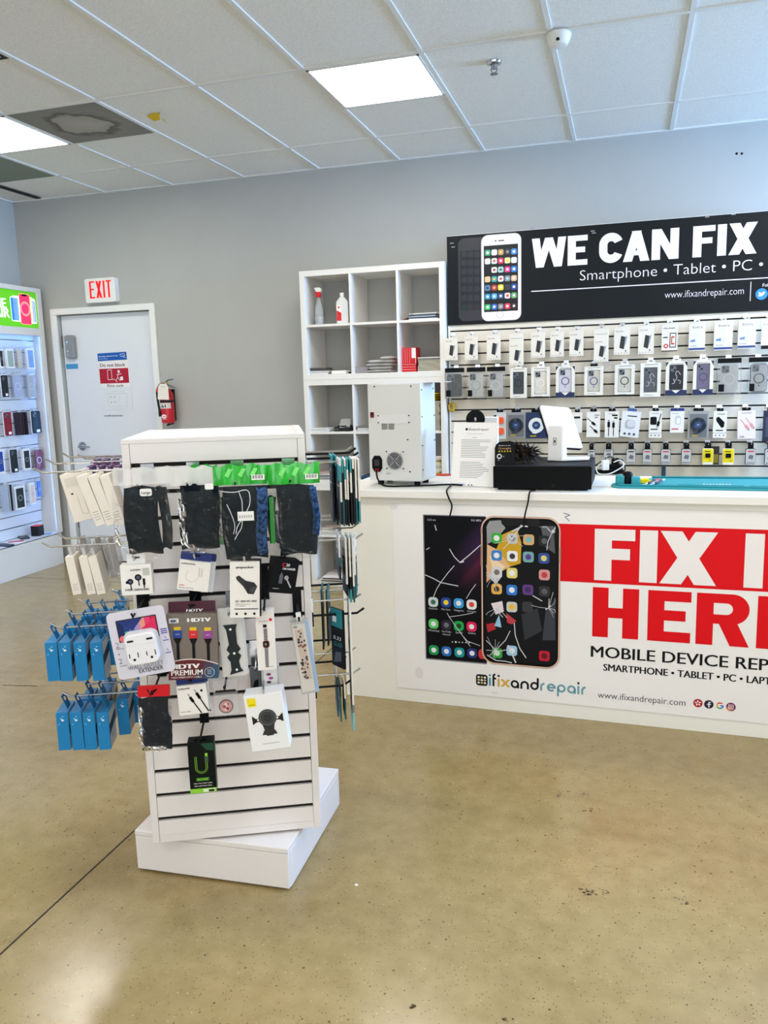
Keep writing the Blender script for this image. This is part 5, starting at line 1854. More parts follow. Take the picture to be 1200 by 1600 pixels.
for k in range(6):
    c_ = bfp(428 + k * 21, 971 + k)
    s.flat(disc(c_[0], c_[1], 0.003 + 0.0015 * (k == 1), 8), -0.0016, PAPER)
c_ = bfp(272, 213)
s.text('6:33 am', c_[0], c_[1], 0.009, -0.0016, LB)
c_ = bfp(545, 217)
s.text('5G 88%', c_[0], c_[1], 0.009, -0.0016, LB, w=0.045)
s.build('black_phone_picture', t)
rc = random.Random(4)


def crack(mb, pts, w_=0.003, y=-0.003, m=None):
    mb.strip([bfp(*q) for q in pts], w_, y, m or CRK)


CRK = M((216, 218, 222), 0.35)
s = MB()
for pts, w_ in (([(258, 552), (310, 575), (355, 600), (465, 622)], 0.004), ([(355, 600), (330, 640), (310, 690)], 0.003), ([(355, 600), (400, 540), (440, 495)], 0.003),
                ([(410, 390), (440, 440), (475, 475), (520, 440), (560, 405), (605, 365)], 0.0035), ([(475, 475), (500, 468)], 0.006), ([(515, 700), (545, 650), (575, 610)], 0.0025),
                ([(395, 790), (408, 815), (480, 805), (560, 790)], 0.0025), ([(408, 815), (440, 860), (490, 930), (540, 1000)], 0.0025), ([(318, 240), (328, 275)], 0.004),
                ([(490, 930), (520, 965), (600, 995)], 0.0025), ([(265, 395), (285, 382)], 0.003)):
    crack(s, pts, w_, -0.0022)
s.build('crack_picture', t)
# the gold phone picture with the broken glass
s = MB()
g0, g1 = bfp(607, 185), bfp(1103, 1142)
gx0, gx1, gz0, gz1 = bfp(609, 600)[0], bfp(1102, 600)[0], (bfp(625, 1105)[1] + bfp(1085, 1142)[1]) / 2, (bfp(640, 182)[1] + bfp(1070, 195)[1]) / 2
gw, gh = gx1 - gx0, gz1 - gz0
gc = ((gx0 + gx1) / 2, (gz0 + gz1) / 2)
s.flat(rrect(gc[0], gc[1], gw, gh, 0.058, 8), -0.0030, M((196, 150, 126), 0.35))
s.flat(rrect(gc[0], gc[1], gw - 0.006, gh - 0.006, 0.055, 8), -0.0032, M((232, 196, 172), 0.35))
s.flat(rrect(gc[0], gc[1], gw - 0.013, gh - 0.013, 0.052, 8), -0.0034, M((8, 8, 10), 0.4, spec=0.15))
s.flat(rrect(gc[0], gc[1], gw - 0.036, gh - 0.036, 0.042, 8), -0.0036, M((18, 19, 22), 0.4, spec=0.15))
P6 = lambda pts: [bfp(*q) for q in pts]
for k, (pts, col) in enumerate((
        ([(660, 215), (730, 210), (760, 260), (700, 330), (645, 360), (642, 250)], (150, 150, 152)),
        ([(980, 250), (1060, 245), (1070, 420), (1010, 380)], (86, 86, 90)),
        ([(740, 300), (830, 262), (860, 350), (855, 480), (790, 500), (700, 400)], (206, 160, 30)),
        ([(645, 360), (720, 400), (790, 500), (680, 560), (642, 600)], (226, 180, 130)),
        ([(660, 430), (760, 500), (690, 560)], (240, 214, 176)),
        ([(650, 560), (720, 500), (740, 560), (700, 610)], (200, 200, 202)),
        ([(1010, 780), (1070, 700), (1072, 960), (990, 960)], (54, 58, 66)),
        ([(860, 800), (960, 760), (990, 900), (880, 960)], (44, 46, 52)),
        ([(670, 730), (740, 715), (750, 780), (700, 800)], (236, 220, 222)),
        ([(640, 860), (690, 850), (700, 890), (650, 910)], (180, 40, 46)),
        ([(690, 870), (720, 800), (735, 880)], (150, 200, 226)),
        ([(765, 790), (830, 840), (800, 860), (770, 850)], (190, 60, 70)))):
    s.flat(P6(pts), -0.0038 - 0.00005 * k, M(col, 0.35))
ph = {(705, 322): ((60, 170, 60), W3), (803, 325): ((200, 196, 190), (120, 120, 120)), (905, 332): ((220, 170, 110), (110, 190, 200)), (1003, 340): ((30, 30, 32), (90, 90, 94)),
      (705, 430): ((60, 130, 200), W3), (803, 435): (W3, (60, 60, 60)), (903, 440): ((120, 170, 170), (90, 60, 150)), (1000, 448): ((50, 80, 150), (220, 210, 120)),
      (706, 535): ((216, 216, 216), (120, 110, 110)), (801, 540): ((226, 214, 120), W3), (1003, 552): ((214, 150, 150), (190, 60, 70)),
      (705, 640): ((230, 176, 80), (60, 50, 40)), (800, 646): ((40, 120, 210), W3), (900, 645): ((96, 60, 130), (60, 40, 90)), (1003, 655): ((44, 44, 46), (90, 90, 90)),
      (800, 752): ((206, 206, 200), (240, 190, 50)), (898, 752): ((54, 54, 58), None), (708, 1040): ((50, 160, 70), (210, 230, 210)), (800, 1025): ((160, 200, 230), W3), (1003, 1058): ((190, 24, 50), (90, 16, 30))}
for (x, y), (m1, m2) in ph.items():
    c_ = bfp(x, y)
    s.flat(rrect(c_[0], c_[1], 0.047, 0.047, 0.012), -0.0046, M(m1, 0.35))
    if m2:
        s.flat(disc(c_[0], c_[1], 0.013, 12), -0.0049, M(m2, 0.35))
nq = bfp(853, 222)
s.flat(rrect(nq[0], nq[1], 0.165, 0.034, 0.014), -0.0052, M((14, 14, 16), 0.3))
for x, y, hh in ((609, 275, 0.02), (609, 400, 0.05), (609, 460, 0.05), (1103, 430, 0.07)):
    c_ = bfp(x, y)
    s.rect(c_[0] - 0.003, c_[1] - hh / 2, c_[0] + 0.003, c_[1] + hh / 2, -0.0053, M((160, 120, 100), 0.35))
s.build('gold_phone_picture', t)
s = MB()
hubs = [(800, 320), (690, 560), (700, 760), (690, 1030), (1050, 290), (1030, 760)]
for hx, hy in hubs:
    for k in range(7):
        a_ = rc.uniform(0, 2 * PI)
        l_ = rc.uniform(35, 120)
        p_ = [(hx, hy)]
        for j in range(2):
            a_ += rc.uniform(-0.35, 0.35)
            p_.append((p_[-1][0] + l_ / 2 * math.cos(a_), p_[-1][1] + l_ / 2 * math.sin(a_)))
        p_ = [(min(max(x, 640), 1070), min(max(y, 250), 1105)) for x, y in p_]
        crack(s, p_, rc.uniform(0.001, 0.003), -0.0056)
    for k in range(2):
        a_ = rc.uniform(0, 6)
        s.flat(P6([(hx, hy), (hx + 22 * math.cos(a_), hy + 22 * math.sin(a_)), (hx + 20 * math.cos(a_ + 0.5), hy + 20 * math.sin(a_ + 0.5))]), -0.0055, CRK)
for pts, w_ in (([(640, 960), (700, 1020), (760, 960), (790, 900)], 0.003), ([(815, 850), (822, 930), (850, 1010), (890, 1070)], 0.004), ([(800, 280), (870, 245), (900, 250)], 0.006), ([(930, 680), (990, 715)], 0.004), ([(860, 240), (800, 330), (780, 300)], 0.005), ([(645, 1050), (700, 1085), (760, 1090), (800, 1100)], 0.004), ([(775, 990), (800, 1040), (825, 1100)], 0.006)):
    crack(s, pts, w_, -0.0058)
s.build('broken_glass_picture', t)

# ---- two loose black leads over the counter edge
for nm, pts in (('black lead hanging over the counter edge from the paper stand', [(706, 757), (698, 762), (701, 778), (706, 790), (703, 806)]), ('black and white lead hanging over the counter edge below the cash drawer', [(836, 766), (828, 770), (825, 785), (820, 806), (818, 828)])):
    pp = []
    for k, (u, v) in enumerate(pts):
        q = at(u, v, z=CTOP + 0.004) if k == 0 else at(u, v, pl=(CO - CNA * 0.04, CNA))
        pp.append(q)
    q1 = pp[1].copy()
    q1.z = CTOP + 0.006
    pp[1] = q1
    tag(MB().tube(smooth_path(pp, 6), 0.0035, BLACK, 8).build('cable'), nm, 'cable', 'leads over the counter edge')

# ---- white machine with fan
mq = at(578, 750, z=CTOP + 0.02)
MYAW = math.radians(-8)
MW, MD, MH = 0.268, 0.185, 0.452
t = thing('desktop_machine', 'white metal desktop machine with rear fan standing on the counter', 'machine', (-1.165, 3.60, CTOP), MYAW)
MM = M((214, 214, 210), 0.35)
s = MB().box(0, 0, 0.022, MW, MD, 0.022 + MH, MM)
s.build('cabinet', t, 0.004, 2)
z0 = 0.022
s = MB()
s.box(MW * 0.18, -0.0015, z0 + MH * 0.595, MW * 0.78, 0, z0 + MH * 0.685, M((220, 220, 218), 0.3))
s.build('cover_plate', t, 0.0006)
s = MB()
for x, z in ((0.14, 0.975), (0.83, 0.97), (0.2, 0.675), (0.78, 0.675), (0.2, 0.605), (0.78, 0.605), (0.75, 0.43), (0.78, 0.1), (0.34, 0.305), (0.66, 0.305), (0.34, 0.13), (0.66, 0.13)):
    s.plate(disc(MW * x, z0 + MH * z, 0.0035, 8), -0.003, 0, DARK)
for x, z in ((0.06, 0.93), (0.06, 0.66), (0.06, 0.37), (0.06, 0.12), (0.85, 0.94), (0.9, 0.66), (0.9, 0.4)):
    s.T = Matrix.Translation((MW, 0, 0)) @ Matrix.Rotation(PI / 2, 4, 'Z')
    s.plate(disc(MD * x, z0 + MH * z, 0.003, 8), -0.003, 0, DARK)
s.T = None
s.build('screw', t)
s = MB()
for i in (0, 1):
    for j in range(6):
        s.rect(MW * (0.26 + 0.13 * i), z0 + MH * 0.535 + j * 0.005, MW * (0.26 + 0.13 * i) + 0.03, z0 + MH * 0.535 + j * 0.005 + 0.0028, -0.0008, DARK)
s.build('vent', t)
fc = (MW * 0.5, z0 + MH * 0.21)
s = MB().ring(fc[0], fc[1], 0.0, 0.041, -0.0008, M((40, 40, 42), 0.5), 28)
for r_ in (0.012, 0.02, 0.028, 0.036, 0.041):
    s.tube([(fc[0] + r_ * math.cos(q), -0.005, fc[1] + r_ * math.sin(q)) for q in [2 * PI * j / 28 for j in range(29)]], 0.0014, M((176, 178, 180), 0.4), 6)
for a_ in (PI / 4, 3 * PI / 4):
    s.tube([(fc[0] + q * 0.053 * math.cos(a_), -0.006, fc[1] + q * 0.053 * math.sin(a_)) for q in (-1, 1)], 0.0014, M((176, 178, 180), 0.4), 6)
s.build('fan_grille', t)
s = MB().plate(rrect(MW * 0.085, z0 + MH * 0.685, 0.017, 0.026, 0.003), -0.006, 0, M((120, 24, 30), 0.35))
s.rect(MW * 0.085 - 0.006, z0 + MH * 0.685 - 0.002, MW * 0.085 + 0.006, z0 + MH * 0.685 + 0.01, -0.0064, M((60, 14, 20), 0.3))
s.build('switch', t)
s = MB().plate([(0.018, z0 + 0.075), (0.018, z0 + 0.1), (0.03, z0 + 0.118), (0.056, z0 + 0.118), (0.068, z0 + 0.1), (0.068, z0 + 0.06), (0.056, z0 + 0.042), (0.03, z0 + 0.042), (0.018, z0 + 0.06)], -0.008, 0, BLACK)
s.plate(rrect(0.043, z0 + 0.05, 0.02, 0.014, 0.002), -0.011, -0.008, M((130, 20, 30), 0.35))
s.rect(0.03, z0 + 0.07, 0.056, z0 + 0.1, -0.0086, M((50, 50, 54), 0.4))
s.build('power_inlet', t)
MB().text('220V', 0.085, z0 + 0.03, 0.009, -0.0008, M((40, 90, 160), 0.5), shear=0.3).build('lettering', t)
for x, y in ((0.04, 0.04), (MW - 0.04, 0.04), (0.04, MD - 0.04), (MW - 0.04, MD - 0.04)):
    MB().lathe([(0.014, 0), (0.016, 0.022)], BLACK, 14, c=(x, y, 0)).build('foot', t)
tm = t.matrix_world
ca = [tm @ Vector((0.043, -0.016, z0 + 0.05)), tm @ Vector((0.06, -0.04, 0.035)), tm @ Vector((0.1, -0.055, 0.006)), tm @ Vector((0.2, -0.05, 0.006)), tm @ Vector((0.3, 0.0, 0.006)), tm @ Vector((0.38, 0.05, 0.006)), tm @ Vector((0.45, 0.04, 0.006))]
tag(MB().tube(smooth_path(ca, 8), 0.004, BLACK, 8).build('power_cable'), 'black mains cable of the white machine running along the counter', 'cable')
c0 = at(690, 742, z=CTOP + 0.006)
tag(MB().tube(smooth_path([c0 + Vector((-0.06, 0.03, 0)), c0, c0 + Vector((0.05, -0.02, 0.004)), c0 + Vector((0.09, 0.0, 0))], 6), 0.006, M((214, 84, 56), 0.5), 8).build('cable'), 'short orange cable end lying behind the paper stand', 'cable')
tag(MB().slab([(x - 0.965, y + 3.665) for x, y in rrect(0, 0, 0.35, 0.12, 0.0)], CTOP + MH + 0.0225, CTOP + MH + 0.0255, M((226, 224, 232), 0.5)).build('plastic_sheet'), 'thin pale sheet lying on top of the white machine', 'sheet')

# ---- paper stand
a, c = at(706, 757, z=CTOP), at(773, 763, z=CTOP)
sy = math.atan2(c.y - a.y, c.x - a.x) * 0.5
t = thing('paper_stand', 'printed policy page in a leaning stand beside the cash drawer', 'document stand', (-0.775, 3.60, CTOP), sy, pitch=-0.16)
pw_, phh = 0.222, 0.295
MB().plate(rrect(pw_ / 2, phh / 2, pw_, phh, 0.004), 0.001, 0.004, CLEAR).box(0, 0.0, 0, pw_, 0.05, 0.003, CLEAR).build('holder', t)
MB().box(0.002, -0.0005, 0.003, pw_ - 0.002, 0.001, phh - 0.002, M((244, 241, 236), 0.6)).build('page', t)
L = MB()
TX = M((150, 148, 146), 0.6)
L.flat(rrect(0.068, 0.262, 0.011, 0.011, 0.003), -0.0012, INK)
L.text('ifixandrepair', 0.078, 0.257, 0.011, -0.0012, INK, w=0.1)
L.text('CELLPHONE REPAIR POLICY', 0.07, 0.24, 0.004, -0.0012, TX, w=0.085)
L.text('NOTICE', 0.1, 0.222, 0.004, -0.0012, INK)
rn = random.Random(2)
z = 0.212
while z > 0.04:
    if not 0.115 < z < 0.128:
        L.rect(0.045, z, 0.045 + rn.uniform(0.09, 0.145), z + 0.0022, -0.0012, TX)
    z -= 0.0078
L.rect(0.0, 0.006, 0.075, 0.011, -0.0012, M((140, 170, 220), 0.5))
L.rect(0.09, 0.005, 0.097, 0.01, -0.0012, INK)
L.rect(0.105, 0.005, 0.112, 0.01, -0.0012, INK)
L.build('print', t)

# ---- cash drawer, review card, duster, terminal
t = thing('cash_drawer', 'black metal cash drawer on the counter under the white terminal', 'cash drawer', (-0.555, 3.475, CTOP), math.radians(-0.5))
DW, DD, DH = 0.42, 0.40, 0.108
BM = M((6, 7, 8), 0.55, noise=0.1, scale=300, spec=0.12)
MB().box(0.004, 0.006, 0.008, DW - 0.004, DD, DH, M((34, 34, 36), 0.6, noise=0.1, scale=300, spec=0.15)).build('body', t, 0.003)
MB().box(0, 0, 0.008, DW, 0.006, DH - 0.003, BM).build('front', t, 0.002)
MB().lathe([(0.007, 0), (0.007, 0.004)], DARK, 12, c=(0, 0, 0)).build('lock', t).matrix_local = Matrix.Translation((DW * 0.62, -0.0005, 0.022)) @ Matrix.Rotation(PI / 2, 4, 'X')
for x in (0.03, DW - 0.03):
    for y in (0.03, DD - 0.03):
        MB().box(x - 0.012, y - 0.012, 0, x + 0.012, y + 0.012, 0.009, BLACK).build('foot', t)
DT = CTOP + DH
a = at(773, 722, y=3.50)
t = thing('review_card', 'black review card with five stars standing at the corner of the cash drawer', 'card stand', (a.x, 3.50, DT), 0.12, pitch=-0.1)
CWd = 0.088
MB().plate([(0, 0), (CWd, 0), (CWd, 0.075), (CWd - 0.006, 0.1), (CWd - 0.02, 0.105), (0.02, 0.102), (0.006, 0.09), (0, 0.075)], 0, 0.004, BLACK).box(0, 0, 0, CWd, 0.04, 0.003, BLACK).build('card', t)
L = MB()
L.text('Review us on', 0.018, 0.083, 0.005, -0.0008, PAPER, w=0.05)
L.text('Google', 0.016, 0.069, 0.009, -0.0008, M((200, 150, 110), 0.5), w=0.055)
for k in range(5):
    c_ = (0.02 + k * 0.012, 0.06)
    L.flat([(c_[0] + (0.0045 if i % 2 == 0 else 0.002) * math.cos(PI / 2 + i * PI / 5), c_[1] + (0.0045 if i % 2 == 0 else 0.002) * math.sin(PI / 2 + i * PI / 5)) for i in range(10)], -0.0008, YEL)
L.ring(0.02, 0.038, 0.007, 0.011, -0.0008, PAPER, 16)
L.text('+', 0.036, 0.034, 0.008, -0.0008, PAPER)
L.text('TAP', 0.012, 0.02, 0.004, -0.0008, PAPER)
L.build('lettering', t)
t = thing('feather_duster', 'dark brown feather duster lying on the cash drawer', 'feather duster', (-0.455, 3.575, DT + 0.035), 0.0)
rf = random.Random(5)
FB = [M((30, 24, 20), 0.8), M((48, 38, 30), 0.8), M((20, 17, 15), 0.8)]
s = MB()
for k in range(430):
    th, phi = rf.uniform(0, 2 * PI), rf.uniform(-0.9, 1.15)
    L_ = rf.uniform(0.04, 0.08)
    st_ = Vector((rf.uniform(-0.06, 0.05), rf.uniform(-0.02, 0.02), rf.uniform(-0.015, 0.02)))
    dv = Vector((0.55 * math.cos(th) + 0.35, math.sin(th) * 0.6, max(-0.32, math.sin(phi) * 0.75))).normalized()
    sd = dv.cross(Vector((rf.uniform(-1, 1), rf.uniform(-1, 1), 1))).normalized()
    wv = rf.uniform(0.002, 0.006)
    p1 = st_ + dv * L_ * 0.5 + Vector((0, 0, 0.008))
    p2 = st_ + dv * L_ + Vector((0, 0, rf.uniform(-0.02, 0.004)))
    for q in (p1, p2):
        q.z = max(q.z, -0.032)
    s.add([st_ - sd * wv * 0.5, st_ + sd * wv * 0.5, p1 + sd * wv, p2, p1 - sd * wv], [(0, 1, 2, 4), (4, 2, 3)], FB[k % 3])
s.build('feathers', t)
MB().tube([(-0.06, 0, 0.0), (-0.11, 0.07, -0.012), (-0.14, 0.16, -0.024)], 0.009, M((26, 22, 20), 0.4), 10).build('handle', t)

pos = thing('card_terminal', 'white point-of-sale terminal on a stand seen from behind', 'sales terminal', (-0.335, 3.70, DT), 0)
TW = M((236, 234, 230), 0.3)
px = lambda u, v, y: at(u, v, y=y) - Vector((-0.335, 3.70, DT))
A_ = px(855.2, 711, 3.66)
B_ = px(878.2, 717, 3.63)
A_.z = B_.z = 0.012
up = Vector((0, 0.012, 0.152))
back = Vector((0.02, 0.03, 0))
v = [A_, B_, B_ + up, A_ + up]
s = MB().add(v + [q + back for q in v], [(0, 1, 2, 3), (5, 4, 7, 6), (0, 4, 5, 1), (1, 5, 6, 2), (2, 6, 7, 3), (3, 7, 4, 0)], TW)
s.build('column', pos, 0.006, 3)
xa = (B_ - A_).normalized()
ft = [(A_.x, A_.y), (B_.x, B_.y), (B_.x + 0.115, B_.y + 0.05), (B_.x + 0.115, B_.y + 0.13), (B_.x - 0.02, B_.y + 0.12), (A_.x, A_.y + 0.06)]
MB().slab(ft, 0.004, 0.014, TW).build('base', pos, 0.003, 2)
MB().slab([(x * 0.97, y + 0.003) for x, y in ft], 0, 0.004, DARK).build('rubber_foot', pos)
m_ = (A_ + B_) / 2 + up * 0.52
nrm = xa.cross(up).normalized()
if nrm.y > 0:
    nrm = -nrm
s = MB()
zz_ = nrm.cross(xa) if (nrm.cross(xa)).z > 0 else -(nrm.cross(xa))
s.T = Matrix.Translation(m_ + nrm * 0.0012) @ Matrix((xa, -nrm, zz_)).transposed().to_4x4()
for w_, h_, r_, m__ in ((0.017, 0.033, 0.005, INK), (0.0125, 0.0285, 0.004, TW), (0.007, 0.016, 0.002, INK)):
    s.flat(rrect(0, 0, w_, h_, r_), -0.0004 * (1 + 10 * (0.02 - w_)), m__)
s.build('logo', pos)
TLp, TRp, BRp = px(843, 633, 3.79), px(890.5, 637, 3.87), px(911.5, 700.5, 3.80)
BLp = TLp + BRp - TRp
n_ = (TRp - TLp).cross(BLp - TLp).normalized()
if n_.y < 0:
    n_ = -n_
c4 = (TLp + TRp + BRp + BLp) / 4
ex, ez = (TRp - TLp), (TLp - BLp)
W_s, H_s = ex.length, ez.length
T_ = Matrix.Translation(c4) @ Matrix((ex.normalized(), n_, ez.normalized())).transposed().to_4x4()
s = MB()
s.T = T_
s.plate(rrect(0, 0, W_s, H_s, 0.012), -0.001, 0.011, TW)
s.build('housing', pos, 0.003, 2)
s = MB()
s.T = T_
s.plate(rrect(0, 0, W_s + 0.005, H_s + 0.003, 0.013), 0.011, 0.022, BLACK)
s.build('screen', pos)
jp = A_ + up * 0.9 + back + xa * 0.02
MB().tube([jp, c4 + ez * -0.1], 0.014, TW, 10).build('hinge', pos)

# ---- black disc lid, chargers and cables, repair mat
a = at(743, 655, y=3.80)
t = thing('round_stand', 'black round disc standing behind the policy page', 'disc stand', (a.x, 3.80, CTOP), 0.1)
MB().plate(disc(0, a.z - CTOP, 0.045, 32), -0.006, 0.006, BLACK, sm=True).build('disc', t, 0.002)
MB().plate(rrect(0, a.z - CTOP, 0.01, 0.018, 0.004), -0.008, -0.006, CHROME).build('clip', t)
MB().tube([(0, 0.004, a.z - CTOP - 0.02), (0, 0.01, 0.01)], 0.008, BLACK, 10).lathe([(0.05, 0), (0.05, 0.008), (0.01, 0.014)], BLACK, 24, c=(0, 0.01, 0)).build('stem', t)
a = at(764, 652, y=3.86)
t = thing('white_box', 'small white box standing behind the black disc', 'box', (a.x - 0.005, 3.9, CTOP), 0)
MB().box(-0.04, 0, 0, 0.04, 0.04, 0.30, PAPER).build('carton', t, 0.002)

CHP = at(952, 740, z=CTOP)
t = thing('charger_plug', 'white charger plug in the cable tangle beside the cash drawer', 'charger', (CHP.x - 0.02, CHP.y - 0.02, CTOP + 0.02), 0.3)
MB().box(-0.017, -0.014, 0, 0.017, 0.014, 0.05, PAPER).build('body', t, 0.004, 2)
MB().box(-0.008, -0.003, 0.05, -0.005, 0.003, 0.064, CHROME).box(0.005, -0.003, 0.05, 0.008, 0.003, 0.064, CHROME).build('prong', t)
t = thing('power_adapter', 'black power adapter under the white charger plug', 'adapter', (CHP.x + 0.03, CHP.y + 0.03, CTOP), -0.2)
MB().box(-0.03, -0.02, 0, 0.03, 0.02, 0.045, BLACK).box(-0.02, -0.014, 0.045, 0.016, 0.014, 0.075, BLACK).build('body', t, 0.004, 2)
t = thing('power_strip', 'black power strip lying in the cable tangle', 'power strip', (CHP.x - 0.03, CHP.y + 0.0, CTOP), 0.1)
MB().box(-0.1, -0.022, 0, 0.1, 0.022, 0.02, BLACK).build('body', t, 0.003)
q = lambda x, y, z: Vector((CHP.x + x, CHP.y + y, CTOP + z))
tag(MB().tube(smooth_path([q(-0.02, -0.02, 0.06), q(-0.06, -0.03, 0.035), q(-0.05, -0.05, 0.006), q(0.0, -0.06, 0.006), q(0.05, -0.04, 0.03), q(0.07, -0.03, 0.05), q(0.05, -0.03, 0.07), q(0.02, -0.03, 0.06)], 8), 0.0028, PAPER, 8).build('charging_cable'), 'white charging cable looped in front of the power strip', 'cable', None)
tag(MB().tube(smooth_path([q(0.03, 0.0, 0.06), q(0.06, -0.01, 0.07), q(0.075, -0.02, 0.02), q(0.04, -0.045, 0.005), q(-0.03, -0.05, 0.005), q(-0.09, -0.03, 0.008), q(-0.16, 0.02, 0.02)], 8), 0.003, BLACK, 8).build('charging_cable'), 'black cable looped over the white one beside the cash drawer', 'cable', None)
tag(MB().tube(smooth_path([q(0.03, 0.0, 0.07), q(0.0, 0.01, 0.085), q(-0.04, 0.0, 0.06), q(-0.09, 0.01, 0.03), q(-0.16, 0.04, 0.012)], 8), 0.003, M((60, 60, 62), 0.5), 8).build('charging_cable'), 'dark grey cable arching over the power strip', 'cable', None)

t = thing('repair_mat', 'teal silicone repair mat with raised pockets on the counter', 'repair mat', (0, 0, CTOP), 0)
TM = M((46, 150, 158), 0.5, noise=0.03, scale=30)
TM2 = M((28, 130, 142), 0.5)
fl_, fr_, bl_, br_ = (-0.045, 3.585), (1.35, 3.50), (0.10, 3.885), (1.4, 3.90)
MB().slab([(fl_[0] + 0.02, fl_[1] - 0.012), fr_, br_, (bl_[0] - 0.06, bl_[1]), (fl_[0] - 0.01, 3.68), (fl_[0] - 0.012, 3.61)], 0, 0.009, TM).build('sheet', t, 0.003)
s = MB()
for a, c_, w_ in ((fl_, fr_, 0.012), (bl_, br_, 0.012), (fl_, (fl_[0] + 0.02, 3.70), 0.012)):
    s.tube([(a[0] + 0.02, a[1] + 0.004, 0.012), (c_[0], c_[1] + 0.004, 0.012)], 0.006, TM2, 8)
for x0, x1 in ((0.22, 0.48), (0.5, 0.62), (0.64, 0.86), (0.88, 1.2)):
    y_ = fl_[1] + (x0 + 0.045) / 1.395 * (fr_[1] - fl_[1])
    for yy in (0.016, 0.06):
        s.tube([(x0, y_ + yy, 0.010), (x1, y_ + yy - (x1 - x0) * 0.06, 0.010)], 0.004, TM2, 6)
    s.tube([(x0, y_ + 0.016, 0.010), (x0, y_ + 0.06, 0.010)], 0.004, TM2, 6)
s.build('raised_rim', t)
s = MB()
for x, y in ((-0.02, 3.63), (0.045, 3.62)):
    MB().slab([(x - 0.018, y - 0.012), (x + 0.018, y - 0.012), (x + 0.02, y + 0.035), (x - 0.02, y + 0.035)], 0.0092, 0.05 if x < 0 else 0.045, TM).build('tool_holder', t, 0.004, 2)
MB().text('REPAIR MAT', 0.62, 3.72, 0.001, 0, PAPER) if False else None
a = at(865 / 4.2857 + 920, 757, z=CTOP + 0.0095)
s = MB()
for k in range(9):
    s.box(a.x - 0.06 + k * 0.013, a.y - 0.004, 0.0092, a.x - 0.052 + k * 0.013, a.y + 0.01, 0.0098, PAPER)
s.build('lettering', t)
bx('green_mark', 0.10, 3.745, 0.009, 0.16, 3.765, 0.0098, M((40, 150, 70), 0.5), t)
t = thing('round_tool', 'black round tool standing in the teal tool holder', 'tool', (0.012, 3.645, CTOP + 0.0095))
MB().lathe([(0.02, 0), (0.021, 0.045), (0.016, 0.055), (0.004, 0.058)], BLACK, 18).build('body', t)
for k, (c1_, c2_, lab) in enumerate((((236, 200, 40), (30, 34, 60), 'yellow and blue screwdriver'), ((40, 40, 46), (206, 40, 50), 'black and red screwdriver'), ((206, 206, 210), (206, 50, 60), 'silver and red screwdriver'), ((60, 60, 64), (190, 190, 194), 'grey screwdriver'))):
    x = 0.085 + 0.014 * k
    t = thing('screwdriver', lab + ' lying on the teal mat beside the tool holder', 'screwdriver', (x, 3.63, CTOP + 0.015 + 0.003 * (k % 2)), -0.55, 'screwdrivers on the teal mat')
    MB().tube([(0, 0, 0), (0.0, 0.055, 0.006)], [0.0055, 0.005], M(c1_, 0.4), 10).build('handle', t)
    MB().tube([(0, 0.055, 0.006), (0.0, 0.075, 0.008)], 0.005, M(c2_, 0.4), 10).build('cap', t)
    MB().tube([(0, -0.035, -0.003), (0.0, 0.0, 0.0)], 0.002, STEEL, 6).build('blade', t)
t = thing('sticky_tape', 'yellow sticky pad lying on the teal mat behind the screwdrivers', 'sticky pad', (0.08, 3.70, CTOP + 0.0095), 0.4)
MB().box(-0.02, -0.02, 0, 0.02, 0.02, 0.02, YEL).build('pad', t, 0.002)
a = at(1037, 738, y=WY - 0.02)
tag(MB().box(a.x - 0.012, WY - 0.022, a.z - 0.03, a.x + 0.012, WY - 0.002, a.z + 0.04, M((46, 76, 104), 0.5)).build('blue_clip'), 'dark blue clip hanging low on the slat wall above the teal mat', 'clip')
# ---------------------------------------------------------------- spinner display
TYAW = math.radians(24.51)
TBL = Vector((-1.331, 1.896, 0))
TDX = Vector((math.cos(TYAW), math.sin(TYAW), 0))
TNX = Vector((-math.sin(TYAW), math.cos(TYAW), 0))
TWD = 0.504
TC = TBL + TDX * TWD / 2 + TNX * TWD / 2
TBR = TBL + TDX * TWD
SPW = M((231, 225, 221), 0.38, noise=0.01, scale=5)
root = thing('spinner_display', 'white four-sided slat spinner display on a square plinth', 'display stand', (-1.195, 2.222, 0))
RL = Matrix.Translation(-Vector((-1.195, 2.222, 0)))
BT = RL @ Matrix.Translation((-1.195, 2.222, 0)) @ Matrix.Rotation(math.radians(2.64), 4, 'Z')
hw = 0.2525
s = MB()
s.T = BT
s.box(-hw, -hw, 0.007, hw, -hw + 0.016, 0.118, SPW).box(-hw, hw - 0.016, 0.002, hw, hw, 0.118, SPW)
s.box(-hw, -hw + 0.0165, 0.002, -hw + 0.016, hw - 0.0165, 0.118, SPW).box(hw - 0.016, -hw + 0.0165, 0.002, hw, hw - 0.0165, 0.118, SPW)
s.build('plinth', root, 0.0015)
s = MB()
s.T = BT
s.box(-hw - 0.001, -hw - 0.001, 0.1195, hw + 0.001, hw + 0.001, 0.137, SPW)
s.build('plinth_top', root, 0.0025, 2)
MB().lathe([(0.12, 0.137), (0.12, 0.1455)], STEEL, 24).build('turntable', root)
TZ0, TZ1 = 0.1455, 1.352
SLOTS = [0.2202 + 0.0757 * k for k in range(15)]
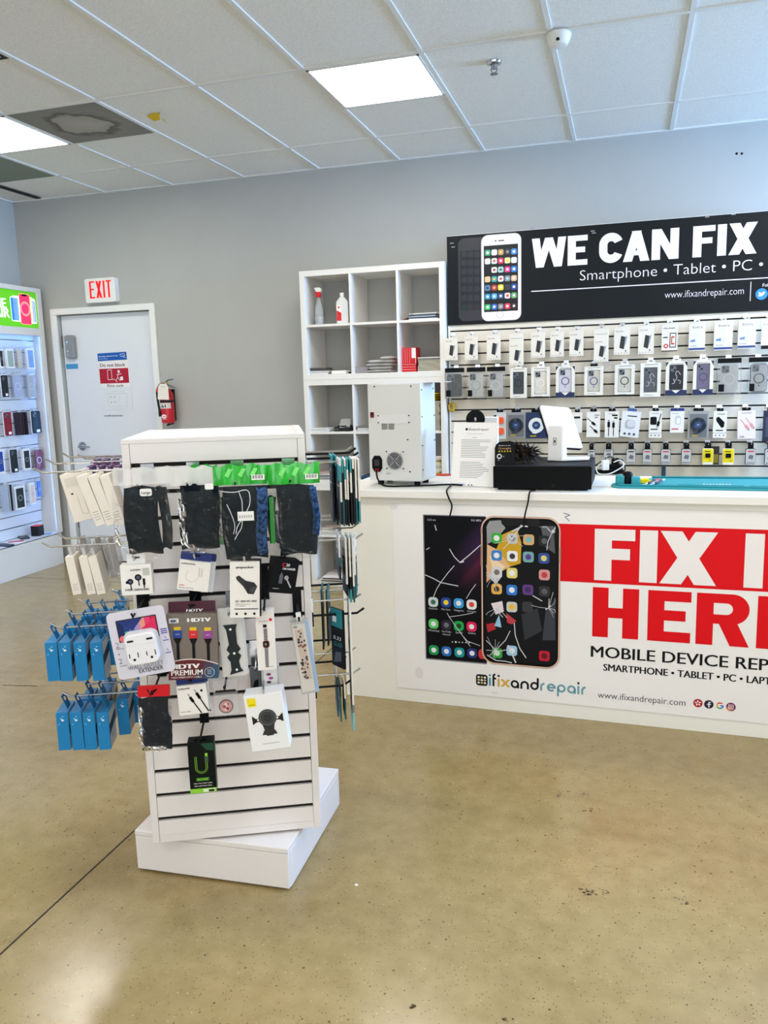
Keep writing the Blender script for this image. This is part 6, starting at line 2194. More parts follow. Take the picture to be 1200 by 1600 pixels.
for k in range(4):
    T_ = RL @ Matrix.Translation(TC) @ Matrix.Rotation(TYAW + k * PI / 2, 4, 'Z') @ Matrix.Translation((-TWD / 2, -TWD / 2, 0))
    s = MB()
    s.T = T_
    prev = 0.168
    for z in SLOTS:
        s.box(0.022, 0.0012, prev, TWD - 0.022, 0.012, z - 0.006, SPW)
        prev = z + 0.006
    s.box(0.022, 0.010, 0.168, TWD - 0.022, 0.014, prev, DARK)
    s.build('slat_panel', root)
    s = MB()
    s.T = T_
    s.box(0, 0, TZ0, 0.0208, 0.0208, TZ1 - 0.012, SPW)
    s.build('corner_post', root, 0.001)
    s = MB()
    s.T = T_
    s.box(0.022, 0.0004, TZ0, TWD - 0.022, 0.014, 0.1675, SPW)
    s.build('bottom_rail', root)
    s = MB()
    s.T = T_
    s.box(0.022, 0.0008, prev, TWD - 0.022, 0.014, TZ1 - 0.012, SPW)
    s.build('header_board', root)
s = MB()
s.T = RL @ Matrix.Translation(TC) @ Matrix.Rotation(TYAW, 4, 'Z')
s.box(-TWD / 2, -TWD / 2, TZ1 - 0.0115, TWD / 2, TWD / 2, TZ1 - 0.006, SPW)
for a in ((-1, -1, 1, -0.92), (-1, 0.92, 1, 1), (-1, -0.92, -0.92, 0.92), (0.92, -0.92, 1, 0.92)):
    s.box(a[0] * TWD / 2, a[1] * TWD / 2, TZ1 - 0.006, a[2] * TWD / 2, a[3] * TWD / 2, TZ1, SPW)
s.build('top_board', root)


def tp(u, v, off=0.0):
    return at(u, v, pl=(TBL - TNX * off, TNX))


def loc_s(p_):
    return (p_ - TBL).dot(TDX)


def snap(z):
    """The next slot at or above a height."""
    return min([q for q in SLOTS if q >= z - 0.004] or [SLOTS[-1]])


def face_hook(s_, z, ln, what, m=CHROME, plate_=0.05):
    """A hook in the front face slots: z is where goods hang, ln its length."""
    hk = thing('display_hook', ('black' if m is BLACK else 'chrome') + ' hook on the spinner holding the ' + what, 'hook', TBL + TDX * s_ + Vector((0, 0, z)), TYAW, 'hooks on the spinner front')
    zs = snap(z + (0.03 if m is BLACK else 0.006)) - z
    MB().box(-0.013 if m is BLACK else -0.016, -0.003, min(-0.012, zs - 0.085) if m is BLACK else -0.012, 0.013 if m is BLACK else 0.016, 0.0, max(zs, 0.01) + 0.005, m).build('back_plate', hk)
    MB().tube([(0, 0, 0), (0, -ln, 0), (0, -ln - 0.014, 0.012)], 0.003, m, 8).build('prong', hk)


def tgoods(u0, v0, u1, v1, off, name, label, cat, what, tab=0.02, roll=0.0, d=0.03, group=None, hook=CHROME, extra=0.03, hang=None, yaw=0.0):
    um, vm = (u0 + u1) / 2, (v0 + v1) / 2
    A, B = tp(u0, vm, off), tp(u1, vm, off)
    z1, z0 = tp(um, v0, off).z, tp(um, v1, off).z
    p_ = (A + B) / 2
    t_ = thing(name, label, cat, Vector((p_.x, p_.y, z1 - tab)), TYAW + yaw, group, roll)
    if hook is not None:
        hz = (z1 - tab * 0.4) if hang is None else z1 - hang
        face_hook(min(max(loc_s(p_), 0.03), TWD - 0.03), hz, off + extra, what, hook)
    return t_, (B - A).length, z1 - z0 - tab


CLOTH = M((9, 18, 24), 0.85, spec=0.1, noise=0.25, scale=60, bump=0.3, bscale=400)
DENIM = M((48, 74, 112), 0.85, noise=0.9, scale=110, spec=0.1)


def cloth_mb(w, h, d, m, seed=0, x=0.0, top=0.0):
    """A folded cloth: soft vertical ripples, rounded edges."""
    r_ = random.Random(seed)
    n, k_ = 14, 10
    ph_ = [r_.uniform(0, 6) for _ in range(3)]
    vf, f = [], []
    for side in (-1, 1):
        for j in range(k_ + 1):
            for i in range(n + 1):
                a, b_ = i / n, j / k_
                e = min(1, a * 6, (1 - a) * 6) ** 0.5 * min(1, b_ * 8, (1 - b_) * 8) ** 0.5
                rip = 0.12 * math.sin(a * 17 + ph_[0] + b_ * 1.5) + 0.1 * math.sin(a * 9 + b_ * 4 + ph_[1])
                vf.append((x + (a - 0.5) * w + 0.004 * math.sin(b_ * 5 + ph_[2]), side * d / 2 * e * (0.85 + rip), top - b_ * h + 0.003 * math.sin(a * 7 + ph_[1])))
    o = (n + 1) * (k_ + 1)
    for j in range(k_):
        for i in range(n):
            a = j * (n + 1) + i
            f += [(a, a + n + 1, a + n + 2, a + 1), (o + a, o + a + 1, o + a + n + 2, o + a + n + 1)]
    b = MB()
    b.add(vf, f, m, True)
    return b


def pouch_mb(w, h, d, m, seed=0, x=0.0, top=0.0):
    """A clear bag round the cloth: two crinkled films pinched at the rim."""
    r_ = random.Random(seed + 50)
    n, k_ = 10, 12
    b = MB()
    for side in (-1, 1):
        v = []
        for j in range(k_ + 1):
            for i in range(n + 1):
                a, b_ = i / n, j / k_
                e = min(1, a * 5, (1 - a) * 5) * min(1, b_ * 6, (1 - b_) * 6)
                v.append((x + (a - 0.5) * w + r_.uniform(-0.0012, 0.0012), side * (0.001 + d / 2 * e) + r_.uniform(-0.002, 0.002) * e, top - b_ * h + r_.uniform(-0.0015, 0.0015)))
        b.add(v, [(j * (n + 1) + i, j * (n + 1) + i + 1, (j + 1) * (n + 1) + i + 1, (j + 1) * (n + 1) + i) for j in range(k_) for i in range(n)], m, True)
    return b


BARS = [0.0, 0.004, 0.007, 0.013, 0.016, 0.022, 0.025, 0.029]


def sticker_bar(mb, x, z, w, h, y):
    mb.rect(x, z, x + w, z + h, y, PAPER)
    for k in range(11):
        mb.rect(x + w * (0.1 + 0.075 * k), z + h * 0.25, x + w * (0.1 + 0.075 * k + 0.02 + 0.025 * (k % 3 == 0)), z + h * 0.9, y - 0.0004, INK)
    return mb


FILM2 = film((228, 234, 238), 0.015, 0.8, 30.0, 0.09, 1.24)
GHEAD = M((34, 176, 44), 0.3, noise=0.35, scale=22, coat=0.5)
WHEAD = film((236, 236, 234), 0.62, 0.7, 22.0, 0.25)
SLEEVES = [
    # header u0,v0,u1,v1 ; cloth u0,v0,u1,v1 ; header kind ; plane offset ; label
    (176, 731, 271, 757, 196, 760, 250, 865, 'w', 0.15, 'navy cloth in a clear bag with white header and Large sticker, at the spinner corner', 'Large'),
    (246, 730, 332, 759, 250, 758, 266, 857, 'w', 0.10, 'navy cloth bag half hidden behind the Large bag', None),
    (267, 729, 333, 758, 283, 756, 343, 857, 'w', 0.15, 'navy cloth in a clear bag with frosted header, second on the top row', 'tag'),
    (333, 726, 417, 757, 349, 762, 415, 872, 'g', 0.15, 'navy cloth with white cord in a green-header bag, third on the top row', 'cord'),
    (292, 727, 340, 752, 338, 775, 352, 850, 'gs', 0.09, 'green-edged bag squeezed between the second and third cloth bags', None),
    (418, 724, 499, 756, 436, 757, 494, 866, 'g', 0.15, 'navy cloth with blue bandana edge in a green-header bag at the row end', 'band'),
    (372, 729, 424, 752, 418, 775, 433, 848, 'gs', 0.09, 'green-edged bag squeezed between the third and fourth cloth bags', None),
]
for k, (hu0, hv0, hu1, hv1, cu0, cv0, cu1, cv1, kd, off, lab, ex) in enumerate(SLEEVES):
    A, B = tp(hu0, (hv0 + hv1) / 2, off), tp(hu1, (hv0 + hv1) / 2, off)
    hm = (A + B) / 2
    zt_, zb_ = tp((hu0 + hu1) / 2, hv0, off).z, tp((hu0 + hu1) / 2, hv1, off).z
    t = thing('cloth_sleeve', lab, 'bagged cloth', Vector((hm.x, hm.y, zt_)), TYAW, 'bagged cloths on the top row')
    w, hh = (B - A).length, zt_ - zb_
    C, D = tp(cu0, (cv0 + cv1) / 2, off), tp(cu1, (cv0 + cv1) / 2, off)
    cx = ((C + D) / 2 - hm).dot(TDX)
    ct, cb = tp((cu0 + cu1) / 2, cv0, off).z - zt_, tp((cu0 + cu1) / 2, cv1, off).z - zt_
    cw = (D - C).length
    hd = MB()
    n = 12
    rr_ = random.Random(k)
    v = []
    for j in (0, 1, 2):
        for i in range(n + 1):
            v.append(((i / n - 0.5) * w, -0.004 + 0.004 * math.sin(i * 1.9 + k) * (j > 0) + rr_.uniform(-0.002, 0.002), -hh * j / 2 + (0.004 * math.sin(i * 1.3 + k) if j == 0 else 0)))
    hd.add(v, [(j * (n + 1) + i, j * (n + 1) + i + 1, (j + 1) * (n + 1) + i + 1, (j + 1) * (n + 1) + i) for j in range(2) for i in range(n)], WHEAD if kd == 'w' else GHEAD, True)
    if kd == 'g':
        for q in (0.25, 0.5, 0.72):
            hd.flat([(w * (q - 0.5) - 0.006, -hh * 0.5), (w * (q - 0.5) + 0.004, -hh * 0.62), (w * (q - 0.5) + 0.016, -hh * 0.2), (w * (q - 0.5) + 0.006, -hh * 0.15)], -0.0105, M((120, 230, 110), 0.3))
    hd.build('header_card', t)
    cloth_mb(cw, ct - cb, 0.034, CLOTH, k, cx, ct).build('cloth', t)
    if kd != 'gs' and ex is not None:
        pw = max(w * 0.96, cw * 1.12)
        pouch_mb(pw, -hh - cb + 0.012, 0.052, FILM2, k, (cx if kd == 'w' else cx * 0.6), -hh).build('bag', t)
    if ex == 'Large':
        s = MB().plate(rrect(cx + 0.018, ct - 0.012, 0.03, 0.019, 0.005), -0.032, -0.0315, PAPER)
        s.text('Large', cx + 0.018, ct - 0.016, 0.0075, -0.0324, INK, w=0.022, align='c', bold=0.02)
        s.build('size_sticker', t)
    elif ex == 'tag':
        MB().plate(rrect(cx + 0.03, ct - 0.004, 0.022, 0.016, 0.004), -0.032, -0.0315, PAPER).build('size_sticker', t)
    elif ex == 'cord':
        s = MB()
        q = lambda a, b_: (cx + cw * (a - 0.5), -0.0285, ct - (ct - cb) * b_)
        CORD = M((220, 222, 224), 0.4)
        s.tube(smooth_path([q(0.02, 0.02), q(0.3, 0.04), q(0.62, 0.02), q(0.66, 0.2), q(0.5, 0.38), q(0.34, 0.52), q(0.3, 0.62)], 5), 0.0011, CORD, 6)
        s.tube(smooth_path([q(0.42, 0.04), q(0.46, 0.12), q(0.48, 0.2), q(0.45, 0.5), q(0.34, 0.62), q(0.26, 0.7)], 5), 0.0011, CORD, 6)
        s.tube(smooth_path([q(0.12, 0.2), q(0.22, 0.35), q(0.28, 0.5), q(0.24, 0.62)], 5), 0.0009, CORD, 6)
        s.build('cord', t)
        s = MB().rect(cx - cw * 0.14, ct - (ct - cb) * 0.44, cx + cw * 0.24, ct - (ct - cb) * 0.31, -0.031, PAPER)
        for i in range(6):
            s.rect(cx - cw * 0.1 + i * 0.006, ct - (ct - cb) * 0.4, cx - cw * 0.1 + i * 0.006 + 0.0025, ct - (ct - cb) * 0.36, -0.0314, GREYP)
        s.build('price_label', t)
        cloth_mb(cw * 0.27, (ct - cb) * 0.94, 0.03, DENIM, 9, cx + cw * 0.42, ct).build('bandana', t).location.y = -0.012
        sticker_bar(MB(), w * 0.21, -hh * 0.78, 0.034, 0.014, -0.0106).build('barcode', t)
    elif ex == 'band':
        cloth_mb(cw * 0.2, (ct - cb) * 0.7, 0.03, DENIM, 5, cx + cw * 0.47, ct - 0.004).build('bandana', t).location.y = -0.012
        sticker_bar(MB(), w * 0.22, -hh * 0.78, 0.034, 0.014, -0.0106).build('barcode', t)
    if kd == 'gs':
        MB().box(cx - 0.006, -0.03, cb + 0.004, cx + 0.006, -0.024, ct, GREEN).build('side_strip', t)
for s_, nm in ((0.066, 'Large cloth bag'), (0.19, 'second cloth bag'), (0.312, 'third cloth bag'), (0.455, 'cloth bag with the bandana edge')):
    hk = thing('display_hook', 'chrome hook in the top spinner slot holding the ' + nm, 'hook', TBL + TDX * s_ + Vector((0, 0, 1.236)), TYAW, 'hooks on the spinner front')
    MB().box(-0.018, -0.004, 0.004, 0.018, 0.0008, 0.048, CHROME).build('clip', hk)
    MB().tube([(0, -0.003, 0.01), (0, -0.02, 0), (0, -0.165, 0.0), (0, -0.18, 0.01)], 0.003, CHROME, 8).build('prong', hk)

# ---- boxes on the front face
Y_ = lambda d: -d / 2 - 0.0008
# white earphone box
t, w, h = tgoods(190, 865, 238.5, 927, 0.15, 'earphone_box', 'white earphone box reading TYPE-C EARPHONES on the spinner', 'earphone box', 'earphone box', tab=0.026, d=0.03)
tab_mb(w * 0.6, 0.026, M((228, 226, 222), 0.5)).build('hang_tab', t)
box_mb(w, h, 0.035, M((238, 236, 232), 0.5)).build('carton', t, 0.001)
s = MB()
y = Y_(0.035)
s.text('SUMMERY', 0, -h * 0.2, h * 0.06, y, INK, w=w * 0.34, align='c', bold=0.02)
s.text('TYPE-C EARPHONES', 0, -h * 0.86, h * 0.075, y, INK, w=w * 0.78, align='c', bold=0.03)
s.rect(w * 0.22, -h * 0.36, w * 0.44, -h * 0.12, y, M((190, 192, 184), 0.5))
for x, z, r_ in ((-0.2, -0.55, 0.1), (0.06, -0.42, 0.11)):
    s.flat(disc(w * x, h * z, w * r_, 16), y, INK)
    s.flat(disc(w * x, h * z, w * r_ * 0.55, 12), y - 0.0004, M((80, 80, 110), 0.4))
    s.strip([(w * x, h * z), (w * (x + 0.02), h * (z - 0.28))], 0.003, y, INK)
s.flat(disc(-w * 0.3, -h * 0.57, w * 0.05, 12), y, DARK)
s.rect(w * 0.2, -h * 0.68, w * 0.28, -h * 0.46, y, INK)
s.strip([(w * 0.24, -h * 0.68), (w * 0.24, -h * 0.78)], 0.003, y, INK)
s.build('print', t)
# blue-headed earphone boxes
for k, (dx, off, lab) in enumerate(((0, 0.13, 'tilted white earbud box with blue header, the front one'), (7, 0.09, 'tilted white box with blue header behind the front one'))):
    t, w, h = tgoods(281 + dx, 863, 334 + dx, 926, off, 'earbud_box', lab, 'earbud box', 'blue-header earbud boxes', tab=0.022, roll=-0.17 if False else 0.17, d=0.02, group='blue-header boxes', hook=CHROME if k == 0 else None)
    w *= 0.92
    h *= 0.92
    tab_mb(w, 0.022, NAVY).build('header_tab', t)
    box_mb(w, h, 0.022, M((238, 234, 228), 0.5)).build('carton', t, 0.0008)
    s = MB()
    y = Y_(0.022)
    s.text('SUPERWARE', -w * 0.44, -h * 0.13, h * 0.05, y, INK, w=w * 0.44, bold=0.02)
    PG = M((214, 206, 196), 0.5)
    s.strip([(w * 0.15, -h * 0.2), (w * 0.16, -h * 0.5)], 0.004, y, PG)
    s.strip([(w * 0.24, -h * 0.22), (w * 0.24, -h * 0.5)], 0.004, y, PG)
    s.strip([(q[0], q[1]) for q in smooth_path([(-w * 0.2, -h * 0.3, 0), (-w * 0.25, -h * 0.6, 0), (0, -h * 0.7, 0), (w * 0.16, -h * 0.5, 0)], 5)], 0.0015, y, PG)
    s.text('Stereo earbuds', -w * 0.44, -h * 0.93, h * 0.045, y, INK, w=w * 0.46)
    s.rect(-w * 0.44, -h * 0.84, -w * 0.28, -h * 0.82, y, RED)
    s.build('print', t)
# car charger box
t, w, h = tgoods(362, 872, 408, 962, 0.15, 'car_charger_box', 'tall white box with a black car charger picture on the spinner', 'car charger box', 'white car charger box', tab=0.006, roll=0.05, d=0.036, hang=0.0)
MB().box(-w / 2, -0.018, -h, w / 2, -0.006, 0, M((238, 234, 228), 0.45)).build('carton', t)
MB().box(-w / 2 + 0.001, -0.006, -h - 0.001, w / 2 + 0.004, 0.02, 0.001, BLACK).build('carton_back', t)
tab_mb(w * 0.4, 0.014, BLACK).build('hang_tab', t)
s = MB()
y = -0.0188
s.text('ampucker', -w * 0.3, -h * 0.115, h * 0.045, y, INK, w=w * 0.6, bold=0.03, shear=0.2)
CB = M((44, 44, 48), 0.35)
s.flat([(-w * 0.3, -h * 0.27), (-w * 0.2, -h * 0.24), (w * 0.1, -h * 0.36), (-w * 0.05, -h * 0.44), (-w * 0.27, -h * 0.32)], y, CB)
s.flat([(w * 0.0, -h * 0.33), (w * 0.32, -h * 0.37), (w * 0.42, -h * 0.44), (w * 0.3, -h * 0.58), (w * 0.1, -h * 0.57), (-w * 0.06, -h * 0.43)], y - 0.0003, M((34, 34, 38), 0.3))
s.flat([(w * 0.2, -h * 0.46), (w * 0.4, -h * 0.43), (w * 0.3, -h * 0.56), (w * 0.16, -h * 0.55)], y - 0.0006, M((66, 66, 70), 0.3))
s.text('QC 18W+PD 20W', -w * 0.32, -h * 0.72, h * 0.035, y, INK, w=w * 0.72, bold=0.03)
s.text('USB & Type C ports', -w * 0.32, -h * 0.765, h * 0.018, y, INK, w=w * 0.5)
s.text('car adapter', -w * 0.32, -h * 0.795, h * 0.018, y, INK, w=w * 0.35)
s.rect(-w * 0.36, -h * 0.85, w * 0.45, -h * 0.835, y, INK)
for k in range(3):
    s.flat(disc(w * (-0.28 + 0.3 * k), -h * 0.93, w * 0.045, 12), y, INK)
s.build('print', t)
# black charger box turned on its hook
t, w, h = tgoods(424, 869, 469, 930, 0.16, 'charger_box', 'black car charger box hanging tilted at the spinner edge', 'car charger box', 'black car charger box', tab=0.004, roll=-0.0, d=0.04, hook=BLACK, hang=0.0, yaw=0.28)
t.matrix_world = t.matrix_world @ Matrix.Rotation(0.2, 4, 'Y')
w *= 0.92
h *= 0.9
box_mb(w, h, 0.04, M((9, 9, 11), 0.5, spec=0.15)).build('carton', t, 0.001)
s = MB()
y = Y_(0.04)
s.ring(-w * 0.08, -h * 0.17, h * 0.035, h * 0.055, y, RED, 14, 0.6, 5.6)
s.text('20', w * 0.0, -h * 0.21, h * 0.085, y, PAPER)
s.text('CAR CHARGER', -w * 0.12, -h * 0.31, h * 0.06, y, PAPER, w=w * 0.5, bold=0.02)
GM = M((200, 200, 205), 0.25, 0.6)
s.flat([(-w * 0.2, -h * 0.72), (-w * 0.06, -h * 0.72), (-w * 0.06, -h * 0.5), (-w * 0.13, -h * 0.38), (-w * 0.2, -h * 0.5)], y, M((90, 90, 96), 0.3))
s.strip([(w * 0.05, -h * 0.52), (w * 0.3, -h * 0.82)], 0.004, y, GM)
s.ring(w * 0.08, -h * 0.54, 0.003, 0.006, y, GM, 12)
s.rect(-w * 0.4, -h * 0.88, -w * 0.15, -h * 0.86, y, GREYP)
s.build('print', t)
# outlet extender card
t, w, h = tgoods(165, 952, 263, 1059, 0.17, 'outlet_extender', 'white WALL OUTLET EXTENDER card with a moulded white outlet', 'outlet extender', 'outlet extender card', tab=0.0, roll=-0.115, d=0.02, hook=BLACK, hang=0.012)
w *= 0.93
h *= 0.98
MB().plate(rrect(0, -h / 2, w, h, 0.012), -0.001, 0.004, M((216, 214, 226), 0.35)).build('backing_card', t)
s = MB()
y = -0.0018
W0 = M((30, 34, 44), 0.4)
s.rect(-w * 0.36, -h * 0.45, w * 0.34, -h * 0.12, y, W0)
cols = [(24, 40, 90), (40, 60, 130), (90, 110, 180), (170, 140, 190), (230, 150, 130), (226, 60, 110), (200, 24, 70)]
for i, c_ in enumerate(cols):
    x0 = -w * 0.34 + i * w * 0.66 / 7
    s.flat([(x0, -h * 0.135), (x0 + w * 0.66 / 7, -h * 0.135), (x0 + w * 0.66 / 7, -h * 0.44), (x0, -h * 0.44)], y - 0.0003, M(c_, 0.35))
s.flat([(-w * 0.34, -h * 0.135), (w * 0.1, -h * 0.135), (-w * 0.1, -h * 0.3)], y - 0.0006, M((36, 54, 120), 0.35))
s.flat([(w * 0.32, -h * 0.135), (w * 0.32, -h * 0.44), (w * 0.05, -h * 0.3)], y - 0.0006, M((220, 40, 90), 0.35))
s.flat(disc(-w * 0.29, -h * 0.4, 0.009, 12), y - 0.0009, M((236, 110, 110), 0.4))
s.flat(rrect(-w * 0.2, -h * 0.33, 0.012, 0.012, 0.003), y - 0.0009, M((60, 180, 90), 0.4))
GT = M((128, 126, 138), 0.5)
s.text('2', -w * 0.44, -h * 0.52, h * 0.085, y, GT)
s.text('USB Ports', -w * 0.44, -h * 0.545, h * 0.02, y, INK, w=w * 0.13)
s.text('+', -w * 0.43, -h * 0.64, h * 0.05, y, INK)
s.text('2', -w * 0.44, -h * 0.76, h * 0.085, y, GT)
s.text('Outlets', -w * 0.44, -h * 0.8, h * 0.02, y, INK, w=w * 0.13)
s.text('WALL OUTLET', 0, -h * 0.875, h * 0.06, y, GT, w=w * 0.62, align='c', bold=0.01)
s.text('EXTENDER', 0.012, -h * 0.945, h * 0.065, y, INK, w=w * 0.42, align='c', bold=0.01)
VI = M((90, 80, 170), 0.5)
for k, z in enumerate((0.36, 0.39, 0.42)):
    s.rect(w * 0.37, -h * z, w * 0.48, -h * z + 0.003, y, VI)
for z in (0.53, 0.72):
    s.rect(w * 0.38, -h * z, w * 0.48, -h * z + 0.0025, y, VI)
    s.strip([(w * 0.42, -h * (z - 0.07)), (w * 0.44, -h * (z - 0.03))], 0.002, y, GT)
s.build('print', t)
OW = M((236, 236, 240), 0.3)
s = MB()
ow, oh = w * 0.55, h * 0.46
oc = (0.004, -h * 0.55)
s.plate(rrect(oc[0], oc[1], ow + 0.008, oh + 0.008, 0.02, 6), -0.012, -0.001, M((206, 206, 216), 0.25))
s.build('blister', t, 0.003)
s = MB()
s.plate(rrect(oc[0], oc[1], ow, oh, 0.018, 6), -0.03, -0.001, OW)
s.build('outlet_body', t, 0.005, 3)
s = MB()
for x in (-0.3, 0.3):
    s.rect(oc[0] + ow * x - 0.008, oc[1] + oh * 0.27, oc[0] + ow * x + 0.008, oc[1] + oh * 0.33, -0.0306, INK)
    for q, hh in ((-0.011, 0.012), (0.011, 0.014)):
        s.rect(oc[0] + ow * x * 0.9 + q - 0.0012, oc[1] - oh * 0.16 - hh / 2, oc[0] + ow * x * 0.9 + q + 0.0012, oc[1] - oh * 0.16 + hh / 2, -0.0306, INK)
    s.flat(disc(oc[0] + ow * x * 0.9, oc[1] - oh * 0.3, 0.0035, 12), -0.0306, INK)
s.rect(oc[0] - ow * 0.49, oc[1] + oh * 0.16, oc[0] + ow * 0.49, oc[1] + oh * 0.165, -0.0305, M((196, 196, 204), 0.4))
s.build('sockets', t)
# HDTV cable box
t, w, h = tgoods(264, 939, 342, 1057, 0.13, 'cable_box', 'brown and maroon HDTV PREMIUM cable box with three plugs', 'cable box', 'HDTV cable box', tab=0.03, d=0.04, hook=BLACK, roll=0.03)
MR = M((74, 30, 48), 0.4)
tab_mb(w * 0.94, 0.03, MR).build('header_tab', t)
s = MB()
s.T = Matrix.Translation((0, 0, 0))
box_mb(w, h, 0.04, M((120, 110, 102), 0.45)).build('carton', t, 0.001)
s = MB()
y = Y_(0.04)
s.text('HDTV', 0.005, 0.001, 0.008, -0.0016, PAPER, w=0.042, align='c', bold=0.05, shear=0.3)
s.rect(-w * 0.45, -h * 0.13, -w * 0.26, -h * 0.06, y, PAPER)
s.text('4K', -w * 0.355, -h * 0.122, h * 0.05, y - 0.0003, M((30, 40, 100), 0.5), w=w * 0.15, align='c', bold=0.05)
s.text('HDTV', -w * 0.08, -h * 0.12, h * 0.06, y, PAPER, w=w * 0.45, bold=0.06)
for k, (c_, x) in enumerate((((40, 70, 150), -0.29), ((206, 44, 50), 0.02), ((150, 70, 150), 0.31))):
    z = -h * (0.19 + 0.012 * k)
    s.rect(w * x - 0.009, z - h * 0.05, w * x + 0.009, z, y, M((226, 190, 30), 0.4))
    s.rect(w * x - 0.012, z - h * 0.17, w * x + 0.012, z - h * 0.05, y, M(c_, 0.4))
    s.text('HDTV', w * x, z - h * 0.12, 0.003, y - 0.0004, PAPER, align='c')
    s.flat([(w * x - 0.011, z - h * 0.17), (w * x + 0.011, z - h * 0.17), (w * x + 0.005, z - h * 0.25), (w * x - 0.005, z - h * 0.25)], y, INK)
    s.rect(w * x - 0.004, -h * 0.74, w * x + 0.004, z - h * 0.24, y - 0.0001, INK)
arc = [(w * (-0.5 + i / 12), -h * 0.72 - h * 0.1 * ((i / 12 - 0.42) / 0.6) ** 2 + 0.006) for i in range(13)]
s.flat([(-w / 2, -h)] + [(w / 2, -h)] + arc[::-1], y - 0.0004, M((96, 30, 36), 0.4))
s.flat([(0.0, -h), (w / 2, -h), arc[12], arc[11], arc[10], arc[9], (w * 0.2, -h * 0.8)], y - 0.0006, M((70, 60, 80), 0.4))
s.flat([(w * 0.2, -h), (w / 2, -h), arc[12], arc[11], (w * 0.35, -h * 0.85)], y - 0.0008, M((48, 80, 110), 0.4))
s.strip(arc, 0.003, y - 0.001, M((226, 206, 200), 0.4))
s.text('HDTV', -w * 0.44, -h * 0.83, h * 0.075, y - 0.0011, PAPER, w=w * 0.56, bold=0.06)
s.text('PREMIUM', -w * 0.44, -h * 0.93, h * 0.085, y - 0.0011, PAPER, w=w * 0.62, bold=0.025)
s.text('HIGH SPEED HDTV CABLE', -w * 0.44, -h * 0.975, h * 0.025, y - 0.0011, PAPER, w=w * 0.6)
s.ring(w * 0.32, -h * 0.9, 0.0125, 0.0135, y - 0.0011, PAPER, 20)
for k in range(3):
    s.rect(w * 0.32 - 0.006, -h * 0.9 + 0.005 - 0.005 * k, w * 0.32 + 0.006, -h * 0.9 + 0.007 - 0.005 * k, y - 0.0011, M((150, 170, 200), 0.5))
s.build('print', t)
# watch bands
t, w, h = tgoods(342, 950, 380, 1056, 0.12, 'watch_band_pack', 'white pack with a black heart-punched watch strap on the spinner', 'watch band', 'black watch band', tab=0.0, d=0.02, roll=-0.03, hang=0.012)
MB().plate(rrect(0, -h / 2, w, h, 0.004), -0.004, 0.006, M((214, 212, 208), 0.4)).plate(rrect(0.004, -h / 2 - 0.002, w, h, 0.004), 0.007, 0.014, M((226, 226, 224), 0.4)).build('pack', t)
s = MB()
st = [(-0.3, -0.235), (0.26, -0.235), (0.2, -0.3), (0.2, -0.52), (0.33, -0.6), (0.2, -0.65), (0.33, -0.7), (0.22, -0.78), (0.26, -0.88), (0.36, -0.93), (-0.2, -0.97), (-0.12, -0.9), (-0.13, -0.78), (-0.25, -0.71), (-0.12, -0.655), (-0.25, -0.6), (-0.13, -0.52), (-0.2, -0.3)]
s.plate([(a * w, b_ * h) for a, b_ in st][::-1], -0.008, -0.004, M((24, 34, 36), 0.5))
s.build('strap', t)
s = MB()
for a, b_ in ((-0.02, -0.3), (0.05, -0.655), (0.1, -0.9)):
    s.flat(disc(a * w, b_ * h, 0.0035, 10), -0.0085, PAPER)
s.build('hole', t)
t, w, h = tgoods(401, 951, 430, 1045, 0.13, 'watch_band_box', 'slim white watch band box showing a watch with metal strap', 'watch band', 'slim watch band box', tab=0.0, d=0.022, hook=BLACK, hang=-0.004)
box_mb(w, h, 0.022, M((238, 232, 226), 0.45)).build('carton', t, 0.0008)
s = MB()
y = Y_(0.022)
s.text('Watch Band', -w * 0.34, -h * 0.195, h * 0.02, y, INK, w=w * 0.5)
s.flat(disc(w * 0.3, -h * 0.165, w * 0.09, 12), y, RED)
s.rect(-w * 0.12, -h * 0.29, w * 0.08, -h * 0.24, y, INK)
SM = M((70, 66, 70), 0.35)
for k in range(9):
    s.rect(-w * 0.1, -h * (0.31 + 0.024 * k), w * 0.1, -h * (0.327 + 0.024 * k), y, SM)
for k in range(16):
    s.rect(-w * (0.1 - 0.001 * k), -h * (0.62 + 0.021 * k), w * (0.1 - 0.001 * k), -h * (0.634 + 0.021 * k), y, SM)
s.flat(rrect(0, -h * 0.565, w * 0.36, h * 0.12, 0.006), y - 0.0003, M((120, 60, 50), 0.3))
s.flat(rrect(0, -h * 0.565, w * 0.28, h * 0.095, 0.005), y - 0.0006, INK)
s.flat(rrect(-0.001, -h * 0.565, w * 0.1, h * 0.04, 0.002), y - 0.0009, GREYP)
s.text('Watch', w * 0.1, -h * 0.95, h * 0.02, y, INK)
s.build('print', t)
t, w, h = tgoods(409, 1038, 437, 1081, 0.09, 'watch_band_box', 'clear watch band box with pink print below the slim white one', 'watch band', 'lower clear watch band box', tab=0.0, d=0.024, hook=CHROME, hang=0.0)
box_mb(w, h, 0.024, M((186, 184, 180), 0.35)).build('carton', t, 0.0008)
s = MB().flat(rrect(0, -h * 0.5, w * 0.74, h * 0.94, 0.002), Y_(0.024), M((226, 222, 216), 0.4))
for k, c_ in enumerate(((120, 60, 66), (176, 70, 150), (90, 60, 80))):
    s.flat(disc(w * (-0.1 + 0.12 * (k % 2)), -h * (0.3 + 0.14 * k), 0.007, 8, 0.6), Y_(0.024) - 0.0004, M(c_, 0.5))
s.build('print', t)
t, w, h = tgoods(391, 1042, 409, 1078, 0.05, 'watch_strap_card', 'dark watch strap card half hidden beside the lower watch box', 'watch band', 'dark watch strap card', tab=0.0, d=0.015, hook=CHROME, hang=0.0)
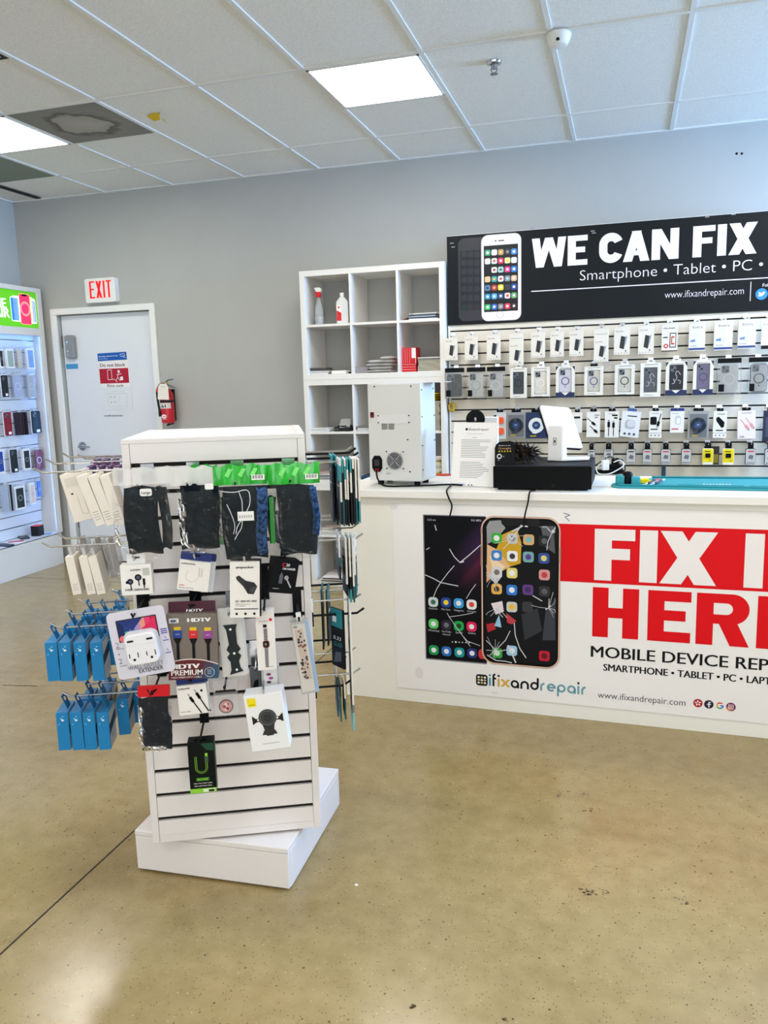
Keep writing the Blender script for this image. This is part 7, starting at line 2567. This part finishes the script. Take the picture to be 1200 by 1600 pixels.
box_mb(w, h, 0.015, M((90, 92, 92), 0.4)).build('card', t)
MB().flat([(-w * 0.4, -h * 0.96), (w * 0.2, -h * 0.96), (w * 0.2, -h * 0.5), (-w * 0.1, -h * 0.55)], Y_(0.015), BLACK).build('strap', t)
t, w, h = tgoods(452, 969, 487, 1082, 0.16, 'watch_band_box', 'long clear watch band box with leopard print leaning at the spinner edge', 'watch band', 'leopard watch band box', tab=0.0, d=0.03, roll=-0.11, hook=BLACK, hang=-0.008)
w *= 0.78
MB().box(-w / 2, -0.014, -h, w / 2, 0.014, 0, M((176, 174, 168), 0.35)).build('carton', t, 0.0008)
s = MB().rect(-w * 0.44, -h * 0.97, w * 0.3, -h * 0.03, -0.0146, M((206, 202, 194), 0.4))
s.build('window', t)
lr = random.Random(3)
s = MB().flat([(-w * 0.34, -h * 0.1), (w * 0.12, -h * 0.1), (w * 0.22, -h * 0.8), (-w * 0.2, -h * 0.8)], -0.0152, M((196, 180, 166), 0.5))
for k in range(34):
    z = -h * lr.uniform(0.12, 0.78)
    s.flat([(q[0], q[1]) for q in disc(w * lr.uniform(-0.26, 0.14), z, lr.uniform(0.002, 0.0042), 7, lr.uniform(0.7, 1.3))], -0.0156 - 0.00002 * k, M(lr.choice([(44, 38, 40), (120, 80, 70), (70, 74, 80), (110, 60, 50)]), 0.5))
s.flat(disc(-w * 0.26, -h * 0.06, 0.006, 12, 0.7), -0.0165, GREYP)
s.build('leopard_strap', t)
MB().box(w * 0.31, -0.0155, -h * 0.995, w / 2 + 0.001, 0.0145, -h * 0.005, M((152, 176, 206), 0.4)).build('blue_side', t)
MB().box(-0.006, -0.004, 0, 0.008, 0.004, 0.022, PAPER).build('hang_tab', t)
# aux cable boxes
for k, (dx, off, lab) in enumerate(((0, 0.13, 'white aux cable box with blue header below the HDTV box'), (3, 0.09, 'second blue-header box right behind the aux cable box'))):
    t, w, h = tgoods(277 + dx, 1056, 323 + dx, 1114, off, 'aux_cable_box', lab, 'cable box', 'aux cable box', tab=0.022, d=0.022, group='blue-header boxes', hook=BLACK if k == 0 else None, roll=-0.05)
    tab_mb(w, 0.024, NAVY).build('header_tab', t)
    box_mb(w, h, 0.022, M((238, 234, 228), 0.5)).build('carton', t, 0.0008)
    s = MB()
    y = Y_(0.022)
    s.text('SUPERWARE', -w * 0.45, -h * 0.13, h * 0.06, y, INK, w=w * 0.4, bold=0.02)
    for (x0, z0), (x1, z1) in (((-0.08, -0.4), (0.25, -0.98)), ((0.15, -0.28), (0.5, -0.95))):
        s.strip([(w * x0, h * z0), (w * x1, h * z1)], 0.0035, y, INK)
        s.strip([(w * x0, h * z0), (w * (x0 + (x1 - x0) * 0.3), h * (z0 + (z1 - z0) * 0.3))], 0.008, y, INK)
        s.strip([(w * (x0 - 0.06), h * (z0 + 0.12)), (w * x0, h * z0)], 0.003, y, GREYP)
    s.flat(disc(w * 0.33, -h * 0.22, w * 0.045, 12), y, INK)
    s.text('AUX cable', -w * 0.45, -h * 0.9, h * 0.05, y, INK, w=w * 0.34)
    s.build('print', t)
# pop grip in clear pouch
t, w, h = tgoods(334, 1062, 372, 1118, 0.11, 'phone_grip', 'round pink phone grip in a small clear pouch', 'phone grip', 'phone grip pouch', tab=0.0, d=0.015, hook=BLACK, hang=0.016)
MB().plate(rrect(0, -h / 2, w, h, 0.004), -0.003, 0.003, film((232, 232, 232), 0.12, 0.4, 30.0)).build('pouch', t)
s = MB().plate(disc(0, -h * 0.7, 0.0195, 28), -0.012, -0.003, M((190, 150, 146), 0.35), sm=True)
s.ring(0, -h * 0.7, 0.0175, 0.0195, -0.0126, M((60, 50, 52), 0.4), 28)
for k in range(9):
    a = k * 0.8
    s.flat(disc(0.009 * math.cos(a) * (k % 3) / 2, -h * 0.7 + 0.009 * math.sin(a), 0.0045, 8), -0.0124 - 0.0001 * k, M([(226, 200, 196), (150, 60, 70), (214, 160, 156)][k % 3], 0.4))
s.build('grip', t)
MB().rect(-w * 0.42, -h * 0.33, w * 0.42, -h * 0.27, -0.0036, DARK).build('seal', t)
# red-header pouch
t, w, h = tgoods(218, 1071, 270, 1173, 0.15, 'pouch_pack', 'black pouch in a clear bag with red header at the spinner corner', 'pouch', 'red-header pouch', tab=0.0, d=0.03, hook=BLACK, hang=0.012, roll=0.03)
MB().plate(rrect(0, -0.014, w * 0.96, 0.03, 0.003), -0.006, 0.004, M((206, 24, 34), 0.35)).flat([(-w * 0.22, -0.006), (-w * 0.16, -0.008), (-w * 0.12, -0.02), (w * 0.08, -0.006), (w * 0.12, -0.009), (-w * 0.1, -0.027)], -0.0066, INK).build('header_card', t)
cloth_mb(w * 0.9, h * 0.8, 0.02, M((12, 15, 22), 0.8, noise=0.2, scale=80, spec=0.1), 21, 0, -h * 0.17).build('pouch', t)
pouch_mb(w, h * 0.86, 0.034, FILM2, 22, 0, -h * 0.14).build('bag', t)
# phone mount box
t, w, h = tgoods(384, 1078, 444, 1165, 0.16, 'phone_mount_box', 'white box with a round black car phone mount picture', 'phone mount box', 'phone mount box', tab=0.0, d=0.06, roll=0.0, hook=CHROME, hang=-0.004, yaw=-0.1)
t.matrix_world = t.matrix_world @ Matrix.Rotation(-0.1, 4, 'Y')
box_mb(w, h, 0.06, M((238, 238, 238), 0.4)).build('carton', t, 0.0012)
s = MB()
y = Y_(0.06)
s.rect(-w * 0.42, -h * 0.2, -w * 0.2, -h * 0.05, y, M((244, 222, 20), 0.45))
s.text('baseus', -w * 0.31, -h * 0.17, h * 0.022, y - 0.0004, INK, w=w * 0.16, align='c')
G1, G2_, G3 = M((46, 48, 50), 0.35), M((84, 88, 90), 0.3), M((26, 27, 29), 0.35)
mc = (w * 0.04, -h * 0.42)
s.flat([(mc[0] - w * 0.17, mc[1] - h * 0.08), (mc[0] + w * 0.17, mc[1] - h * 0.08), (mc[0] + w * 0.09, mc[1] - h * 0.32), (mc[0] - w * 0.09, mc[1] - h * 0.32)], y, G1)
for q in (-1, 1):
    s.flat([(mc[0] + q * w * 0.15, mc[1] + h * 0.02), (mc[0] + q * w * 0.15, mc[1] - h * 0.05), (mc[0] + q * w * 0.3, mc[1] - h * 0.06), (mc[0] + q * w * 0.4, mc[1] - h * 0.1), (mc[0] + q * w * 0.4, mc[1] + h * 0.06), (mc[0] + q * w * 0.3, mc[1] + h * 0.0)], y, G3)
    s.flat(disc(mc[0] + q * w * 0.25, mc[1] - h * 0.02, 0.003, 10), y - 0.0004, PAPER)
    s.flat([(mc[0] + q * w * 0.06, mc[1] - h * 0.3), (mc[0] + q * w * 0.2, mc[1] - h * 0.3), (mc[0] + q * w * 0.14, mc[1] - h * 0.22), (mc[0] + q * w * 0.1, mc[1] - h * 0.22)], y - 0.0002, G1)
s.ring(mc[0], mc[1], 0, w * 0.235, y - 0.0004, G1, 30)
s.ring(mc[0], mc[1], w * 0.17, w * 0.21, y - 0.0008, G2_, 30)
s.ring(mc[0], mc[1], 0, w * 0.135, y - 0.0008, G2_, 26)
s.ring(mc[0], mc[1], 0, w * 0.12, y - 0.0012, G1, 26)
s.rect(-w * 0.2, -h * 0.88, w * 0.25, -h * 0.872, y, GREYP)
s.build('print', t)
s = MB()
s.T = Matrix.Translation((-w / 2 - 0.0006, 0, 0)) @ Matrix.Rotation(-PI / 2, 4, 'Z')
for z in (0.12, 0.45, 0.6, 0.75):
    s.strip([(-0.012, -h * z), (0.0, -h * z - 0.006), (0.008, -h * z + 0.004)], 0.0018, 0, GREYP)
s.build('side_print', t)
# charger cable box with green foot
t, w, h = tgoods(296, 1150, 337, 1234, 0.12, 'cable_box', 'black and green charging cable box hanging lowest on the spinner', 'cable box', 'black and green cable box', tab=0.008, d=0.04, hook=BLACK, hang=0.0)
BG = M((6, 12, 10), 0.45, spec=0.15)
box_mb(w, h, 0.04, BG).build('carton', t, 0.001)
MB().tube(smooth_path([(-w * 0.22, 0, 0.0), (-w * 0.15, -0.01, 0.006), (w * 0.1, -0.01, 0.008), (w * 0.18, 0, 0.0)], 5), 0.0025, BLACK, 6).build('loop', t)
s = MB()
y = Y_(0.04)
GL = M((140, 206, 60), 0.4)
s.rect(-w * 0.5, -h * 0.99, w * 0.5, -h * 0.9, y, GL)
s.rect(-w * 0.0, -h * 0.975, w * 0.45, -h * 0.915, y - 0.0004, M((220, 236, 210), 0.4))
s.rect(w * 0.2, -h * 0.97, w * 0.42, -h * 0.93, y - 0.0008, INK)
u_pts = [(-w * 0.22, -h * 0.28)] + [(-w * 0.22 + w * 0.2 * (1 - math.cos(a)), -h * 0.5 - w * 0.2 * math.sin(a)) for a in [PI * i / 10 for i in range(11)]] + [(w * 0.18, -h * 0.4)]
s.strip(u_pts, 0.0055, y, GL)
s.strip(u_pts, 0.003, y - 0.0004, BG)
s.rect(w * 0.12, -h * 0.4, w * 0.26, -h * 0.28, y - 0.0006, M((60, 90, 60), 0.4))
s.rect(w * 0.14, -h * 0.28, w * 0.24, -h * 0.22, y - 0.0006, GL)
s.rect(-w * 0.25, -h * 0.755, w * 0.25, -h * 0.69, y, M((40, 110, 40), 0.4))
s.text('ROVE', 0, -h * 0.745, h * 0.045, y - 0.0004, GL, w=w * 0.4, align='c', bold=0.04, shear=0.2)
s.text('USB-C TO C FAST CABLE', 0, -h * 0.81, h * 0.02, y, PAPER, w=w * 0.7, align='c', bold=0.02)
s.text('USB-A LIGHTNING CABLE', 0, -h * 0.86, h * 0.02, y, PAPER, w=w * 0.66, align='c', bold=0.02)
s.flat([(w * 0.0, -h * 0.03), (w * 0.48, -h * 0.03), (w * 0.48, -h * 0.18), (w * 0.2, -h * 0.16)], y, M((20, 70, 50), 0.4))
s.build('print', t)
for u, v0, v1 in ((223, 930, 952), (305, 926, 938)):
    p_ = tp(u, (v0 + v1) / 2, 0.0)
    hk = thing('display_hook', 'empty black hook plate on the spinner ' + ('above the outlet extender' if u < 250 else 'above the HDTV box'), 'hook', Vector((p_.x, p_.y, p_.z)), TYAW, 'hooks on the spinner front')
    MB().box(-0.016, -0.003, -0.03, 0.016, 0.0008, 0.03, BLACK).build('back_plate', hk)

# ---------------------------------------------------------------- left side of the spinner
LYAW = TYAW - PI / 2  # a frame whose -y looks out of the left face


def side(u, v, t_, right=False):
    """A point on the upright plane of one hook column, t_ metres behind the front corner."""
    return at(u, v, pl=((TBR if right else TBL) + TNX * t_, TNX))


def side_hook(t_, u, v, what, m=CHROME, right=False, r=0.003):
    p_ = side(u, v, t_, right)
    b_ = (TBR if right else TBL) + TNX * t_
    ln = abs((p_ - b_).dot(TDX))
    hk = thing('display_hook', ('black' if m is BLACK else 'chrome') + ' hook on the spinner ' + what, 'hook', Vector((b_.x, b_.y, p_.z)), TYAW, 'hooks on the spinner sides')
    sg_ = 1 if right else -1
    MB().box(min(sg_ * 0.0003, sg_ * 0.006), -0.014, -0.03, max(sg_ * 0.0003, sg_ * 0.006), 0.014, 0.012, m).build('back_plate', hk)
    MB().tube([(sg_ * 0.001, 0, 0), (sg_ * (ln - 0.022), 0, 0), (sg_ * ln, 0, 0.014)], r, m, 8).build('prong', hk)
    return p_.z


BB1 = M((26, 128, 188), 0.4)
BB2 = M((18, 96, 156), 0.45)


def blue_box(t_, uc, v_hook, label, group, w_=0.0335, h_=0.115, dep=0.09):
    p_ = side(uc, v_hook, t_)
    t = thing('blue_box', label, 'boxed screen protector', p_, TYAW, group, random.uniform(-0.015, 0.015))
    zt_ = -0.03
    MB().box(-w_ / 2, -dep / 2, zt_ - h_, w_ / 2, dep / 2, zt_, BB1).build('carton', t, 0.0006)
    s_ = MB()
    # white and black print on the broad inner side
    s_.T = Matrix.Translation((w_ / 2 + 0.0005, 0, zt_)) @ Matrix.Rotation(PI / 2, 4, 'Z')
    s_.rect(-dep * 0.47, -h_ * 0.98, dep * 0.47, -h_ * 0.02, 0, M((196, 200, 204), 0.45))
    s_.flat([(-dep * 0.47, -h_ * 0.35), (dep * 0.47, -h_ * 0.2), (dep * 0.47, -h_ * 0.45), (-dep * 0.47, -h_ * 0.62)], -0.0004, M((36, 38, 42), 0.4))
    for k in range(5):
        s_.rect(-dep * 0.4, -h_ * (0.68 + 0.05 * k), dep * 0.2, -h_ * (0.69 + 0.05 * k), -0.0004, GREYP)
    s_.T = Matrix.Translation((0, -dep / 2 - 0.0005, zt_))
    PB = M((150, 210, 240), 0.4)
    for x, z, r_ in ((-0.1, -0.16, 0.0025), (0.02, -0.1, 0.0015), (0.1, -0.11, 0.0015), (0.12, -0.2, 0.002), (-0.28, -0.3, 0.0018)):
        s_.flat(disc(x * w_, z * h_, r_, 8), 0, PB)
    s_.flat(disc(0.02 * w_, -h_ * 0.2, 0.0034, 10), -0.0003, PAPER)
    s_.build('print', t)
    # folded flap with the hang hole
    f_ = MB()
    BB3 = M((30, 118, 172), 0.45)
    f_.T = Matrix.Translation((w_ * 0.28, 0, zt_)) @ Matrix.Rotation(-0.36, 4, 'Y')
    for a in ((-0.0005, -dep * 0.2, 0.0, -0.0075), (-0.0005, 0.0075, 0.0, dep * 0.2)):
        f_.box(0, a[1], 0, 0.001, a[3], 0.042, BB3)
    f_.box(0, -0.0075, 0, 0.001, 0.0075, 0.022, BB3)
    f_.box(0, -0.0075, 0.034, 0.001, 0.0075, 0.042, BB3)
    f_.build('hang_flap', t)
    return t


COLS = [0.06, 0.155, 0.25, 0.35]
UP = [(0, 80, 978, (84, 105, 127.5, 153), 979), (1, 103, 956.5, (112, 134, 156, 178), 958), (2, 122, 939, (139, 161, 183), 940), (3, 175, 924, (188,), 925)]
for c_, tu, tv, us, hv in UP:
    side_hook(COLS[c_], tu, tv + 4, 'left face, upper blue row, %s from the front corner' % ORD[c_])
    for k, u in enumerate(us):
        blue_box(COLS[c_], u, hv + 2, 'slim blue box, upper blue group, %s row, %s from the hook tip' % (['front', 'second', 'third', 'rear'][c_], ORD[k]), 'slim blue boxes in the upper group')
LO = [(0, 98, 1085, (101, 121.5, 142, 163), 1088), (1, 125, 1066, (138, 158, 193), 1068), (2, 150, 1050, (168, 215), 1052)]
for c_, tu, tv, us, hv in LO:
    side_hook(COLS[c_], tu, tv + 4, 'left face, lower blue row, %s from the front corner' % ORD[c_])
    for k, u in enumerate(us):
        blue_box(COLS[c_], u, hv + 1, 'slim blue box, lower blue group, %s row, %s from the hook tip' % (['front', 'second', 'rear'][c_], ORD[k]), 'slim blue boxes in the lower group')

IV = M((236, 228, 216), 0.5)


def white_box(t_, u, v, label, w_, h_, dep, roll, group, print_=False, tab=0.0, yaw=0.0):
    p_ = side(u, v, t_)
    t = thing('white_box', label, 'accessory box', p_, TYAW + yaw, group, roll)
    MB().box(-w_ / 2, -dep / 2, -h_ - tab, w_ / 2, dep / 2, -tab, IV).build('carton', t, 0.001)
    if tab:
        MB().plate([(-w_ * 0.1, -tab), (w_ * 0.25, -tab), (0.004, 0.006), (-0.004, 0.006)], -0.02, 0.02, MILK).build('hang_tab', t)
    if print_:
        s_ = MB()
        GG = M((170, 160, 150), 0.5)
        for k in range(7):
            s_.rect(-w_ * 0.38, -h_ * (0.1 + 0.028 * k), w_ * (0.1 + 0.03 * (k % 3)), -h_ * (0.106 + 0.028 * k), -dep / 2 - 0.0005, GG)
        s_.flat(disc(-w_ * 0.25, -h_ * 0.42, 0.004, 8, 0.6), -dep / 2 - 0.0005, DARK)
        s_.flat(disc(w_ * 0.25, -h_ * 0.68, 0.004, 8), -dep / 2 - 0.0005, DARK)
        s_.strip([(-w_ * 0.1, -h_ * 0.5), (-w_ * 0.1, -h_ * 0.85), (w_ * 0.12, -h_ * 0.88), (w_ * 0.12, -h_ * 0.55)], 0.001, -dep / 2 - 0.0005, GG)
        s_.build('print', t)
    else:
        s_ = MB()
        for k in range(4):
            s_.rect(-w_ * 0.3, -tab - h_ * (0.72 + 0.05 * k), w_ * 0.3, -tab - h_ * (0.735 + 0.05 * k), -dep / 2 - 0.0005, M((186, 180, 172), 0.5))
        s_.build('print', t)
    return t


for c_, tu, tv in ((0, 53, 736), (1, 72.6, 722), (2, 97.6, 712), (3, 122, 714)):
    side_hook(COLS[c_], tu, tv + 3, 'left face, top row, %s from the front corner' % ORD[c_])
for c_, tu, tv in ((0, 66, 852), (1, 90.6, 839)):
    side_hook(COLS[c_], tu, tv + 3, 'left face, second row, %s from the front corner' % ORD[c_])
G_ = 'white boxes on the top hook'
white_box(COLS[1], 117, 736, 'large cream box with printed lines hanging tilted at the hook tip', 0.078, 0.145, 0.06, -0.22, G_, True)
white_box(COLS[0], 131, 741, 'narrow white box hanging tilted, next to the printed cream box', 0.027, 0.148, 0.085, -0.3, G_)
white_box(COLS[0], 149, 740, 'narrow white box hanging tilted, second from the printed cream box', 0.027, 0.148, 0.085, -0.28, G_)
white_box(COLS[0], 167, 740, 'narrow white box hanging tilted against the cloth bag', 0.027, 0.148, 0.085, -0.24, G_)
G_ = 'small white boxes on the second hook'
for k, u in enumerate((111, 132, 146)):
    white_box(COLS[0], u, 857, 'small slim white box under a clear tab, %s from the hook tip' % ORD[k], 0.024, 0.112, 0.075, -0.12 - 0.02 * k, G_, False, 0.016)
for k, u in enumerate((128, 152, 172)):
    p_ = side(u, 842, COLS[1])
    t = thing('clear_pack', 'empty-looking clear pack on the rear hook behind the slim white boxes, %s from its tip' % ORD[k], 'clear pack', p_, TYAW, 'clear packs on the rear hook', -0.15)
    MB().box(-0.014, -0.04, -0.11, 0.014, 0.04, -0.006, film((226, 226, 222), 0.3, 0.3, 20.0)).build('blister', t)
    MB().box(-0.001, -0.035, -0.1, 0.001, 0.035, 0.006, M((220, 218, 212), 0.5)).build('card', t)
VIO = M((104, 78, 126), 0.5, noise=0.5, scale=45)
for k, (c_, u, v) in enumerate(((2, 152, 716), (2, 166, 716), (2, 180, 716), (1, 143, 726), (1, 158, 726), (1, 172, 726), (1, 184, 726))):
    p_ = side(u, v, COLS[c_])
    t = thing('patterned_pouch', 'purple and white patterned pack on the top left hooks, %s in the %s row' % (ORD[k if k < 3 else k - 3], 'rear' if k < 3 else 'front'), 'patterned pack', p_, TYAW, 'patterned purple packs')
    MB().box(-0.007, -0.03, -0.03 if c_ == 2 else -0.05, 0.007, 0.03, -0.002, VIO).build('pack', t, 0.001)
    s_ = MB()
    for q in range(3):
        s_.flat(disc(-0.004 + 0.004 * q, -0.008 - 0.007 * q, 0.0035, 8), -0.0306, M((226, 206, 220), 0.5) if q != 1 else M((170, 60, 90), 0.5))
    s_.build('print', t)

# ---------------------------------------------------------------- right side of the spinner
RHOOK = [(3, 550, 706, CHROME, 'top'), (2, 556, 709, BLACK, 'top'), (1, 560, 716, BLACK, 'top'), (0, 563, 722, CHROME, 'top'),
         (3, 551, 806, CHROME, 'second'), (2, 556, 812, CHROME, 'second'), (1, 561, 826, CHROME, 'second'), (0, 567, 843, CHROME, 'second'),
         (2, 553, 913, BLACK, 'third'), (1, 560, 922, CHROME, 'third'), (0, 564, 937, CHROME, 'third'), (0, 569, 959, BLACK, 'fourth'),
         (2, 537, 1000, BLACK, 'fifth'), (1, 556, 1020, CHROME, 'fifth'), (1, 541, 1034, BLACK, 'sixth'), (0, 563, 1053, CHROME, 'sixth'), (0, 547.5, 1072, BLACK, 'seventh')]
for c_, u, v, m, row in RHOOK:
    side_hook(COLS[c_], u, v - 2, 'right face, %s row, %s from the front corner' % (row, ORD[c_]), m, True, 0.0036 if m is BLACK else 0.003)
TE, TE2, WC, BC = M((40, 140, 145), 0.4), M((16, 84, 88), 0.4), M((228, 222, 212), 0.5), M((12, 15, 20), 0.5, spec=0.2)


def thin_card(c_, u, v, vb, cols, label, group, dep=0.095, th=0.005, yaw=0.0, roll=0.0, tilt=0.0):
    p_ = side(u, v, COLS[c_], True)
    q_ = side(u, vb, COLS[c_], True)
    h_ = p_.z - q_.z
    t = thing('glass_packet', label, 'glass packet', p_, TYAW + yaw, group, roll)
    s_ = MB()
    n = len(cols)
    z = 0.012
    for k, (fr, m) in enumerate(cols):
        z1 = z - fr * (h_ + 0.012)
        s_.box(-th / 2, -dep / 2, z1, th / 2, dep / 2, z, m)
        z = z1
    s_.build('card', t)
    f_ = MB()
    f_.T = Matrix.Rotation(PI / 2, 4, 'Z')
    for sgn in (1, -1):
        f_.T = Matrix.Rotation(sgn * PI / 2, 4, 'Z')
        f_.rect(-dep * 0.36, -h_ * 0.8, dep * 0.36, -h_ * 0.3, -th / 2 - 0.0005, BC)
        f_.rect(-dep * 0.3, -h_ * 0.2, dep * 0.3, -h_ * 0.16, -th / 2 - 0.0005, TE)
        f_.rect(-dep * 0.2, -h_ * 0.4, dep * 0.2, -h_ * 0.37, -th / 2 - 0.001, PAPER)
    f_.build('print', t)
    return t


g1 = 'thin glass packets on the top hooks'
up_cols = [(517, 716, 812, [(0.12, TE), (0.88, BC)]), (522, 716, 816, [(0.15, TE), (0.85, BC)]), (529, 722, 816, [(0.1, WC), (0.25, TE), (0.3, WC), (0.35, BC)]), (533, 722, 818, [(0.2, TE), (0.4, BC), (0.4, TE2)]), (537, 722, 817, [(0.1, WC), (0.2, TE), (0.3, WC), (0.4, BC)]),
           (541, 722, 818, [(0.15, TE), (0.45, WC), (0.4, BC)]), (545, 722, 817, [(0.2, TE), (0.3, WC), (0.5, BC)]), (549, 721, 816, [(0.15, WC), (0.85, BC)]), (553, 721, 815, [(0.6, WC), (0.4, TE2)]), (557, 721, 813, [(0.66, WC), (0.34, TE)])]
for k, (u, v, vb, cols) in enumerate(up_cols):
    thin_card(1 if k < 2 else 0, u, v, vb, cols, 'thin glass packet seen edge-on on the top right hooks, %s from the spinner' % ORD[k], g1, yaw=random.uniform(-0.04, 0.04))
g2 = 'thin glass packets on the second right hooks'
for k, (u, v, vb, cols) in enumerate(((528, 838, 900, [(0.5, WC), (0.2, TE2), (0.3, BC)]), (537, 842, 925, [(0.8, WC), (0.2, BC)]), (543, 842, 935, [(0.6, WC), (0.2, BC), (0.2, TE)]), (549, 842, 935, [(0.75, WC), (0.25, TE2)]))):
    thin_card(0, u, v, vb, cols, 'white-edged glass packet on the second right hook, %s from the spinner' % ORD[k], g2, yaw=random.uniform(-0.05, 0.05))
t = thin_card(0, 554, 842, 928, [(0.62, WC), (0.38, TE2)], 'white and dark teal packet at the tip of the second right hook', g2, dep=0.09, yaw=-0.14)
g3 = 'teal packets on the third right hooks'
for k, (c_, u, v, vb) in enumerate(((1, 503, 922, 1008), (1, 512, 922, 1002))):
    thin_card(c_, u, v, vb, [(0.2, TE2), (0.8, BC)], 'dark teal packet turned on the third right hook, %s from the spinner' % ORD[k], g3, dep=0.09, yaw=-0.1 - 0.06 * k)
p_ = side(527, 957, COLS[0], True)
t = thing('glass_card', 'teal and black glass card with slanting letters facing out on the black hook', 'glass packet', p_, TYAW - 1.05)
hh = 0.172
MB().box(-0.032, -0.004, -hh, 0.032, 0.004, 0.012, BC).build('card', t, 0.0005)
s = MB().rect(-0.028, -0.045, 0.032, 0.012, -0.0046, TE)
s.text('0.33', -0.02, -0.085, 0.012, -0.0046, PAPER, w=0.04, shear=0.2)
s.text('GLASS', -0.02, -0.105, 0.014, -0.0046, TE, w=0.045, shear=0.2)
s.flat([(-0.02, -0.16), (0.02, -0.15), (0.02, -0.12), (-0.01, -0.125)], -0.0046, M((70, 74, 84), 0.35))
s.rect(-0.02, -0.03, 0.0, -0.012, -0.005, PAPER)
s.build('print', t)
for k, (c_, u, v, vb, cols) in enumerate(((1, 524, 1030, 1112, [(0.3, WC), (0.7, TE2)]), (0, 530, 1070, 1120, [(0.3, BC), (0.7, TE2)]), (0, 537, 1068, 1116, [(0.4, WC), (0.6, TE2)]))):
    thin_card(c_, u, v, vb, cols, 'thin dark teal packet on the lowest right hooks, %s from the spinner' % ORD[k], 'thin packets on the lowest right hooks', dep=0.08, th=0.004)
thin_card(0, 545, 937, 1135, [(0.8, WC), (0.06, M((120, 120, 118), 0.5)), (0.14, M((130, 190, 190), 0.4))], 'long white packet hanging lowest at the tips of the right hooks', 'long white packets', dep=0.07, th=0.006)

# ---------------------------------------------------------------- pieces that belong to a part sit under that part
NEST = {
    'print': ('carton', 'card', 'packet', 'blister', 'page', 'pack', 'backing_card'),
    'lettering': ('board', 'sheet', 'housing', 'header_panel', 'card', 'cabinet'),
    'red_lettering': ('sheet',), 'heading_lettering': ('sheet',), 'services_lettering': ('sheet',), 'address_lettering': ('sheet',),
    'pictogram': ('sheet',), 'drawing': ('sheet',), 'red_band': ('sheet',), 'social_icons': ('sheet',),
    'label': ('cylinder', 'body'), 'emblem': ('cylinder',), 'edge_tape': ('board',), 'bird_icon': ('board',),
    'size_sticker': ('bag',), 'barcode': ('header_card',), 'price_label': ('cloth',), 'cord': ('cloth',),
    'crack_picture': ('black_phone_picture',), 'broken_glass_picture': ('gold_phone_picture',),
    'fan_grille': ('cabinet',), 'vent': ('cabinet',), 'screw': ('cabinet',), 'switch': ('cabinet',), 'cover_plate': ('cabinet',), 'power_inlet': ('cabinet',),
    'sockets': ('outlet_body',), 'hole': ('strap',), 'window': ('carton',), 'leopard_strap': ('carton',), 'blue_side': ('carton',), 'side_print': ('carton',),
    'price_sticker': ('case',), 'camera_island': ('body',), 'lock': ('front', 'case'), 'screen': ('housing',), 'rubber_foot': ('base',), 'plinth_top': ('plinth',),
    'deflector': ('frame',), 'flap': ('envelope',), 'raised_rim': ('sheet',), 'green_mark': ('sheet',),
}
for o in list(COL.objects):
    if o.parent is None or o.type != 'MESH':
        continue
    nm = o.name.split('.')[0]
    if nm not in NEST or o.parent.get('category') is None or o.parent.type != 'EMPTY':
        continue
    sibs = {c.name.split('.')[0]: c for c in o.parent.children if c is not o}
    for w in NEST[nm]:
        h = sibs.get(w)
        if h is not None and h.matrix_local == Matrix.Identity(4):
            o.parent = h
            break
